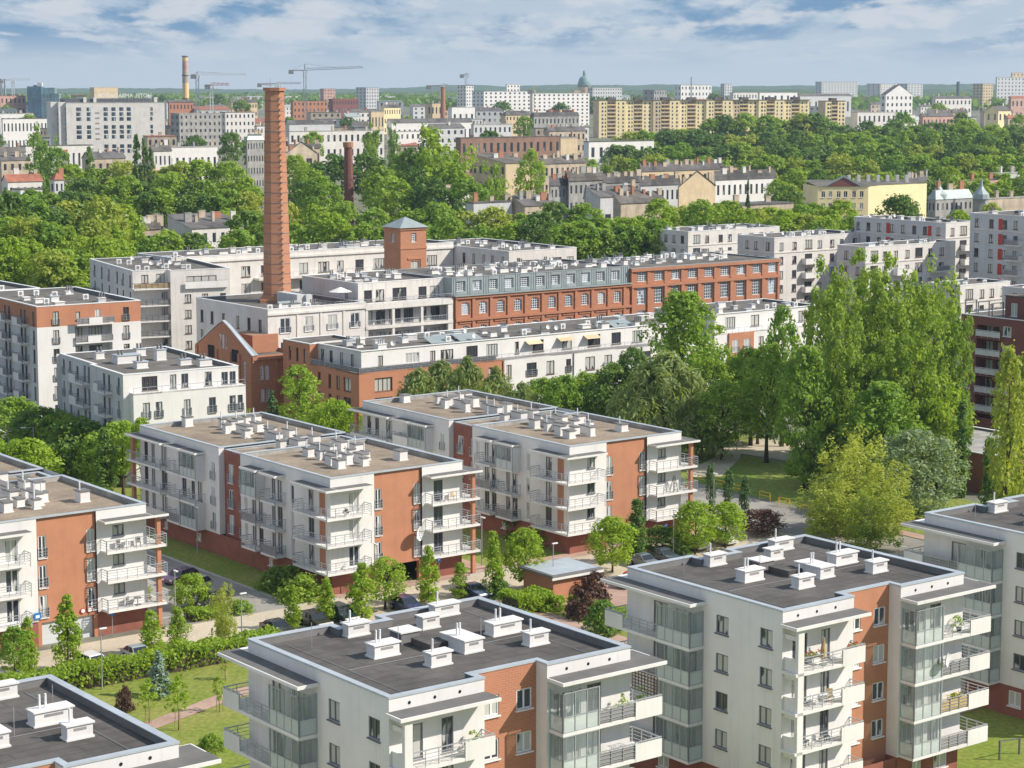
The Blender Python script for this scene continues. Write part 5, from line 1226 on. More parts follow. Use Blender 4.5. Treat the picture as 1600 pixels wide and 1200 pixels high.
grect('lawn', 20, 60, 171, 166, 'lawn', .01); grect('lawn', 91.4, 178, 112.3, 223, 'lawn', .012); grect('lawn', 129, 178, 143.9, 223, 'lawn', .012); grect('lawn', 161, 177.5, 172, 223, 'lawn', .012); grect('lawn', 60, 223, 172, 258, 'lawn', .008)
grect('meadow', 184, 130, 204, 225, 'meadow', .012); grect('meadow', 204, 214, 216, 240, 'meadow', .012)
grect('parking_road', 55, 166.6, 171.5, 177.2, 'paving', .03); grect('street', 92.5, 177.2, 107, 262, 'asphalt', .034)
gsheet('street', [(171.5, 120), (181, 120), (181.4, 176), (184, 200), (186, 262), (175, 262), (173.5, 196), (171.5, 171)], 'asphalt', .034)
grect('street', 92, 262, 186, 270, 'asphalt', .03); grect('street', 60, 224, 92.5, 231, 'asphalt', .026)
grect('pavement', 181.6, 130, 183.6, 178, 'pinkpath', .05); gsheet('path', [(186, 205), (189, 209), (199, 214), (209, 224), (212, 222), (201, 211), (190, 203)], 'paving', .05)
gsheet('path', [(204, 216), (215, 222), (220, 208), (206, 200)], 'paving', .052)
gsheet('path', [(70, 147.2), (77.5, 149.6), (86, 152.8), (100, 155.6), (125, 155.4), (125, 157), (100, 157.4), (86, 154.9), (77.5, 151.6), (70, 149.2)], 'pinkpath', .05)
grect('path', 124, 140, 126, 166.6, 'pinkpath', .046); grect('forecourt', 127, 157, 143, 166.6, 'pinkpath', .04); grect('forecourt', 112.5, 177.2, 172, 179.2, 'pinkpath', .045)
grect('path', 131, 179, 133, 222, 'pinkpath', .045); gsheet('path', [(84, 143), (100, 139.8), (100, 138.4), (84, 141.5)], 'pinkpath', .05)
grect('path', 120, 112, 135, 113.6, 'pinkpath', .05); grect('path', 122, 95, 133, 96.6, 'pinkpath', .05)
for a0, b0, a1, b1 in ((55, 166.35, 171.5, 166.6), (107, 177.2, 112.3, 177.4), (107, 177.4, 107.25, 262), (92.25, 177.2, 92.5, 224), (129, 177.2, 143, 177.4), (171.2, 177.2, 171.5, 215), (171.2, 120, 171.5, 166.4)):
    b = MB(); c = [w(a0, b0), w(a1, b0), w(a1, b1), w(a0, b1)]
    b.poly([(*p, .14) for p in c]); [b.quad((*c[i], 0), (*c[(i + 1) % 4], 0), (*c[(i + 1) % 4], .14), (*c[i], .14)) for i in range(4)]
    b.build('kerb', M['kerb'])['kind'] = 'structure'
mk = MB()
for i in range(9): 
    c = 181 + i * 5.6; mk.poly([(*w(a, b), .05) for a, b in ((93, c), (97.8, c), (97.8, c + .12), (93, c + .12))])
for i in range(8):
    c = 128 + i * 6; mk.poly([(*w(a, b), .05) for a, b in ((177.0, c), (177.15, c), (177.15, c + 3), (177.0, c + 3))])
mk.build('road_marking', M['mark'])['kind'] = 'structure'

# --- hedge along the parking road
def hedge(label, a0, b0, a1, b1, h, leaf='mid', n=2600, ls=.3):
    r = random.Random(int(a0 * 7 + b0)); v = []; f = []; cl = []
    o = thing('hedge', label, 'hedge', (*w(a0, b0), 0), GRID)
    Lx, Ly = a1 - a0, b1 - b0
    for i in range(n):
        x, y, z = r.uniform(0, Lx), r.uniform(0, Ly), h * r.random() ** .6
        k = r.random()
        if k < .45: z = h * r.uniform(.85, 1.08)
        elif k < .8: y = r.choice([0, Ly]) + r.uniform(-.2, .2)
        bulge = .25 * sin(x * 1.9) + .2 * sin(x * .7 + 2); z *= 1 + bulge * .3; 
        d = [r.uniform(-1, 1) for _ in range(3)]; L = sqrt(sum(q * q for q in d)); d = [q / L for q in d]
        e = [r.uniform(-1, 1) for _ in range(3)]; bb = (d[1] * e[2] - d[2] * e[1], d[2] * e[0] - d[0] * e[2], d[0] * e[1] - d[1] * e[0]); L = sqrt(sum(q * q for q in bb)); bb = [q / L for q in bb]
        l1 = ls * r.uniform(.7, 1.3); p = (x, y, max(.02, z)); i0 = len(v)
        v += [tuple(p[q] + d[q] * l1 * .6 for q in range(3)), tuple(p[q] + bb[q] * l1 * .4 for q in range(3)), tuple(p[q] - d[q] * l1 * .6 for q in range(3)), tuple(p[q] - bb[q] * l1 * .4 for q in range(3))]
        f.append((i0, i0 + 1, i0 + 2, i0 + 3)); cl.append(r.random())
    me = bpy.data.meshes.new('foliage'); me.from_pydata(v, [], f); me.materials.append(LM[leaf]); at_ = me.attributes.new('leafvar', 'FLOAT', 'FACE'); at_.data.foreach_set('value', cl)
    link('foliage', me, o); c = MB(); c.box(.25, .25, 0, Lx - .25, Ly - .25, h * .8); c.build('stems', M['bark'], o)
hedge('long trimmed hedge between the parking road and the lawn', 70, 163.0, 97, 165.4, 1.9, 'mid', 7000)
hedge('block-shaped bright hedge beside the brick garage pavilion', 122.6, 160.2, 127.2, 163.4, 1.8, 'bright', 2600)
hedge('low hedge along the garden path by the pavilion', 128.8, 152.5, 130.0, 160, 1.1, 'bright', 1400)
hedge('bright hedge top in the lower right corner', 116.5, 87.5, 124, 90.5, 1.6, 'bright', 2600)
hedge('low clipped hedge strip before the corner island bushes', 95.5, 177.6, 99.2, 179.6, 1.0, 'mid', 900)

# --- street lamps
def lamp(a, b, label, h=5.2, arm=True, dirn=0.0):
    o = thing('street_lamp', label, 'street lamp', (*w(a, b), 0), GRID + dirn, 'street lamps of the estate')
    p = MB(); p.tube([(0, 0, 0), (0, 0, .9), (0, 0, h)], [.075, .06, .045], 8); p.build('pole', M['steel'], o)
    hd = MB(); hd.box(-.1, -.55, h, .1, .12, h + .1); hd.build('lamp_head', M['whitep'], o); l = MB(); l.box(-.08, -.5, h - .02, .08, -.1, h - .001); l.build('lens', M['lampw'], o)
for a, b, lab in ((78.3, 162.4, 'street lamp rising from the hedge near the dark roof corner'), (94.4, 166.0, 'street lamp at the right end of the long hedge'), (93.9, 178.1, 'street lamp before the bright bush by the parked cars'), (110.6, 204.2, 'street lamp on the grass strip beside the middle block'), (113.4, 195.1, 'street lamp by the lower left balconies of the middle block'), (116.1, 176.3, 'street lamp by the dark garage opening'), (132.9, 180.3, 'street lamp at the right corner of the middle block'), (130.9, 165.1, 'street lamp in front of the brick garage pavilion'), (152.3, 170.4, 'low street lamp before the farthest tan-roofed block'), (171.0, 184, 'street lamp between the thujas and the street')):
    lamp(a, b, lab, 5.4, True, 0 if b > 170 else pi / 2)
for xp, yb, yt, lab in ((54, 740, 668, 'street lamp against the dark trees under the small white block'), (99, 734, 690, 'street lamp beside the blue direction board')):
    X, Y = at(xp, yb); o = thing('street_lamp', lab, 'street lamp', (X, Y, 0), .5, 'street lamps of the estate'); h = atY(xp, yt, Y)[1]
    p = MB(); p.tube([(0, 0, 0), (0, 0, h)], [.09, .06], 8); p.bar((0, 0, h), (-1.3, 0, h + .1), .07); p.build('pole', M['steel'], o); hd = MB(); hd.box(-1.7, -.12, h + .04, -1.1, .12, h + .16); hd.build('lamp_head', M['whitep'], o)
X, Y = at(15, 735); o = thing('street_lamp', 'curved street lamp at the left edge above the bright tree', 'street lamp', (X, Y, 0), .3, 'street lamps of the estate')
p = MB(); h = atY(15, 672, Y)[1]; p.tube([(0, 0, 0), (0, 0, h * .8), (-.3, 0, h * .93), (-1.0, 0, h)], [.09, .07, .06, .05], 8); p.build('pole', M['steel'], o); hd = MB(); hd.box(-1.6, -.14, h - .03, -.9, .14, h + .09); hd.build('lamp_head', M['whitep'], o)

# --- text helper for signs
def text(s, size, m, parent, loc, rot, name='lettering', align='CENTER', depth=.01):
    cu = bpy.data.curves.new(name, 'FONT'); cu.body = s; cu.size = size; cu.align_x = align; cu.align_y = 'CENTER'; cu.extrude = depth; cu.materials.append(M[m])
    t = bpy.data.objects.new(name, cu); COL.objects.link(t)
    me = bpy.data.meshes.new_from_object(t.evaluated_get(bpy.context.evaluated_depsgraph_get())); bpy.data.objects.remove(t); bpy.data.curves.remove(cu)
    o = link(name, me, parent, loc); o.rotation_euler = rot
    return o
def psign(xp, yb, yt, label, rnd_=False, wpx=9):
    X, Y = at(xp, yb); h = atY(xp, yt, Y)[1]; o = thing('parking_sign', label, 'sign', (X, Y, 0), .1); s = wpx * Y / F
    p = MB(); p.tube([(0, 0, 0), (0, 0, h)], [.035, .035], 6); p.build('post', M['steel'], o)
    f = MB()
    if rnd_: f.tube([(0, -.05, h - s / 2), (0, -.08, h - s / 2)], [s / 2, s / 2], 16)
    else: f.box(-s / 2, -.08, h - s, s / 2, -.05, h)
    fc = f.build('sign_face', M['bluesign'], o)
    if not rnd_: text('P', s * .85, 'whitep', fc, (0, -.09, h - s / 2), (pi / 2, 0, 0))
    else:
        q = MB(); q.bar((-s * .3, -.1, h - s * .8), (s * .3, -.1, h - s * .2), .05); q.build('white_bar', M['whitep'], fc)
psign(176, 994, 953, 'blue parking sign at the foot of the left orange wall')
psign(686, 911, 872, 'small blue parking sign before the middle block', wpx=6)
psign(1040, 845, 818, 'round blue sign by the wide dark bush', True, 6)
o = thing('house_number_sign', 'little blue sign on the white wall left of the garage door', 'sign', (*w(79.6, 178.5), 3.05), GRID); q = MB(); q.box(-.35, -.09, -.3, .35, -.02, .3); q.build('sign_face', M['bluesign'], o); q = MB(); q.box(-.2, -.105, -.18, .2, -.09, .1); q.build('white_field', M['whitep'], o)
# two round white height-limit signs over the garage door
for i, u in enumerate((84.4, 85.1)):
    o = thing('height_limit_sign', ('left', 'right')[i] + ' one of two round white signs above the garage door', 'sign', (*w(u, 178.8), 2.75), GRID, 'round signs above the garage door'); q = MB(); q.tube([(0, -.03, 0), (0, -.06, 0)], [.27, .27], 16); q.build('rim', M['redp'], o); q = MB(); q.tube([(0, -.05, 0), (0, -.075, 0)], [.2, .2], 16); q.build('sign_face', M['whitep'], o)
# blue direction board with two arrows and P
X, Y = at(106, 732); o = thing('direction_board', 'tall blue board with white arrows and a letter P', 'sign', (X, Y, 0), .25); k = Y / F
p = MB(); p.box(-5.2 * k, -.05, 3 * k, 5.2 * k, .05, 27 * k); p.build('sign_face', M['bluesign'], o)
p = MB(); p.tube([(-3.5 * k, .1, 0), (-3.5 * k, .1, 27 * k)], [.05, .05], 6); p.tube([(3.5 * k, .1, 0), (3.5 * k, .1, 27 * k)], [.05, .05], 6); p.build('post', M['steel'], o)
def arrow(mb, cx, cz, s, ang):
    c_, s_ = cos(ang), sin(ang)
    T_ = lambda x, z: (cx + s * (x * c_ - z * s_), -.06, cz + s * (x * s_ + z * c_))
    mb.poly([T_(-.16, -.9), T_(.16, -.9), T_(.16, .1), T_(-.16, .1)]); mb.poly([T_(-.55, .1), T_(.55, .1), T_(0, .95)])
p = MB(); arrow(p, -1.5 * k, 22.5 * k, 2.4 * k, pi / 2); arrow(p, 0, 16 * k, 3.0 * k, 0); p.build('arrows', M['whitep'], o)
text('P', 7 * k, 'whitep', o, (0, -.07, 9 * k), (pi / 2, 0, 0)); p = MB(); p.box(-3.2 * k, -.07, 3.6 * k, 3.2 * k, -.055, 5.4 * k); p.build('white_strip', M['whitep'], o)

# --- yellow barrier rails along the street
for i, (a, b) in enumerate(((184.3, 200.5), (184.1, 197), (183.7, 193.2), (183.2, 187.6), (182.3, 183.2), (181.4, 178.6))):
    pos = ['farthest', 'second farthest', 'third farthest', 'third nearest', 'second nearest', 'nearest'][i]
    o = thing('barrier_rail', pos + ' yellow tube barrier beside the street', 'barrier', (*w(a, b), 0), GRID + pi / 2, 'yellow barriers by the street')
    r = MB(); r.bar((-.95, 0, 0), (-.95, 0, 1.12), .08); r.bar((.95, 0, 0), (.95, 0, 1.12), .08); r.build('post', M['yellowp'], o); r = MB(); r.bar((-.95, 0, 1.08), (.95, 0, 1.08), .08); r.bar((-.95, 0, .62), (.95, 0, .62), .06); r.build('crossbar', M['yellowp'], o)

# --- brick garage pavilion with pale flat roof
B = Bld('garage_pavilion', 'low brick pavilion with a shiny pale flat roof behind the hedge block', 'pavilion', 128.3, 161.9)
B.wall('S', .4, .4, 6.2, 0, 2.75, 'orange', (), 'brick_wall'); B.wall('W', .4, .4, 5.4, 0, 2.75, 'orange', (), 'brick_wall'); B.wall('N', 5.4, .4, 6.2, 0, 2.75, 'orange', (), 'brick_wall'); B.wall('E', 6.2, .4, 5.4, 0, 2.75, 'orange', [], 'brick_wall')
r = MB(); r.box(0, 0, 2.72, 6.6, 5.8, 2.95); r.build('roof', M['parapet'], B.root); r = MB(); r.quad((.25, .25, 2.99), (6.35, .25, 2.99), (6.35, 5.55, 3.02), (.25, 5.55, 3.02)); r.build('roof_sheet', MATS['light_zinc_coping'], B.root)
r = MB(); r.box(-.1, -.1, 2.5, 6.7, 0, 2.72); r.build('fascia', M['white'], B.root)
B.done()

# --- cars
CARS = {}
def car_meshes(style):
    if style in CARS: return CARS[style]
    # side profile (x along length, z); lower body and cabin
    L = 4.3 if style != 'van' else 4.9; hw = .88
    top = {'hatch': [(1.15, .92), (1.75, 1.44), (3.55, 1.47), (4.15, .98)], 'suv': [(1.15, 1.02), (1.7, 1.62), (3.7, 1.64), (4.2, 1.08)], 'sedan': [(1.35, .9), (2.0, 1.40), (3.1, 1.40), (3.75, .95)], 'van': [(.9, 1.1), (1.5, 1.85), (4.6, 1.9), (4.8, 1.1)]}[style]
    belt = top[0][1]; tail = top[-1][1]
    b = MB(); low = [(.05, .35), (0, .62), (.12, .78), (top[0][0], belt), (top[-1][0], tail), (L - .03, tail - .12), (L, .6), (L - .06, .33)]
    def loft(mb, prof, y0, y1):
        n = len(prof)
        for i in range(n):
            p, q = prof[i], prof[(i + 1) % n]
            mb.quad((p[0], -y0(p), p[1]), (q[0], -y0(q), q[1]), (q[0], y0(q), q[1]), (p[0], y0(p), p[1]))
        mb.poly([(p[0], -y0(p), p[1]) for p in prof]); mb.poly([(p[0], y0(p), p[1]) for p in prof][::-1])
    loft(b, low, lambda p: hw * (.94 if p[1] > .75 else 1) * (.92 if p[0] < .1 or p[0] > L - .1 else 1), None)
    cab = [(top[0][0] + .05, belt - .02), (top[1][0], top[1][1] - .06), (top[2][0], top[2][1] - .06), (top[3][0] - .05, tail - .02)]
    g = MB(); loft(g, cab, lambda p: hw * (.90 if p[1] < belt + .1 else .74), None)
    # roof panel and pillars in body colour
    rf = [(top[1][0] - .02, top[1][1] - .07), (top[1][0] + .12, top[1][1] + .0), (top[2][0] - .12, top[2][1]), (top[2][0] + .02, top[2][1] - .07)]
    loft(b, rf, lambda p: hw * .76, None)
    for s in (-1, 1):
        for (p, q) in ((cab[0], cab[1]), (cab[3], cab[2]), (((cab[0][0] + cab[3][0]) / 2, belt), ((cab[1][0] + cab[2][0]) / 2, cab[1][1]))):
            b.bar((p[0], s * hw * .905, p[1]), (q[0], s * hw * .75, q[1]), .07)
    wm = MB(); n = 14
    wm.tube([(0, -.1, 0), (0, .1, 0)], [.32, .32], n); rm = MB(); rm.tube([(0, -.115, 0), (0, .115, 0)], [.19, .19], n)
    hl = MB(); hl.box(-.02, -.16, -.07, .1, .16, .07)
    CARS[style] = (b, g, wm.mesh('tyre', M['rubber'], True), rm.mesh('rim', M['steel']), hl, L, hw); return CARS[style]
PAINT = {}
def paint(c):
    if c not in PAINT:
        m = mat('car_paint', c, rough=.25, var=.02, spec=.6); m.node_tree.nodes['Principled BSDF'].inputs['Coat Weight'].default_value = .6; PAINT[c] = m
    return PAINT[c]
def car(a, b, head, style, col, label, xy=None, z=0.03):
    bm, gm, tm, rm, hl, L, hw = car_meshes(style); x, y = xy or w(a, b)
    o = thing('parked_car', label, 'car', (x, y, z), GRID + head, 'parked cars')
    def sub(mb, name, m, par=o): return link(name, mb.mesh(name, m), par, (-L / 2, 0, 0))
    sub(bm, 'body', paint(col)); sub(gm, 'windows', M['cwin'])
    for x0 in (.82, L - .85):
        for s in (-1, 1):
            wh = link('wheel', tm, o, (x0 - L / 2, s * (hw - .07), .32)); link('rim', rm, wh)
    for s in (-1, 1):
        link('headlight', hl.mesh('headlight', M['lampw']), o, (.01 - L / 2, s * hw * .66, .66)); link('tail_light', hl.mesh('tail_light', M['tail']), o, (L / 2 - .08, s * hw * .7, .78))
car(102.6, 193.4, .35, 'hatch', (.10, .02, .09), 'dark purple hatchback, farthest of three cars in the street')
car(101.6, 188.6, .30, 'suv', (.55, .52, .45), 'light beige estate car parked in the street')
car(100.2, 182.6, .28, 'suv', (.02, .02, .025), 'black car parked nearest in the street')
car(80.4, 168.4, pi / 2 + .15, 'hatch', (.75, .75, .75), 'white car behind the left tip of the hedge')
car(85.0, 168.6, pi / 2, 'sedan', (.30, .34, .38), 'silver blue car behind the hedge')
car(100.0, 168.9, pi / 2, 'sedan', (.04, .04, .045), 'dark grey car with only its roof showing, left of the dark striped car')
car(104.4, 169.2, pi / 2, 'hatch', (.03, .025, .025), 'dark brown car between the slim columnar trees')
car(107.6, 169.4, pi / 2, 'suv', (.015, .03, .03), 'black estate car with pale roof rails behind the roof edge')
car(123.8, 169.3, pi / 2, 'sedan', (.02, .04, .11), 'dark blue car showing above the roof corner')
car(115.0, 168.9, pi / 2, 'hatch', (.02, .04, .12), 'deep blue car hidden behind the loose trees')
car(150.3, 169.6, pi / 2, 'sedan', (.06, .08, .11), 'dark car by the low street lamp')
car(146.8, 169.0, pi / 2, 'sedan', (.15, .17, .2), 'grey blue car before the big dark roof')
car(157.0, 172.5, pi / 2, 'hatch', (.7, .7, .7), 'white car hidden behind the bright round trees')
car(161.5, 172.5, pi / 2, 'suv', (.6, .6, .6), 'pale estate car behind the bright round trees')
car(140.0, 163.3, .4, 'hatch', (.5, .03, .04), 'red car beside the brick garage pavilion')
for xp, yb, c, lab in ((4, 678, (.03, .03, .04), 'dark car under the trees at the left edge'), (26, 692, (.05, .06, .08), 'dark car at the left edge beside the curved lamp'), (72, 735, (.02, .02, .03), 'black car left of the blue direction board'), (85, 741, (.10, .11, .12), 'grey car at the foot of the blue direction board')):
    car(0, 0, .2, 'sedan', c, lab, xy=at(xp, yb))
for xp, yb, c, lab in ((1165, 632, (.05, .05, .06), 'dark car in the yard behind the lone trees'), (1180, 640, (.6, .6, .62), 'pale car in the yard behind the lone trees'), (1150, 628, (.35, .03, .03), 'red car in the yard behind the lone trees')):
    car(0, 0, .6, 'hatch', c, lab, xy=at(xp, yb))
# --- bench-like pole fence in the lower right garden
X, Y = at(1575, 1184)
# ------------------------------------------------------------------ the city beyond
UNIT = {}
def unit_win(m):
    if m not in UNIT:
        b = MB(); b.box(0, -.05, 0, 1, .1, 1); UNIT[m] = b.mesh('window', M[m])
    return UNIT[m]
def ppx(X, Y, Z): 
    d = Y * ct - (Z - H) * st
    return 800 + F * X / d
def solve(X, Y, dirv, target, z):
    lo, hi = 0.5, 400
    s = 1 if ppx(X + dirv[0], Y + dirv[1], z) > ppx(X, Y, z) else -1
    for _ in range(40):
        m_ = (lo + hi) / 2; p = ppx(X + dirv[0] * m_, Y + dirv[1] * m_, z)
        if (p - target) * s < 0: lo = m_
        else: hi = m_
    return lo
def far_house(name, label, cat, xl, xm, xr, yt, Y, wall, roof='flat', roofm='roofd', fl=4, nc=8, nw=3, yaw=None, side=None, group=None, depth=None, win='pane_d', chim=0, ww=.36, wh=.46, base=None, stor=None, ph=1.6, z0=None):
    """house whose near corner stands Y metres away and shows at pixel column xm with its eaves at yt; its lit front runs to column xr, its side to column xl"""
    X, zt = atY(xm, yt, Y); z0 = (terr(Y) - .5) if z0 is None else z0
    ang = GRID if yaw is None else yaw
    u = (cos(ang), sin(ang)); v = (-u[1], u[0])
    La = solve(X, Y, u, xr, zt); Lb = depth or (solve(X, Y, v, xl, zt) if xl < xm - .5 else 12)
    Lb = min(Lb, 60)
    o = thing(name, label, cat, (X, Y, z0), ang, group); h = zt - z0
    r = random.Random(int(xm * 7 + yt * 13))
    b = MB(); b.quad((0, 0, 0), (La, 0, 0), (La, 0, h), (0, 0, h)); b.quad((La, 0, 0), (La, Lb, 0), (La, Lb, h), (La, 0, h)); b.quad((La, Lb, 0), (0, Lb, 0), (0, Lb, h), (La, Lb, h)); 
    b.quad((0, Lb, 0), (0, 0, 0), (0, 0, h), (0, Lb, h), 1)
    rw = None; rf = MB()
    if roof == 'gable':      # ridge along the front
        p = ph + Lb * .16; e = .35
        rf.quad((-e, -e, h - .1), (La + e, -e, h - .1), (La + e, Lb / 2, h + p), (-e, Lb / 2, h + p)); rf.quad((La + e, Lb + e, h - .1), (-e, Lb + e, h - .1), (-e, Lb / 2, h + p), (La + e, Lb / 2, h + p))
        b.poly([(0, 0, h), (0, Lb / 2, h + p - .1), (0, Lb, h)][::-1], 1); b.poly([(La, 0, h), (La, Lb, h), (La, Lb / 2, h + p - .1)]); top = lambda x, y: h + p * (1 - abs(y / (Lb / 2) - 1))
    elif roof == 'gablex':   # ridge running away, gable to the front
        p = ph + La * .2; e = .3
        rf.quad((-e, -e, h - .1), (La / 2, -e, h + p), (La / 2, Lb, h + p), (-e, Lb, h - .1)); rf.quad((La / 2, -e, h + p), (La + e, -e, h - .1), (La + e, Lb, h - .1), (La / 2, Lb, h + p))
        b.poly([(0, 0, h), (La, 0, h), (La / 2, 0, h + p - .1)]); top = lambda x, y: h + p * (1 - abs(x / (La / 2) - 1))
    elif roof == 'mono':     # single pitch falling to the back, typical tenement
        p = ph + 1.2
        rf.quad((-.3, -.3, h - .05), (La + .3, -.3, h - .05), (La + .3, Lb, h + p), (-.3, Lb, h + p)); b.quad((La, Lb, h), (0, Lb, h), (0, Lb, h + p), (La, Lb, h + p)); b.poly([(0, 0, h), (0, Lb, h), (0, Lb, h + p)][::-1], 1); b.poly([(La, 0, h), (La, Lb, h), (La, Lb, h + p)]); top = lambda x, y: h + p * y / Lb
    elif roof == 'mansard':
        p = 2.6; i_ = .9
        q0 = rect(-.2, -.2, La + .2, Lb + .2); q1 = rect(i_, i_, La - i_, Lb - i_)
        for k in range(4): rf.quad((*q0[k], h), (*q0[(k + 1) % 4], h), (*q1[(k + 1) % 4], h + p), (*q1[k], h + p))
        rf.poly([(*q, h + p) for q in q1]); top = lambda x, y: h + p
    elif roof == 'hip':
        p = ph + min(La, Lb) * .22; q0 = rect(-.4, -.4, La + .4, Lb + .4); k_ = Lb / 2
        r1, r2 = (min(k_, La / 2), Lb / 2, h + p), (max(La - k_, La / 2), Lb / 2, h + p)
        rf.quad((*q0[0], h), (*q0[1], h), r2, r1); rf.quad((*q0[2], h), (*q0[3], h), r1, r2); rf.poly([(*q0[1], h), (*q0[2], h), r2]); rf.poly([(*q0[3], h), (*q0[0], h), r1]); top = lambda x, y: h + p * .6
    else:
        rf.box(-.15, -.15, h, La + .15, Lb + .15, h + .35); rf.quad((.3, .3, h + .355), (La - .3, .3, h + .355), (La - .3, Lb - .3, h + .355), (.3, Lb - .3, h + .355)); top = lambda x, y: h + .3
    wl = b.build('wall', [M[wall], M[side or wall]], o)
    rfo = rf.build('roof', M[roofm], o)
    st_ = stor or h / fl
    for j in range(fl):
        zz = h - st_ * (j + 1) + st_ * .28
        if zz < .3: break
        for i in range(nc):
            ux = La * (i + .5) / nc; wd = min(La / nc * ww, 2.6); link('window', unit_win(win), o, (ux - wd / 2, 0, zz), 0, (wd, 1, st_ * wh))
        for i in range(nw):
            uy = Lb * (i + .5) / nw; wd = min(Lb / nw * ww, 1.8); link('window', unit_win(win), o, (0, uy + wd / 2, zz), -pi / 2, (wd, 1, st_ * wh))
    for i in range(chim):
        x, y = La * (i + r.uniform(.2, .8)) / chim, Lb * r.uniform(.35, .75); c = MB(); hh = r.uniform(1.2, 2.4); wd = r.choice([.7, 1.3, 1.8])
        c.box(x, y, top(x, y) - .6, x + wd, y + .7, top(x, y) + hh); c.box(x - .07, y - .07, top(x, y) + hh, x + wd + .07, y + .77, top(x, y) + hh + .15); c.build('chimney', M[r.choice(['beige', 'tan', 'white2', 'concrete', 'fbrick'])], rfo)
    return o, La, Lb, h
T_ = 'tenement'
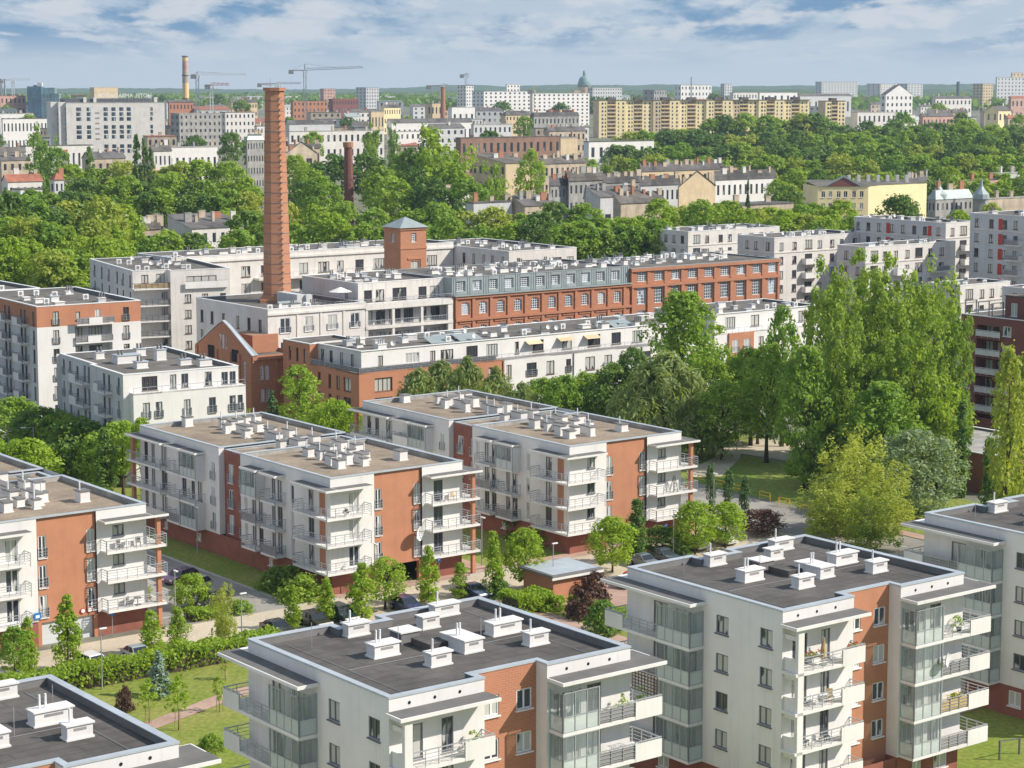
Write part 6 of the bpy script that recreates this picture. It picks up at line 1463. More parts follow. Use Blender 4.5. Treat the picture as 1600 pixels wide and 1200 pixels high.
FH = [
 # near tenements behind the tree belt, left
 ('tenement_house', 'row house with tan wall and many chimneys, behind the far left tree belt', T_, 166, 170, 212, 360, 505, 'tan', 'mono', 'roofd', 3, 4, 0, 7),
 ('tenement_house', 'tan row house with a dark roof in the middle of the chimney row', T_, 212, 215, 250, 359, 500, 'tan', 'mono', 'roofm', 3, 3, 0, 7),
 ('tenement_house', 'whitish house with skylights at the right of the chimney row', T_, 262, 300, 382, 357, 490, 'white2', 'mono', 'roofd', 4, 6, 2, 6),
 ('tenement_house', 'grey-roofed house half hidden by trees, left of the chimney row', T_, 72, 92, 128, 352, 515, 'beige', 'mono', 'roofm', 3, 4, 0, 6),
 # middle band
 ('tenement_house', 'pale house with blank gable wall left of the dark chimney', T_, 446, 447, 495, 240, 760, 'beige', 'gablex', 'roofd', 3, 2, 0, 3),
 ('tenement_house', 'long dark-roofed tenement in front of the white mill, right of the tall chimney', T_, 452, 453, 500, 232, 800, 'beige', 'gable', 'roofd', 3, 8, 0, 4),
 ('tenement_house', 'dark grey tenement with a peach blank wall, left of the leafy poplar', T_, 738, 790, 835, 255, 700, 'cream', 'mono', 'roofm', 4, 0, 6, 4),
 ('tenement_house', 'low yellow-walled tenement with a grey roof, centre', T_, 842, 850, 916, 256, 760, 'beige', 'mono', 'roofm', 3, 8, 0, 6),
 ('tenement_house', 'dark grey end house of the long sooty tenement row', T_, 858, 860, 890, 290, 620, 'grey', 'mono', 'roofd', 4, 5, 0, 4),
 ('tenement_house', 'sooty grey tenement in the long row, second from its left end', T_, 888, 889, 942, 283, 622, 'grey', 'mono', 'roofm', 4, 7, 0, 6),
 ('tenement_house', 'brownish tenement with dark eaves in the middle of the long sooty row', T_, 942, 943, 999, 286, 625, 'grey', 'mono', 'roofd', 4, 7, 0, 6),
 ('tenement_house', 'light blue-grey tenement joined to a peach blank wall', T_, 999, 1001, 1062, 290, 628, 'grey_w', 'mono', 'roofd', 3, 8, 0, 5),
 ('tenement_house', 'peach blank-walled house end with a low gable, before the white ornate house', T_, 1060, 1061, 1118, 292, 618, 'cream', 'gablex', 'roofd', 4, 0, 0, 2),
 ('tenement_house', 'white ornate tenement with dark chimneys, left of the yellow school', T_, 1116, 1118, 1212, 281, 640, 'white', 'mono', 'roofd', 3, 11, 0, 6),
 ('tenement_house', 'long pale tenement under a black roof, below the dense park trees', T_, 1000, 1003, 1130, 268, 730, 'cream', 'mono', 'roofd', 3, 11, 0, 14),
 ('tenement_house', 'small salmon house at the end of the pale long tenement', T_, 1126, 1130, 1152, 262, 735, 'pink', 'flat', 'roofm', 2, 2, 0, 0),
 ('low_shed', 'low flat sheds with small chimneys in front of the sooty row', 'shed', 958, 970, 1040, 318, 560, 'beige', 'mono', 'roofm', 1, 4, 0, 6),
 ('low_shed', 'dark low roof with white chimneys in front of the sooty row', 'shed', 915, 938, 1010, 308, 585, 'grey_w', 'mono', 'roofd', 1, 3, 0, 6),
 ('low_shed', 'brown-eaved low house behind the bright tree belt, centre', 'shed', 800, 820, 872, 322, 580, 'beige', 'mono', 'roofd', 1, 3, 1, 5),
 ('low_shed', 'small white and blue house behind the tree belt', 'shed', 676, 690, 735, 303, 600, 'white', 'flat', 'roofm', 2, 4, 1, 2),
 ('low_shed', 'flat grey roof just behind the tree belt, left of the leafy poplar', 'shed', 728, 740, 800, 318, 575, 'grey_w', 'flat', 'roofm', 1, 4, 0, 3),
 ('low_shed', 'low dark workshop roof below the white ornate tenement', 'shed', 1115, 1150, 1240, 322, 560, 'beige', 'flat', 'roofd', 1, 4, 0, 2),
 # right
 ('tenement_house', 'dark house with grey roof right behind the yellow school', T_, 1412, 1416, 1452, 288, 690, 'grey', 'mono', 'roofd', 3, 3, 0, 5),
 ('tenement_house', 'pink house with a peeling brick wall, right of the school', T_, 1478, 1484, 1560, 284, 720, 'pink', 'flat', 'roofd', 3, 0, 0, 3),
 ('tenement_house', 'ornate stone house with small domed corner turrets', T_, 1450, 1462, 1520, 312, 600, 'grey', 'mansard', 'zinc', 4, 8, 2, 3),
 ('tenement_house', 'beige flat-roofed house at the right edge beyond the domed house', T_, 1528, 1532, 1612, 312, 610, 'beige', 'flat', 'concrete', 3, 0, 0, 2),
 ('low_shed', 'pale green flat roof at the right edge', 'shed', 1545, 1560, 1620, 272, 760, 'grey_w', 'flat', 'concrete', 2, 4, 0, 3),
 # left far band
 ('villa', 'house with a red tiled roof at the left edge', 'house', 3, 12, 66, 284, 700, 'white2', 'gable', 'roofr', 2, 5, 1, 2),
 ('villa', 'small house with a red hipped roof among the trees, left', 'house', 78, 85, 100, 281, 705, 'grey_w', 'hip', 'roofr', 3, 2, 1, 1),
 ('low_shed', 'white flat-roofed box house at the left below the red roofs', 'shed', 18, 32, 66, 297, 640, 'white', 'flat', 'roofm', 1, 2, 1, 0),
 ('tenement_house', 'long old house with a dark roof at the left edge above the red roof', T_, -10, 2, 48, 251, 830, 'beige', 'mono', 'roofd', 3, 4, 0, 3),
 ('tenement_house', 'narrow grey gabled house below the white hotel', T_, 90, 91, 106, 250, 860, 'concrete', 'gablex', 'roofd', 3, 1, 0, 2),
 ('tenement_house', 'tall pale house fragment with a pink roof behind the thin poplars', T_, 236, 238, 248, 272, 720, 'white2', 'hip', 'pink', 4, 2, 0, 1),
 ('low_shed', 'dark long roof below the white hotel', 'shed', 128, 140, 196, 248, 850, 'beige', 'gable', 'roofd', 2, 5, 0, 4),
 ('warehouse', 'white hall with a dark slatted front, left of the hotel', 'hall', 2, 4, 74, 186, 1250, 'white', 'flat', 'roofd', 2, 12, 0, 0),
 ('low_shed', 'white low house left of the hotel', 'shed', -6, 0, 52, 178, 1350, 'white', 'flat', 'concrete', 2, 6, 0, 2),
 ('office_block', 'long low pale wing at the foot of the white hotel', 'office block', 30, 40, 145, 229, 1010, 'white2', 'flat', 'roofm', 1, 12, 0, 0),
 ('tenement_house', 'low beige house at the left, below the glass tower', T_, -4, 2, 40, 238, 950, 'grey_w', 'gable', 'roofm', 2, 4, 0, 2),
]
for q in FH: far_house(*q[:14], chim=q[14])
F2 = [
 ('mill_building', 'long white mill building with a flat white roof, right of the tall chimney', 'mill', 450, 452, 600, 206, 1010, 'white2', 'flat', 'concrete', 3, 16, 0, 4),
 ('mill_building', 'grey-blue gabled house left of the tall chimney', 'mill', 384, 386, 412, 219, 900, 'concrete', 'mansard', 'zinc', 4, 6, 0, 3),
 ('apartment_block', 'white new flats with regular windows above the leafy poplar', 'apartment block', 614, 616, 690, 206, 1050, 'white', 'flat', 'concrete', 4, 9, 0, 0),
 ('hall_building', 'long hall with a dark blue roof and glass front, centre', 'hall', 604, 612, 738, 192, 1300, 'white', 'gable', 'roofd', 1, 16, 0, 0),
 ('hall_building', 'dark-roofed hall right of the tall chimney', 'hall', 446, 452, 522, 194, 1180, 'grey_w', 'gable', 'roofd', 1, 10, 0, 0),
 ('brick_office', 'modern brown brick block with tall dark glass bays', 'office block', 712, 720, 876, 216, 980, 'brown', 'flat', 'roofm', 2, 15, 0, 0),
 ('blank_house', 'beige blank house wall right of the brown brick block', 'house', 874, 876, 902, 216, 975, 'cream', 'flat', 'concrete', 2, 0, 0, 0),
 ('hall_building', 'white hall with a grey roof beneath the yellow slab block', 'hall', 912, 920, 1022, 222, 940, 'white', 'flat', 'roofm', 2, 8, 0, 0),
 ('scaffolded_block', 'grey block wrapped in scaffolding below the far chimney', 'building site', 266, 280, 346, 178, 1150, 'concrete', 'flat', 'concrete', 7, 9, 2, 0),
 ('apartment_block', 'white flats right of the scaffolded block', 'apartment block', 346, 352, 398, 176, 1300, 'white2', 'flat', 'roofm', 5, 7, 1, 2),
 ('mill_building', 'cream tower-like mill end with tall windows, centre', 'mill', 576, 580, 600, 175, 1250, 'cream', 'flat', 'concrete', 2, 4, 1, 0),
 ('apartment_block', 'pale blue modern flats right of the hall', 'apartment block', 736, 740, 800, 195, 1200, 'grey_w', 'flat', 'concrete', 3, 8, 0, 2),
 ('tenement_house', 'pink ornate tenement below the white towers', T_, 782, 790, 832, 180, 1420, 'cream', 'hip', 'roofd', 4, 8, 0, 3),
 ('tenement_house', 'dark-roofed old palace with grey walls below the white towers', T_, 828, 834, 905, 182, 1350, 'grey', 'mansard', 'roofd', 3, 12, 0, 4),
 ('tenement_house', 'low pale houses at the left foot of the yellow slab block', T_, 850, 858, 915, 205, 1100, 'beige', 'gable', 'roofd', 3, 8, 0, 5),
 ('red_mill', 'red brick mill with flat roof, far centre left', 'mill', 514, 520, 560, 155, 2100, 'dbrick', 'flat', 'roofr', 3, 9, 0, 2),
 ('red_mill', 'old red brick mill right of the far striped chimney', 'mill', 454, 458, 512, 158, 1900, 'fbrick', 'flat', 'roofd', 4, 9, 0, 0),
 ('red_mill', 'red brick mill with a dark roof left of the far striped chimney', 'mill', 262, 264, 302, 160, 1750, 'fbrick', 'gable', 'roofd', 3, 7, 0, 0),
 ('red_mill', 'red brick ruin at the left edge', 'mill', -6, 0, 40, 150, 1900, 'pink', 'flat', 'roofr', 3, 6, 0, 2),
 ('tower_block', 'twin beige tower, far centre left', 'tower block', 500, 506, 524, 139, 2600, 'pink', 'flat', 'roofm', 8, 4, 1, 0),
 ('tower_block', 'glassy grey-green office tower, far centre', 'tower block', 556, 572, 592, 137, 2300, 'grey_w', 'flat', 'tealglass', 9, 5, 3, 0),
 ('tower_block', 'blue-grey apartment tower at the left of the white towers', 'tower block', 714, 728, 740, 134, 2000, 'white', 'flat', 'roofm', 11, 3, 3, 0),
 ('apartment_block', 'white high flats with dark window strips, left of two wings', 'apartment block', 738, 756, 830, 143, 1900, 'white', 'flat', 'concrete', 9, 10, 3, 0),
 ('apartment_block', 'white high flats with dark window strips, right of two wings', 'apartment block', 828, 832, 921, 146, 1860, 'white', 'flat', 'concrete', 9, 12, 0, 0),
 ('apartment_block', 'set-back pale top of the white high flats', 'apartment block', 790, 792, 812, 132, 2050, 'white', 'flat', 'concrete', 10, 4, 0, 0),
 ('tenement_house', 'cream hall with a tower base, far centre', 'hall', 664, 668, 696, 162, 1700, 'cream', 'flat', 'concrete', 2, 5, 0, 2),
 ('tenement_house', 'long ochre tenement, far centre', T_, 595, 600, 626, 168, 1600, 'yellow', 'gable', 'roofd', 3, 7, 0, 4),
 ('low_shed', 'white flat hall left of the white towers', 'shed', 700, 706, 742, 168, 1650, 'white', 'flat', 'concrete', 1, 4, 0, 0),
 ('office_block', 'wide blue-grey office, behind the yellow slab block on its left', 'office block', 918, 926, 972, 137, 2700, 'grey_w', 'flat', 'roofm', 7, 12, 2, 0),
 ('office_block', 'white office with dark windows behind the yellow slab block', 'office block', 1054, 1064, 1112, 133, 2500, 'white', 'flat', 'roofm', 5, 9, 2, 0),
 ('office_block', 'dark brown block behind the yellow slab block', 'office block', 1005, 1022, 1042, 141, 2300, 'grey', 'flat', 'roofm', 5, 5, 2, 0),
 ('office_block', 'blue-green tower behind the yellow slab block', 'tower block', 1126, 1132, 1144, 131, 3000, 'grey_w', 'flat', 'roofm', 10, 3, 2, 0),
 ('office_block', 'white low flats behind the right half of the yellow slab block', 'office block', 1140, 1146, 1188, 145, 2000, 'white2', 'flat', 'concrete', 4, 9, 0, 0),
 ('office_block', 'white frame office with dark glass, above the right of the yellow slab block', 'office block', 1184, 1187, 1246, 145, 1900, 'white', 'flat', 'concrete', 3, 6, 0, 0),
 ('tower_block', 'long hazy slab of flats on the skyline, left of the three on the right', 'tower block', 1274, 1284, 1340, 128, 3600, 'grey_w', 'flat', 'roofm', 10, 12, 2, 0),
 ('tower_block', 'hazy stepped flats on the skyline, second from the left on the right', 'tower block', 1354, 1376, 1404, 131, 3700, 'white2', 'flat', 'roofm', 9, 7, 3, 0),
 ('tower_block', 'hazy dark slab of flats on the skyline beside the thin smokestack', 'tower block', 1402, 1418, 1442, 131, 3500, 'grey_w', 'flat', 'roofm', 9, 5, 3, 0),
 ('tower_block', 'cream flats on the skyline right of the thin smokestack', 'tower block', 1520, 1536, 1552, 131, 2900, 'cream', 'flat', 'roofm', 9, 4, 3, 0),
 ('hospital_block', 'tall wide grey hospital-like slab at the right edge', 'tower block', 1556, 1558, 1612, 121, 3000, 'grey_w', 'flat', 'roofm', 9, 10, 0, 0),
 ('hospital_block', 'orange-topped tower at the right edge', 'tower block', 1580, 1582, 1612, 114, 3100, 'cream', 'flat', 'roofr', 10, 5, 0, 0),
 ('apartment_block', 'white flats with a gabled top, far right above the park', 'apartment block', 1376, 1384, 1426, 148, 1800, 'white', 'gablex', 'roofd', 5, 6, 1, 0),
 ('apartment_block', 'pale estate of flats, far right', 'apartment block', 1456, 1462, 1518, 154, 2000, 'white2', 'gable', 'roofd', 3, 9, 0, 3),
 ('tenement_house', 'red and white low houses above the park, right', T_, 1330, 1340, 1400, 176, 1500, 'white2', 'flat', 'concrete', 2, 8, 0, 2),
 ('tenement_house', 'white low houses above the park, right', T_, 1410, 1414, 1430, 180, 1480, 'white', 'flat', 'concrete', 2, 4, 0, 0),
 ('tenement_house', 'pink low houses above the park, farther right', T_, 1436, 1442, 1490, 182, 1450, 'pink', 'gable', 'roofd', 2, 8, 0, 3),
 ('tenement_house', 'grey-roofed row in the trees, far right', T_, 1486, 1490, 1512, 176, 1500, 'cream', 'gable', 'roofm', 2, 5, 0, 2),
 ('tenement_house', 'yellow-ended house in the trees at the far right', T_, 1540, 1560, 1580, 173, 1550, 'yellow', 'gable', 'roofm', 2, 3, 2, 2),
 ('tenement_house', 'dark red-roofed house at the far right edge', T_, 1576, 1580, 1612, 153, 2100, 'pink', 'gable', 'roofr', 2, 5, 0, 0),
 ('warehouse', 'long low grey warehouse, far right behind the yellow slab block', 'hall', 1244, 1250, 1330, 150, 2300, 'grey_w', 'gable', 'roofm', 1, 8, 0, 0),
 ('warehouse', 'very long dark blue warehouse near the far striped chimney', 'hall', 300, 306, 412, 151, 3200, 'grey', 'flat', 'roofd', 1, 0, 0, 0),
 ('tenement_house', 'whitish ornate houses behind the tall chimney', T_, 358, 362, 402, 160, 1900, 'cream', 'gable', 'roofd', 3, 9, 0, 4),
 ('tenement_house', 'row of tan houses left of the scaffolded block', T_, 232, 240, 268, 236, 900, 'white2', 'gable', 'roofm', 2, 4, 0, 3),
 ('low_shed', 'white and glass low roofs below the scaffolded block', 'shed', 256, 262, 340, 231, 920, 'white', 'flat', 'concrete', 1, 8, 0, 3),
 ('theatre_block', 'pale beige windowless block behind the hotel roof', 'theatre', 140, 147, 184, 137, 2100, 'cream', 'flat', 'cream', 1, 0, 0, 0),
]
for q in F2: far_house(*q[:14], chim=q[14], yaw=.42 if q[6] > 1150 else None)
def copyrow():  # scattered roofs that fill the middle distance
    r = random.Random(99); n = 0
    for Y, ylo, yhi, k in ((1050, 212, 232, 10), (1250, 196, 208, 15), (1500, 182, 192, 18), (1750, 170, 180, 18), (2200, 158, 168, 20), (3000, 149, 155, 22)):
        for i in range(k):
            x = -20 + 1640 * (i + r.uniform(.1, .9)) / k
            if Y < 1500 and 880 < x: continue
            if 900 < x < 1330 and Y < 2000: continue
            wpx = r.uniform(22, 56) * (1 if Y < 2000 else .7); yt = r.uniform(ylo, yhi)
            wm = r.choice(['white2', 'beige', 'cream', 'grey_w', 'white2', 'grey_w', 'white', 'beige']); rf = r.choice(['gable', 'flat', 'mono', 'flat', 'mono']); rm = r.choice(['roofd', 'roofm', 'roofd', 'roofr', 'zinc'])
            far_house('city_house', 'one of the small hazy city houses scattered between the landmarks and trees', 'house', x - wpx * .15, x, x + wpx, yt, Y, wm, rf, rm, 3, 5 if Y < 2000 else 4, 0, group='small city houses in the middle distance', chim=r.randint(0, 3), yaw=r.choice([GRID, GRID, .3, .1, -.2])); n += 1
copyrow()

# --- long yellow slab block
def slab(name, label, xl, xm, xr, yt, Y, h_fl, secs, seed):
    X, zt = atY(xm, yt, Y); z0 = terr(Y) - .3; yaw = .33; u = (cos(yaw), sin(yaw))
    La = solve(X, Y, u, xr, zt); o = thing(name, label, 'apartment block', (X, Y, z0), yaw); h = zt - z0; Lb = 11
    b = MB(); W_ = La / secs; pm = {'yellow': MB(), 'ochre': MB(), 'cream': MB()}; slabs = MB()
    r = random.Random(seed); nwin = 0; st_ = 2.75
    for k in range(secs):
        x0 = k * W_; yo = .0 if k % 2 == 0 else 1.2
        for (a, c, key) in ((0, .30, ('yellow', 'cream')[k % 3 == 2]), (.62, 1.0, 'yellow')):
            pm[key].box(x0 + a * W_, yo, 0, x0 + c * W_, Lb, h)
        pm['ochre'].box(x0 + .30 * W_, yo + 1.3, 0, x0 + .62 * W_, Lb, h - .3)
        pm['yellow'].box(x0 + .45 * W_, yo - .1, h - .5, x0 + .47 * W_, yo + 1.3, h - .2)
    pm['cream'].box(-.25, .1, 0, 0, Lb, h - .1)
    for key, mb in pm.items():
        if mb.f: mb.build('wall', M[key], o)
    rest = MB()
    for j in range(h_fl):
        zz = h - 1.0 - st_ * (j + 1)
        for k in range(secs):
            x0 = k * W_; yo = .0 if k % 2 == 0 else 1.2
            bal = MB(); bal.box(x0 + .305 * W_, yo - .15, zz + .1, x0 + .615 * W_, yo + .05, zz + 1.15); bal.box(x0 + .305 * W_, yo, zz, x0 + .615 * W_, yo + 1.3, zz + .15)
            vis = nwin < 96 * 3
            for f_, wd, dd in ((.34, 2.2, 1.25), (.47, 2.2, 1.25), (.10, 1.3, -.04), (.22, .9, -.04), (.70, .9, -.04), (.86, 1.3, -.04)):
                if nwin < 100: link('window', unit_win('pane_d'), o, (x0 + f_ * W_, yo + dd, zz + .8), 0, (wd, 1, 1.45))
                else: rest.box(x0 + f_ * W_, yo + dd - .05, zz + .8, x0 + f_ * W_ + wd, yo + dd + .1, zz + 2.25)
                nwin += 1
            if j * secs + k < 100: bal.build('balcony', M['cream' if (j + k) % 3 else 'ochre'], o)
    if rest.f: rest.build('window', M['pane_d'], o)['kind'] = 'stuff'
    c = MB(); c.box(-.4, -.3, h, La + .3, Lb + .3, h + .3)
    for k in range(secs): c.box((k + .4) * W_, 4, h + .3, (k + .7) * W_, 8, h + 2.2)
    c.build('roof', M['roofm'], o); return o
slab('slab_block', 'very long yellow slab of flats with stacked balconies behind the park', 912, 936, 1266, 157, 1500, 10, 8, 1)
slab('slab_block', 'short yellow slab of flats at the right end of the very long one', 1276, 1290, 1321, 158, 1480, 8, 1, 2)

# --- white hotel with letters on its roof
X, zt = atY(103, 161, 1080); z0 = terr(1080); yaw = .42
o = thing('hotel', 'big white hotel with window columns and letters along its roof', 'hotel', (X, 1080, z0), yaw); h = zt - z0; La = solve(X, 1080, (cos(yaw), sin(yaw)), 257, zt)
b = MB(); b.box(0, 0, 0, La, 15, h); b.box(-3.6, 1.5, 0, -.01, 15, h + .5); b.box(-7, 4.5, 0, -3.61, 15, h + .5); b.build('wall', M['white2'], o)
b = MB(); b.box(-.2, 2.0, h, La * .86, 14, h + 2.2); b.build('roof_plant', M['raild'], o); b = MB(); b.box(-.1, -.1, h, La + .1, 15.1, h + .3); b.build('roof', M['concrete'], o)
b = MB(); [b.box(La * f, 1, h + .3, La * f + 1.6, 3.0, h + 2.9) for f in (.18, .28, .9)]; b.build('roof_box', M['white2'], o)
for f, cw in ((.10, 2.6), (.205, 2.1), (.375, 2.2), (.455, 2.2), (.535, 2.2), (.61, 2.2), (.85, 1.4)):
    for k in range(8):
        zz = h - 4.2 - k * 2.55 - (1.6 if k >= 3 else 0) - (2.4 if k >= 6 else 0)
        if zz < 1 or (k >= 6 and f < .3): continue
        link('window', unit_win('pane_d'), o, (La * f, 0, zz), 0, (cw, 1, 1.9))
        link('window', unit_win('pane_b'), o, (La * f + cw * .55, -.03, zz), 0, (cw * .4, 1, 1.9))
for k in range(6):
    for x in (.29,): link('window', unit_win('panelg'), o, (La * x, -.03, h - 5.6 - k * 2.7), 0, (2.2, 1, .8))
for k in range(9):
    link('window', unit_win('pane_d'), o, (-3.6, 5.5, h - 4 - k * 2.6), -pi / 2, (2.0, 1, 1.8)); link('window', unit_win('pane_d'), o, (0, 1.4, h - 4 - k * 2.6), -pi / 2, (1.0, 1, 1.8))
sg = thing('rooftop_letters', 'row of pale rooftop letters seen from behind on the white hotel', 'sign', (X + La * .60 * cos(yaw) - 1.5 * sin(yaw), 1080 + La * .60 * sin(yaw) + 1.5, z0 + h + 2.3), yaw)
t = text('HOTEL AMBASSADOR', 2.9, 'whitep', sg, (0, 0, 0), (0, 0, 0), 'lettering', 'CENTER', .08)
for vv in t.data.vertices: vv.co = (-vv.co.x, -vv.co.z, vv.co.y + 1.4)
b = MB(); b.bar((-14, .3, .1), (14, .3, .1), .12); [b.bar((-14 + i * 4, .3, -2.2), (-14 + i * 4, .3, .5), .12) for i in range(8)]; b.build('support_frame', M['steel'], sg)

# --- glass tower, domed church, far chimneys, cranes, school
def tower(name, label, cat, xl, xr, yt, Y, parts):
    X, zt = atY(xl, yt, Y); o = thing(name, label, cat, (X, Y, terr(Y)), .05); k = Y / F
    for nm, m, px0, px1, ptop, d0, d1 in parts:
        b = MB(); z1 = atY(xl, ptop, Y)[1] - terr(Y); b.box((px0 - xl) * k, d0, 0, (px1 - xl) * k, d1, z1)
        if nm in ('glass_wall', 'glass_wing'):
            b2 = MB(); n = int((px1 - px0) * k / 3)
            for i in range(n + 1): b2.box((px0 - xl) * k + i * 3, d0 - .15, 0, (px0 - xl) * k + i * 3 + .25, d0 - .01, z1)
            for i in range(int(z1 / 3.4)): b2.box((px0 - xl) * k, d0 - .12, i * 3.4, (px1 - xl) * k, d0 - .01, i * 3.4 + .5)
            p_ = b.build(nm, M[m], o); b2.build('mullions', M['zinc' if nm == 'glass_wing' else 'raild'], p_)
        else: b.build(nm, M[m], o)
    return o
tower('glass_tower', 'blue glass office tower on the left skyline', 'office tower', 42, 82, 135, 1900, [('glass_wall', 'blueglass', 42, 64, 135, 0, 14), ('glass_wing', 'tealglass', 64.2, 90, 146, 2, 16), ('glass_wing', 'tealglass', 64.2, 82, 137, 8, 20), ('roof_box', 'white2', 57, 64, 129, 4, 9), ('roof_box', 'raild', 50, 55, 133, 5, 10)])
Yc = 3000; X, zt = atY(913, 110, Yc); z0 = terr(Yc); o = thing('domed_church', 'church with a big green dome on the skyline', 'church', (X, Yc, z0), .2); k = Yc / F; hz_ = lambda y: atY(913, y, Yc)[1] - z0
b = MB(); rr = 10.5 * k; pts = []; rad = []
b.tube([(0, 0, 0), (0, 0, hz_(136))], [rr * 1.02, rr * 1.02], 20); b.build('drum', M['cream'], o)
b = MB(); n = 8; d0, d1 = hz_(136), hz_(119); b.tube([(0, 0, d0 + (d1 - d0) * sin(pi / 2 * i / n)) for i in range(n + 1)], [rr * cos(pi / 2 * i / n * .86) for i in range(n + 1)], 20); b.build('dome', M['copper'], o, smooth=True)
b = MB(); b.tube([(0, 0, d1 - .5), (0, 0, hz_(114.5))], [2.1 * k, 2.1 * k], 10); b.tube([(0, 0, hz_(114.5)), (0, 0, hz_(112)), (0, 0, hz_(109))], [2.6 * k, 1.8 * k, .3 * k], 10); b.build('lantern', M['copper'], o)
b = MB(); b.box(-18 * k, -8, 0, 18 * k, 12, hz_(141)); b.build('nave', M['cream'], o)
X, zt = atY(290.5, 165, 1800); z1 = atY(290.5, 87, 1800)[1]
c_ = chimney('smokestack', 'tall tan smokestack with brown bands on the left skyline', X, 1800, terr(1800), z1, 3.3, 2.3, 'ochre', 14, (), 0, False)
h = z1 - terr(1800)
for a_, b_, m_ in ((.0, .2, 'cream'), (.62, .80, 'tan'), (.80, .93, 'pink')):
    q = MB(); q.tube([(0, 0, h * a_), (0, 0, h * b_)], [3.34 - a_ * 1.0, 3.34 - b_ * 1.0], 14, 0, False); q.build('painted_band', M[m_], c_)
q = MB(); [q.tube([(0, 0, h * f), (0, 0, h * f + .8)], [3.9 - f, 3.9 - f], 14) for f in (.40, .72, .985)]; q.build('gallery', M['raild'], c_)
X, zt = atY(1497, 135, 3400); chimney('smokestack', 'thin dark smokestack on the right skyline', X, 3400, terr(3400), atY(1497, 128, 3400)[1], 3.2, 2.6, 'raild', 10)
X, zt = atY(692, 160, 1700); chimney('smokestack', 'short red brick stack left of the white towers', X, 1700, terr(1700), atY(692, 137, 1700)[1], 2.4, 1.8, 'fbrick', 10)
X, zt = atY(1080, 140, 2450); chimney('smokestack', 'thin aerial mast on the white office behind the yellow slab block', X, 2450, terr(2450), atY(1080, 121, 2450)[1], .9, .7, 'concrete', 8)
for i, xx in enumerate((2, 8)):
    X, zt = atY(xx, 140, 1950); chimney('smokestack', ('left', 'right')[i] + ' one of two grey steel stacks at the left edge', X, 1950, terr(1950), atY(xx, 124, 1950)[1], 1.0, .9, 'steel', 8, group_=None) if False else chimney('smokestack', ('left', 'right')[i] + ' one of two grey steel stacks at the left edge', X, 1950, terr(1950), atY(xx, 124, 1950)[1], 1.0, .9, 'steel', 8)
def crane(xm, ybase, ytop, yj, xa, xb, Y, label, mm='steel', mj='steel', rise=0):
    X, zt = atY(xm, ytop, Y); z0 = terr(Y); o = thing('tower_crane', label, 'crane', (X, Y, z0), 0, 'tower cranes on the skyline'); k = Y / F; h = zt - z0; hj = atY(xm, yj, Y)[1] - z0; t = .35
    b = MB()
    for sx in (-1, 1):
        for sy in (-1, 1): b.bar((sx * 1.0, sy * 1.0, 0), (sx * 1.0, sy * 1.0, hj), t)
    for i in range(int(hj / 3)):
        s = 1 if i % 2 else -1; b.bar((-s, -1, i * 3), (s, -1, i * 3 + 3), t * .7); b.bar((-1, -s, i * 3), (-1, s, i * 3 + 3), t * .7)
    b.build('mast', M[mm], o); b = MB(); xa_, xb_ = (xa - xm) * k, (xb - xm) * k
    b.bar((xa_, 0, hj), (0, 0, hj), .9); b.bar((0, -.7, hj), (xb_, -.7, hj + rise * k), .4); b.bar((0, .7, hj), (xb_, .7, hj + rise * k), .4); b.bar((0, 0, hj + 1.6), (xb_ * .97, 0, hj + 1.2 + rise * k), .35)
    n = int(abs(xb_) / 3)
    for i in range(n):
        x0, x1 = xb_ * i / n, xb_ * (i + 1) / n; b.bar((x0, 0, hj + rise * k * i / n), (x1, 0, hj + 1.5 + rise * k * i / n), .22)
    b.build('jib', M[mj], o); b = MB(); b.box(xa_ - 1, -1.2, hj - 3, xa_ + 3, 1.2, hj + .4); b.build('counterweight', M['concrete'], o)
    b = MB(); b.bar((0, 0, hj), (0, 0, h), .7); b.bar((0, 0, h), (xb_ * .55, 0, hj + 1.4 + rise * k * .5), .16); b.bar((0, 0, h), (xa_ * .9, 0, hj), .16); b.build('apex', M[mm], o); b = MB(); b.box(.8, -1.6, hj - 2.6, 2.6, .2, hj - .3); b.build('cab', M['whitep'], o)
crane(476, 170, 100, 110, 453, 567, 1700, 'grey tower crane with a long level jib right of the tall brick chimney', rise=4)
crane(308, 172, 112, 117, 300, 385, 1600, 'pale tower crane with a long thin jib right of the far smokestack', 'steel', 'whitep')
crane(330, 172, 129, 133, 322, 358, 1550, 'red and white tower crane above the scaffolded block', 'whitep', 'redp')
crane(728, 140, 114, 117, 720, 733, 2050, 'short grey tower crane on the blue-grey apartment tower')
crane(432, 160, 128, 131, 404, 470, 1900, 'low pale crane behind the top of the tall brick chimney', 'whitep', 'concrete')
crane(833, 175, 133, 141, 826, 836, 1820, 'orange crane mast in front of the white high flats', 'ochre', 'ochre')
crane(20, 145, 122, 125, 0, 48, 2000, 'pale crane at the left edge of the skyline', 'whitep', 'whitep')
crane(690, 160, 132, 134, 668, 700, 1720, 'faint pale crane near the short red stack', 'whitep', 'concrete')
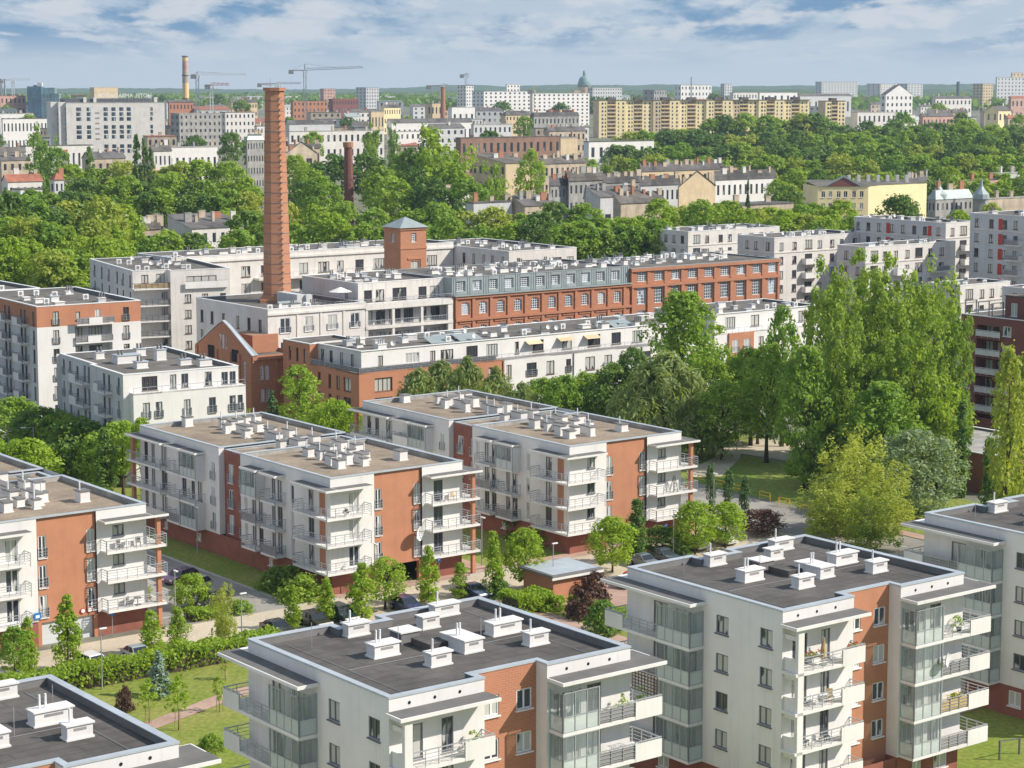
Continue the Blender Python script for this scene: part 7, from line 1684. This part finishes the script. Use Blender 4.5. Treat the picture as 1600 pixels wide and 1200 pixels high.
# yellow school with a brown gable
Bx, zt = atY(1278, 291, 655); B = Bld('school', 'yellow school with a brown gable and ochre middle panel, right', 'school', 0, 0, None, terr(655) - .5, (Bx, 655), .12)
h = zt - terr(655) + .5; La = solve(Bx, 655, (cos(.12), sin(.12)), 1357, zt); Lb = 18
fw = [(La * f, h - 3.6 - k * 3.75, 1.25, 2.0, 'cas') for k in range(3) for f in (.07, .21, .375, .51, .68, .83)]
B.wall('S', 0, 0, La, 0, h, 'yellow', fw); B.wall('W', 0, 0, Lb, 0, h, 'yellow'); B.wall('N', Lb, 0, La, 0, h, 'yellow'); B.wall('E', La, 0, Lb, 0, h, 'yellow')
e2 = MB(); q = (cos(.9), sin(.9)); e2.quad((La, 0, 0), (La + 28 * cos(.55), 28 * sin(.55), 0), (La + 28 * cos(.55), 28 * sin(.55), h), (La, 0, h)); e2.build('side_wall', M['yellow'], B.root)
B.box('middle_panel', 'ochre', La * .36, -.03, h - 9.5, La * .60, .0, h - 4.2)
g = MB(); g.poly([(La * .16, -.25, h - .1), (La * .84, -.25, h - .1), (La * .50, -.25, h + 2.9)]); g.poly([(La * .16, 0, h - .1), (La * .5, 0, h + 2.9), (La * .84, 0, h - .1)]); g.build('gable', M['dbrick'], B.root)
g = MB(); g.bar((La * .14, -.2, h), (La * .5, -.2, h + 3.1), .5); g.bar((La * .5, -.2, h + 3.1), (La * .86, -.2, h), .5); g.build('gable_trim', M['zinc'], B.root)
g = MB(); g.quad((-.3, -.3, h), (La + .3, -.3, h), (La + 20, Lb, h + 1.2), (0, Lb, h + 1.2)); g.poly([(La, -.3, h + .02), (La + 26, 17, h + .3), (La + 20, Lb, h + 1.2)]); g.build('roof', M['roofm'], B.root)
for i in range(7): 
    c = MB(); x = La * .8 + i * 3.2; c.box(x, 12, h, x + 1.0, 13, h + 2.9); c.build('chimney', M['white2'], B.root)
B.done()
# two little domes of the ornate stone house
for i, xp in enumerate((1467, 1533)):
    X, zt = atY(xp, 300, 604); o = thing('turret', ('left', 'right')[i] + ' one of two domed turrets of the ornate stone house', 'turret', (X, 604, terr(604)), 0, 'turrets of the ornate house'); h = zt - terr(604)
    b = MB(); b.tube([(0, 0, 0), (0, 0, h - 2.0)], [2.2, 2.2], 8); b.build('wall', M['grey'], o); b = MB(); b.tube([(0, 0, h - 2), (0, 0, h - .6), (0, 0, h + .8), (0, 0, h + 1.6), (0, 0, h + 4)], [2.5, 2.3, 1.1, .6, .15], 10); b.build('dome', M['zinc'], o)

# --- wooded hills on the horizon and mid-distance woods as one mass
def ridge(Y, base, pts, name, m='hill', thick=500, label=None):
    b = MB(); top = []
    r = random.Random(int(Y)); n = 260
    for i in range(n + 1):
        x = -80 + 1760 * i / n
        for (x0, y0), (x1, y1) in zip(pts, pts[1:]):
            if x0 <= x <= x1: y = y0 + (y1 - y0) * (x - x0) / (x1 - x0)
        y += r.uniform(-.45, .45) + .6 * sin(x * .09) * r.random()
        X, z = atY(x, y, Y); top.append((X, z))
    for i in range(n):
        (xa, za), (xb, zb) = top[i], top[i + 1]
        b.quad((xa, Y - thick, base), (xb, Y - thick, base), (xb, Y, zb), (xa, Y, za)); b.quad((xa, Y, za), (xb, Y, zb), (xb, Y + thick, base), (xa, Y + thick, base))
    o = b.build(name, M[m]); o['kind'] = 'structure'
ridge(7600, 15, [(-200, 138), (250, 138), (430, 140), (560, 139), (640, 137), (690, 133), (730, 132), (790, 135), (850, 133), (880, 132), (960, 133), (1060, 132), (1120, 135), (1300, 133), (1420, 132), (1560, 131), (1700, 130)], 'hills')
ridge(5200, 15, [(-200, 146), (300, 145), (560, 145), (700, 142), (860, 140), (1000, 141), (1200, 140), (1500, 140), (1700, 139)], 'hills')
# ------------------------------------------------------------------ trees of the city beyond
rv = random.Random(77)
def belt(specs, label, group):
    for xp, yt, Y, wp, k in specs: tp(k, xp, yt, Y, wp, label, group)
sp = []
for i in range(30):     # belt right behind the lofts, from the tall chimney to the terraced flats
    xp = 352 + i * 23.4; row = i % 2
    yt = 322 + rv.uniform(-10, 14) + (0 if xp < 850 else -4 + 12 * (xp > 960)); k = rv.choice(['fbright', 'fmid', 'fbright', 'folive', 'fmid'] if xp < 780 else ['fmid', 'fmid', 'fdark', 'fbright'])
    sp.append((xp, yt + (20 if row else 0), 505 + (0 if row else 28), rv.uniform(56, 80), k))
belt(sp, 'one of the trees in the dense green belt right behind the lofts and brick factory', 'tree belt behind the lofts')
sp = []
for i in range(10): sp.append((880 + i * 16, 352 + rv.uniform(-8, 12), 478, rv.uniform(60, 76), rv.choice(['fmid', 'fdark', 'fmid'])))
belt(sp, 'one of the leafy trees between the white loft wing and the farthest terraced block', 'trees right of the loft wing')
sp = []
for i in range(14): sp.append((1030 + i * 22, 318 + rv.uniform(-6, 12), 525 + (i % 3) * 18, rv.uniform(50, 66), rv.choice(['fbright', 'folive', 'fmid', 'fbright'])))
belt(sp, 'one of the trees in front of the sooty tenement row and the white ornate house', 'trees before the tenement row')
# left belt
sp = []
for i in range(26):
    xp = -10 + (i % 9) * 28 + rv.uniform(-8, 8); row = i // 9
    yt = (392, 352, 318)[row] + rv.uniform(-8, 10) - (12 if xp < 60 else 0) + (18 if row == 1 and xp > 120 else 0); Y = (400, 430, 470)[row] + rv.uniform(0, 16)
    if row == 0 and xp > 150: continue
    if row == 1 and xp > 190: continue
    sp.append((xp, yt, Y, rv.uniform(62, 88), rv.choice(['fmid', 'fbright', 'folive', 'fdark', 'fmid'])))
belt(sp, 'one of the trees in the deep belt behind the orange-topped block', 'left tree belt')
sp = [(60, 330, 480, 60, 'fmid'), (170, 352, 468, 64, 'fbright'), (145, 345, 460, 60, 'folive'), (232, 372, 455, 56, 'fmid'), (262, 362, 458, 70, 'fmid'), (300, 366, 460, 64, 'fdark'), (322, 384, 452, 40, 'fmid'), (385, 330, 478, 70, 'fdark'), (372, 360, 470, 60, 'fmid')]
belt(sp, 'one of the bushy trees around the row of houses with many chimneys, left', 'trees round the chimney row')
sp = []
for i in range(40):
    xp = 20 + (i % 14) * 30 + rv.uniform(-10, 10); row = i // 14; yt = (300, 278, 258)[row] + rv.uniform(-7, 9)
    if xp < 110 and row > 0: continue
    if 395 < xp < 470: continue
    sp.append((xp, yt, (560, 640, 720)[row], rv.uniform(48, 66), rv.choice(['fmid', 'fmid', 'folive', 'fbright', 'fdark'])))
belt(sp, 'one of the trees in the grove between the white hotel and the chimney row', 'grove below the hotel')
for xp, yt, wp, lab in ((213, 215, 13, 'tallest of three thin dark poplars below the hotel, left one'), (225, 218, 10, 'middle one of three thin dark poplars below the hotel'), (236, 236, 10, 'shortest of three thin dark poplars below the hotel, right one')): tp('fpop', xp, yt, 690, wp * 1.25, lab, None, 'tree', 'poplar')
for xp, yt, Y, wp, k, lab in ((62, 208, 800, 42, 'ftall', 'tall dark tree left of the hotel wing'), (88, 232, 760, 40, 'fmid', 'green tree before the hotel wing'), (140, 232, 790, 16, 'fpop', 'single pointed green tree below the hotel'), (690, 206, 640, 88, 'ftall', 'large dark green tree right of the short dark chimney'), (650, 232, 650, 60, 'fdark', 'dark tree between the short chimney and the large dark tree'), (830, 236, 650, 50, 'aspen', 'loose pinkish-green tree before the peach blank wall'), (770, 262, 600, 46, 'ftall', 'dark tree left of the peach blank wall'), (582, 205, 760, 26, 'ftall', 'dark pointed tree above the grove, right of the short chimney'), (614, 200, 900, 20, 'ftall', 'dark thin tree before the white new flats'), (360, 208, 850, 36, 'fdark', 'dark tree right of the scaffolded block'), (480, 282, 600, 60, 'fdark', 'very dark tree just right of the tall chimney'), (1169, 285, 560, 14, 'spruced', 'dark bare-looking spruce before the white ornate house')):
    tp(k, xp, yt, Y, wp, lab)
sp = []
for i in range(15):
  if not (515 < 462 + i * 19 < 575 and i % 3): sp.append((462 + i * 19, 238 + (i % 3) * 22 + rv.uniform(-6, 8), 680 - (i % 3) * 45, rv.uniform(50, 70), rv.choice(['fmid', 'fdark', 'fmid', 'fbright'])))
belt(sp, 'one of the trees in the grove around the short dark chimney', 'grove round the short chimney')
# park
sp = []
for i in range(100):
    row = i // 25; xp = (1010, 985, 960, 900)[row] + (i % 25) * (26, 26.5, 28, 29)[row] + rv.uniform(-9, 9)
    yt = (188, 208, 226, 246)[row] + rv.uniform(-5, 6); Y = (1180, 1060, 950, 850)[row]
    if row == 0: yt += max(0, (1120 - xp) * .30) if xp < 1120 else (4 if xp > 1300 else -6)
    if row == 3 and 1020 < xp < 1170: yt += 2
    if row == 2 and xp < 1000: yt += 6
    sp.append((xp, yt, Y, rv.uniform(44, 60), rv.choice(['fmid', 'fdark', 'fdark', 'fmid', 'folive'] if row < 3 else ['fmid', 'fbright', 'folive', 'fmid'])))
belt(sp, 'one of the trees of the dense park below the long yellow slab block', 'park trees')
sp = []
for i in range(24): sp.append((1205 + (i % 12) * 36 + rv.uniform(-8, 8), (272, 288)[i // 12] + rv.uniform(-8, 6) - (4 if i % 12 > 7 else 0), (740, 690)[i // 12], rv.uniform(46, 62), rv.choice(['fbright', 'fmid', 'folive', 'fdark'])))
sp = [q for q in sp if not (1270 < q[0] < 1430 and q[2] < 700)]
belt(sp, 'one of the trees along the near edge of the park, around the yellow school', 'trees round the school')
sp = [(1405, 308, 560, 88, 'globed'), (1230, 292, 600, 50, 'fdark'), (1215, 282, 640, 40, 'fmid'), (1260, 336, 520, 60, 'folive'), (1290, 342, 515, 60, 'fmid'), (1230, 340, 520, 60, 'fbright'), (1330, 338, 520, 56, 'fmid'), (1500, 330, 520, 46, 'fbright'), (1550, 318, 560, 36, 'folive')]
belt(sp, 'one of the trees between the terraced flats and the yellow school', 'trees before the school')
# scattered trees of the distance
sp = []
for i in range(52):
    k = i % 4; xp = -10 + 1640 * ((i * 0.618) % 1); Y = (1000, 1350, 1800, 2500)[k]; yt = (208, 180, 162, 149)[k] + rv.uniform(-4, 6)
    if 900 < xp < 1330 and k < 2: continue
    if 85 < xp < 262 and k < 2: continue
    sp.append((xp, yt, Y, (34, 30, 26, 24)[k] * rv.uniform(.8, 1.4), rv.choice(['fmid', 'fdark', 'fdark'])))
belt(sp, 'one of the hazy trees scattered between the distant city houses', 'distant city trees')
# far woods as one mass of crowns
v = []; f = []; cl = []
r = random.Random(4)
for i in range(900):
    xp = r.uniform(-40, 1640); yb = r.choice([r.uniform(143, 150), r.uniform(139, 146), r.uniform(150, 158) if xp > 1300 or r.random() < .3 else 146]); Y = 2600 + r.random() * 2000
    X, z = atY(xp, yb, Y); s = r.uniform(9, 17); z = min(z, terr(Y) + 16)
    for j in range(16):
        a = r.uniform(0, 6.28); zz = r.uniform(-.2, 1); q = sqrt(max(0, 1 - zz * zz)); p = (X + s * q * cos(a), Y + s * .8 * q * sin(a), z + s * .6 * (zz - 1)); l = s * .4
        d = [r.uniform(-1, 1) for _ in range(3)]; e = [r.uniform(-1, 1) for _ in range(3)]; i0 = len(v)
        v += [tuple(p[k] + d[k] * l for k in range(3)), tuple(p[k] + e[k] * l for k in range(3)), tuple(p[k] - d[k] * l for k in range(3)), tuple(p[k] - e[k] * l for k in range(3))]; f.append((i0, i0 + 1, i0 + 2, i0 + 3)); cl.append(r.random())
me = bpy.data.meshes.new('distant_woods'); me.from_pydata(v, [], f); me.materials.append(LM['dark']); at_ = me.attributes.new('leafvar', 'FLOAT', 'FACE'); at_.data.foreach_set('value', cl)
link('distant_woods', me)['kind'] = 'stuff'
print('TREES', TCOUNT[0])
# ------------------------------------------------------------------ air
hz = MB(); hz.box(-5200, -120, -1.5, 5200, 8600, 140); 
hm = bpy.data.materials.new('haze_air'); hm.use_nodes = True; nt = hm.node_tree; nt.nodes.remove(nt.nodes['Principled BSDF'])
pv = nt.nodes.new('ShaderNodeVolumePrincipled'); pv.inputs['Color'].default_value = (.62, .80, 1.0, 1); pv.inputs['Density'].default_value = 7.5e-5; pv.inputs['Anisotropy'].default_value = .1
nt.links.new(pv.outputs[0], nt.nodes['Material Output'].inputs['Volume'])
o = hz.build('haze', hm); o['kind'] = 'stuff'
# ------------------------------------------------------------------ things left on the balconies
def at_block(B, x, y, z):
    p = B.root.location; c, s_ = cos(GRID), sin(GRID); return (p[0] + x * c - y * s_, p[1] + x * s_ + y * c, z)
def chair(B, x, y, z, label, m='whitep', rz=0.0):
    o = thing('balcony_chair', label, 'chair', at_block(B, x, y, z), GRID + rz)
    b = MB(); b.box(-.24, -.24, .42, .24, .24, .46); b.build('seat', M[m], o); b = MB(); b.box(-.24, .2, .5, .24, .25, .92); b.build('backrest', M[m], o)
    for sx in (-.2, .2):
        for sy in (-.2, .2): b = MB(); b.bar((sx, sy, 0), (sx, sy, .44), .04); b.build('leg', M[m], o)
def table(B, x, y, z, label, m='whitep'):
    o = thing('balcony_table', label, 'table', at_block(B, x, y, z), GRID)
    b = MB(); b.tube([(0, 0, .68), (0, 0, .72)], [.42, .42], 12); b.build('tabletop', M[m], o); b = MB(); b.tube([(0, 0, 0), (0, 0, .68)], [.05, .05], 6); b.box(-.25, -.25, 0, .25, .25, .04); b.build('leg', M[m], o)
def pot(B, x, y, z, label, leaf='bright', m='orange', h=.9, r_=.35):
    o = thing('potted_plant', label, 'plant', at_block(B, x, y, z), GRID)
    b = MB(); b.tube([(0, 0, 0), (0, 0, .34)], [.15, .21], 10); b.build('pot', M[m], o)
    cm, cl = crown_mesh('shrub', int(x * 13 + z * 7) % 97, h - .3, r_, 16, 12, .13, leaf, rc=.45); link('leaves', cm, o, (0, 0, .3))
def flower_box(B, x, y, z, label, wd=1.2, leaf='bright', m='panelg', bloom='redp'):
    o = thing('flower_box', label, 'flower box', at_block(B, x, y, z), GRID)
    b = MB(); b.box(-wd / 2, -.1, 0, wd / 2, .1, .2); b.build('box', M[m], o)
    cm, cl = crown_mesh('shrub', int(x * 11 + z * 5) % 89, .35, wd / 2, 18, 10, .1, leaf, rc=.25, asp=.3); link('leaves', cm, o, (0, 0, .16))
    r = random.Random(int(x * 3 + z)); b = MB()
    for i in range(14):
        a, c, d = r.uniform(-wd / 2, wd / 2), r.uniform(-.15, .15), r.uniform(.25, .5); b.box(a - .04, c - .04, d, a + .04, c + .04, d + .07)
    b.build('blossom', M[bloom], o)
F3 = [2.6 + 2.87 * k + .22 for k in range(4)]
R0, F0, L0, M0, M2 = TB[2], TB[1], LB_[0], LB_[1], LB_[2]
o = thing('folded_parasol', 'folded orange parasol on the top balcony of the smooth-orange block', 'parasol', at_block(R0, 3.4, -.7, F3[3]), GRID)
b = MB(); b.tube([(0, 0, .5), (0, 0, 1.2), (.1, 0, 2.0)], [.28, .2, .04], 8); b.build('cloth', M['wood'], o); b = MB(); b.tube([(0, 0, 0), (0, 0, 2.1)], [.03, .03], 6); b.box(-.2, -.2, 0, .2, .2, .08); b.build('pole', M['steel'], o)
flower_box(R0, 1.7, -1.18, F3[3] + .85, 'flower box with red blossoms on the top front balcony of the smooth-orange block', 1.5)
flower_box(R0, 6.0, -1.1, F3[3] + .75, 'green plant trough at the solid end of the top front balcony', 1.2, 'mid')
chair(R0, 2.6, -.7, F3[2], 'white chair on the second highest front balcony, left of the round table', 'whitep', .4); table(R0, 3.4, -.8, F3[2], 'white round table on the second highest front balcony'); chair(R0, 4.2, -.7, F3[2], 'wooden chair right of the white round table on a front balcony', 'wood', -.5)
chair(R0, 1.8, -.6, F3[1], 'dark chair on the third front balcony, next to the pier', 'raild', .2); chair(R0, 3.8, -.7, F3[1], 'dark chair in the middle of the third front balcony', 'raild', -.3)
pot(R0, 18.2, -.5, F3[3], 'spiky potted plant on the top right balcony of the smooth-orange block', 'mid', 'raild', 1.3, .5); pot(R0, 17.6, -.6, F3[1], 'terracotta pot by the dark door of the third right balcony', 'bright'); pot(R0, 18.6, -.5, F3[1], 'terracotta pot at the corner of the third right balcony', 'mid')
flower_box(R0, 17.0, -1.18, F3[1] + .8, 'orange flower box on the railing of the third right balcony', 1.3, 'mid', 'orange', 'yellowp')
pot(F0, 18.0, -.6, F3[3], 'red flowering plant on the top right balcony of the patterned-brick block', 'mid', 'whitep', 1.5, .5); pot(F0, 19.8, -.5, F3[3], 'dark leafy plant at the corner of the same top balcony as the red flowers', 'dark', 'raild', 1.6, .5)
o = thing('lattice_screen', 'brown lattice screen closing the end of a top balcony, patterned-brick block', 'screen', at_block(F0, 20.55, -1.2, F3[3]), GRID)
b = MB(); [b.bar((0, .32 * i, .9), (0, .32 * i, 2.3), .05) for i in range(9)]; [b.bar((0, 0, .95 + .22 * i), (0, 2.56, .95 + .22 * i), .05) for i in range(7)]; b.build('lattice', M['frame_b'], o)
o = thing('drying_rack', 'folding drying rack with white laundry on the second right balcony, patterned-brick block', 'drying rack', at_block(F0, 17.5, -.7, F3[2]), GRID)
b = MB(); b.bar((-.5, -.3, 0), (.5, .3, .95), .03); b.bar((.5, -.3, 0), (-.5, .3, .95), .03); [b.bar((-.6, -.3 + .15 * i, .95), (.6, -.3 + .15 * i, .95), .02) for i in range(5)]; b.build('frame', M['steel'], o); b = MB(); b.box(-.4, -.17, .45, .1, -.13, .95); b.box(.0, .12, .5, .5, .16, .95); b.build('laundry', M['whitep'], o)
pot(F0, 5.9, -.6, F3[3], 'plant behind the solid end of the top left balcony, patterned-brick block', 'bright', 'orange', 1.3, .5)
Z3 = [2.45 + 2.87 * k + .22 for k in range(3)]
chair(L0, 13.6, -.6, Z3[2], 'dark chair on the top balcony of the left-edge block, nearest the orange wall', 'raild', .2); chair(L0, 15.6, -.6, Z3[2], 'dark chair on the top balcony of the left-edge block, nearer the pier', 'raild', -.3); table(L0, 14.6, -.6, Z3[2], 'white table between two dark chairs on a top balcony', 'whitep')
table(L0, 15.4, -.6, Z3[0], 'dark round table on the lowest balcony above the parking sign', 'raild'); chair(L0, 14.5, -.6, Z3[0], 'dark chair on the lowest balcony above the parking sign', 'raild', .5)
pot(L0, 17.3, .6, Z3[0], 'bushy red plant beside the orange pier, lowest balcony of the left-edge block', 'bright', 'orange', 1.3, .5)
table(M0, 14.2, -.6, Z3[2], 'white table on the top right balcony of the middle block'); chair(M0, 15.2, -.6, Z3[2], 'wooden chair on the top right balcony of the middle block', 'wood', .3); pot(M0, 1.4, -.8, Z3[2], 'pink flowering plant on the top corner balcony of the middle block', 'purple', 'whitep', .8, .35); chair(M0, .4, -.8, Z3[2], 'white chair on the top corner balcony of the middle block', 'whitep', 1.0)
pot(M2, 18.0, .4, Z3[1], 'green plant at the outer corner of the middle right balcony, farthest tan-roofed block', 'bright', 'orange', 1.2, .5)
o = thing('step_ladder', 'dark step ladder leaning on the middle right balcony, farthest tan-roofed block', 'ladder', at_block(M2, 15.2, -.6, Z3[1]), GRID)
b = MB(); b.bar((-.35, -.3, 0), (-.1, 0, 1.9), .06); b.bar((.35, -.3, 0), (.1, 0, 1.9), .06); b.bar((-.35, .3, 0), (-.1, 0, 1.9), .06); b.bar((.35, .3, 0), (.1, 0, 1.9), .06); [b.bar((-.3 + .06 * i, -.25 + .07 * i, .35 * i + .3), (.3 - .06 * i, -.25 + .07 * i, .35 * i + .3), .05) for i in range(4)]; b.build('frame', M['raild'], o)
# clothes pole frame and low hedge garden at the lower right
X, Y = at(1577, 1183); o = thing('garden_frame', 'dark post and bar frame on the lawn at the lower right corner', 'frame', (X, Y, 0), GRID)
b = MB(); b.bar((-1.2, 0, 0), (-1.2, 0, 1.6), .12); b.bar((1.2, 0, 0), (1.2, 0, 1.3), .12); b.build('post', M['raild'], o); b = MB(); b.bar((-1.2, 0, 1.55), (1.2, 0, 1.25), .08); b.build('bar', M['raild'], o)
# ------------------------------------------------------------------ camera, sun, sky
cam = bpy.data.cameras.new('camera'); co = bpy.data.objects.new('camera', cam); COL.objects.link(co)
cam.sensor_width = 36; cam.sensor_fit = 'HORIZONTAL'; cam.lens = F / 1600 * 36
cam.shift_y = -(600 - YC) / 1600
co.location = (0, 0, H); co.rotation_euler = (pi / 2 - TH, 0, 0)
cam.clip_start = 1; cam.clip_end = 40000
SC.camera = co
SUN_EL, SUN_AZ = radians(38), (.995, -.10)     # azimuth as ground direction towards the sun
sl = bpy.data.lights.new('sun', 'SUN'); sl.energy = 4.8; sl.angle = radians(.6); sl.color = (1, .93, .82)
so = bpy.data.objects.new('sun', sl); COL.objects.link(so)
dx, dy, dz = SUN_AZ[0] * cos(SUN_EL), SUN_AZ[1] * cos(SUN_EL), sin(SUN_EL)
from mathutils import Vector
so.rotation_euler = Vector((dx, dy, dz)).to_track_quat('Z', 'Y').to_euler(); so.location = (100, 50, 200)
wd = bpy.data.worlds.new('World'); SC.world = wd; wd.use_nodes = True
nt = wd.node_tree; N = nt.nodes; Lk = nt.links; N.clear()
sky = N.new('ShaderNodeTexSky'); sky.sky_type = 'NISHITA'; sky.sun_disc = False
sky.sun_elevation = SUN_EL; sky.sun_rotation = atan2(SUN_AZ[0], SUN_AZ[1]); sky.altitude = 200; sky.air_density = 1.0; sky.dust_density = 1.2
b1 = N.new('ShaderNodeBackground'); b1.inputs[1].default_value = .13; Lk.new(sky.outputs[0], b1.inputs[0])
tc = N.new('ShaderNodeTexCoord'); sp = N.new('ShaderNodeSeparateXYZ'); Lk.new(tc.outputs['Generated'], sp.inputs[0])
def mth(op, a, b=None):
    n = N.new('ShaderNodeMath'); n.operation = op
    for i, x in enumerate((a, b)):
        if x is None: continue
        if isinstance(x, (int, float)): n.inputs[i].default_value = x
        else: Lk.new(x, n.inputs[i])
    return n.outputs[0]
zc = mth('ADD', mth('MAXIMUM', sp.outputs[2], 0.0), .045)
px_ = mth('DIVIDE', sp.outputs[0], zc); py_ = mth('DIVIDE', sp.outputs[1], zc)
cv = N.new('ShaderNodeCombineXYZ'); Lk.new(px_, cv.inputs[0]); Lk.new(mth('MULTIPLY', py_, .27), cv.inputs[1])
def nz(scale, detail, rough, off, dist=0):
    n = N.new('ShaderNodeTexNoise'); n.inputs['Scale'].default_value = scale; n.inputs['Detail'].default_value = detail; n.inputs['Roughness'].default_value = rough; n.inputs['Distortion'].default_value = dist
    a = N.new('ShaderNodeVectorMath'); a.operation = 'ADD'; a.inputs[1].default_value = off; Lk.new(cv.outputs[0], a.inputs[0]); Lk.new(a.outputs[0], n.inputs['Vector'])
    return n.outputs['Fac']
def ramp(x, lo, hi):
    n = N.new('ShaderNodeMapRange'); n.interpolation_type = 'SMOOTHSTEP'; n.inputs['From Min'].default_value = lo; n.inputs['From Max'].default_value = hi; Lk.new(x, n.inputs['Value']); return n.outputs['Result']
def mixc(f, a, b):
    n = N.new('ShaderNodeMix'); n.data_type = 'RGBA'; Lk.new(f, n.inputs['Factor'])
    for k, x in (('A', a), ('B', b)):
        if isinstance(x, tuple): n.inputs[k].default_value = (*x, 1)
        else: Lk.new(x, n.inputs[k])
    return n.outputs['Result']
n1 = nz(.95, 7, .58, (3.1, 1.7, 0), .4); n2 = nz(2.1, 6, .6, (9.2, 4.1, 0), .2)
fc = N.new('ShaderNodeTexNoise'); fc.inputs['Scale'].default_value = 1; fc.inputs['Detail'].default_value = 5; fc.inputs['Roughness'].default_value = .6
fv = N.new('ShaderNodeCombineXYZ'); Lk.new(mth('MULTIPLY', sp.outputs[0], 26), fv.inputs[0]); Lk.new(mth('MULTIPLY', sp.outputs[1], 26), fv.inputs[1]); Lk.new(mth('MULTIPLY', sp.outputs[2], 64), fv.inputs[2]); Lk.new(fv.outputs[0], fc.inputs['Vector'])
n1 = mth('ADD', n1, mth('MULTIPLY', mth('SUBTRACT', fc.outputs['Fac'], .5), .8)); n2 = mth('ADD', n2, mth('MULTIPLY', mth('SUBTRACT', fc.outputs['Fac'], .5), .9))
tone = mixc(ramp(n1, .34, .57), (.15, .285, .46), (.43, .515, .61))
tone = mixc(mth('MULTIPLY', ramp(n2, .47, .66), .8), tone, (.60, .625, .66))
low = ramp(sp.outputs[2], .004, .03)          # thin, even veil of cloud close to the horizon
tone = mixc(low, (.53, .59, .655), tone)
b2 = N.new('ShaderNodeBackground'); Lk.new(tone, b2.inputs[0]); b2.inputs[1].default_value = .95
gap = mth('MULTIPLY', ramp(nz(.7, 5, .5, (20, 7, 0)), .52, .68), ramp(sp.outputs[2], .05, .3))
ms = N.new('ShaderNodeMixShader'); Lk.new(gap, ms.inputs[0]); Lk.new(b2.outputs[0], ms.inputs[1]); Lk.new(b1.outputs[0], ms.inputs[2])
ow = N.new('ShaderNodeOutputWorld'); Lk.new(ms.outputs[0], ow.inputs[0])
SC.view_settings.view_transform = 'Standard'; SC.view_settings.look = 'None'; SC.view_settings.gamma = 1; SC.view_settings.exposure = 0.26
SC.view_settings.use_curve_mapping = False
cy = SC.cycles
cy.max_bounces = 6; cy.diffuse_bounces = 3; cy.glossy_bounces = 2; cy.transmission_bounces = 4; cy.transparent_max_bounces = 10; cy.volume_bounces = 0
cy.caustics_reflective = False; cy.caustics_refractive = False; cy.use_denoising = True; cy.sample_clamp_indirect = 8
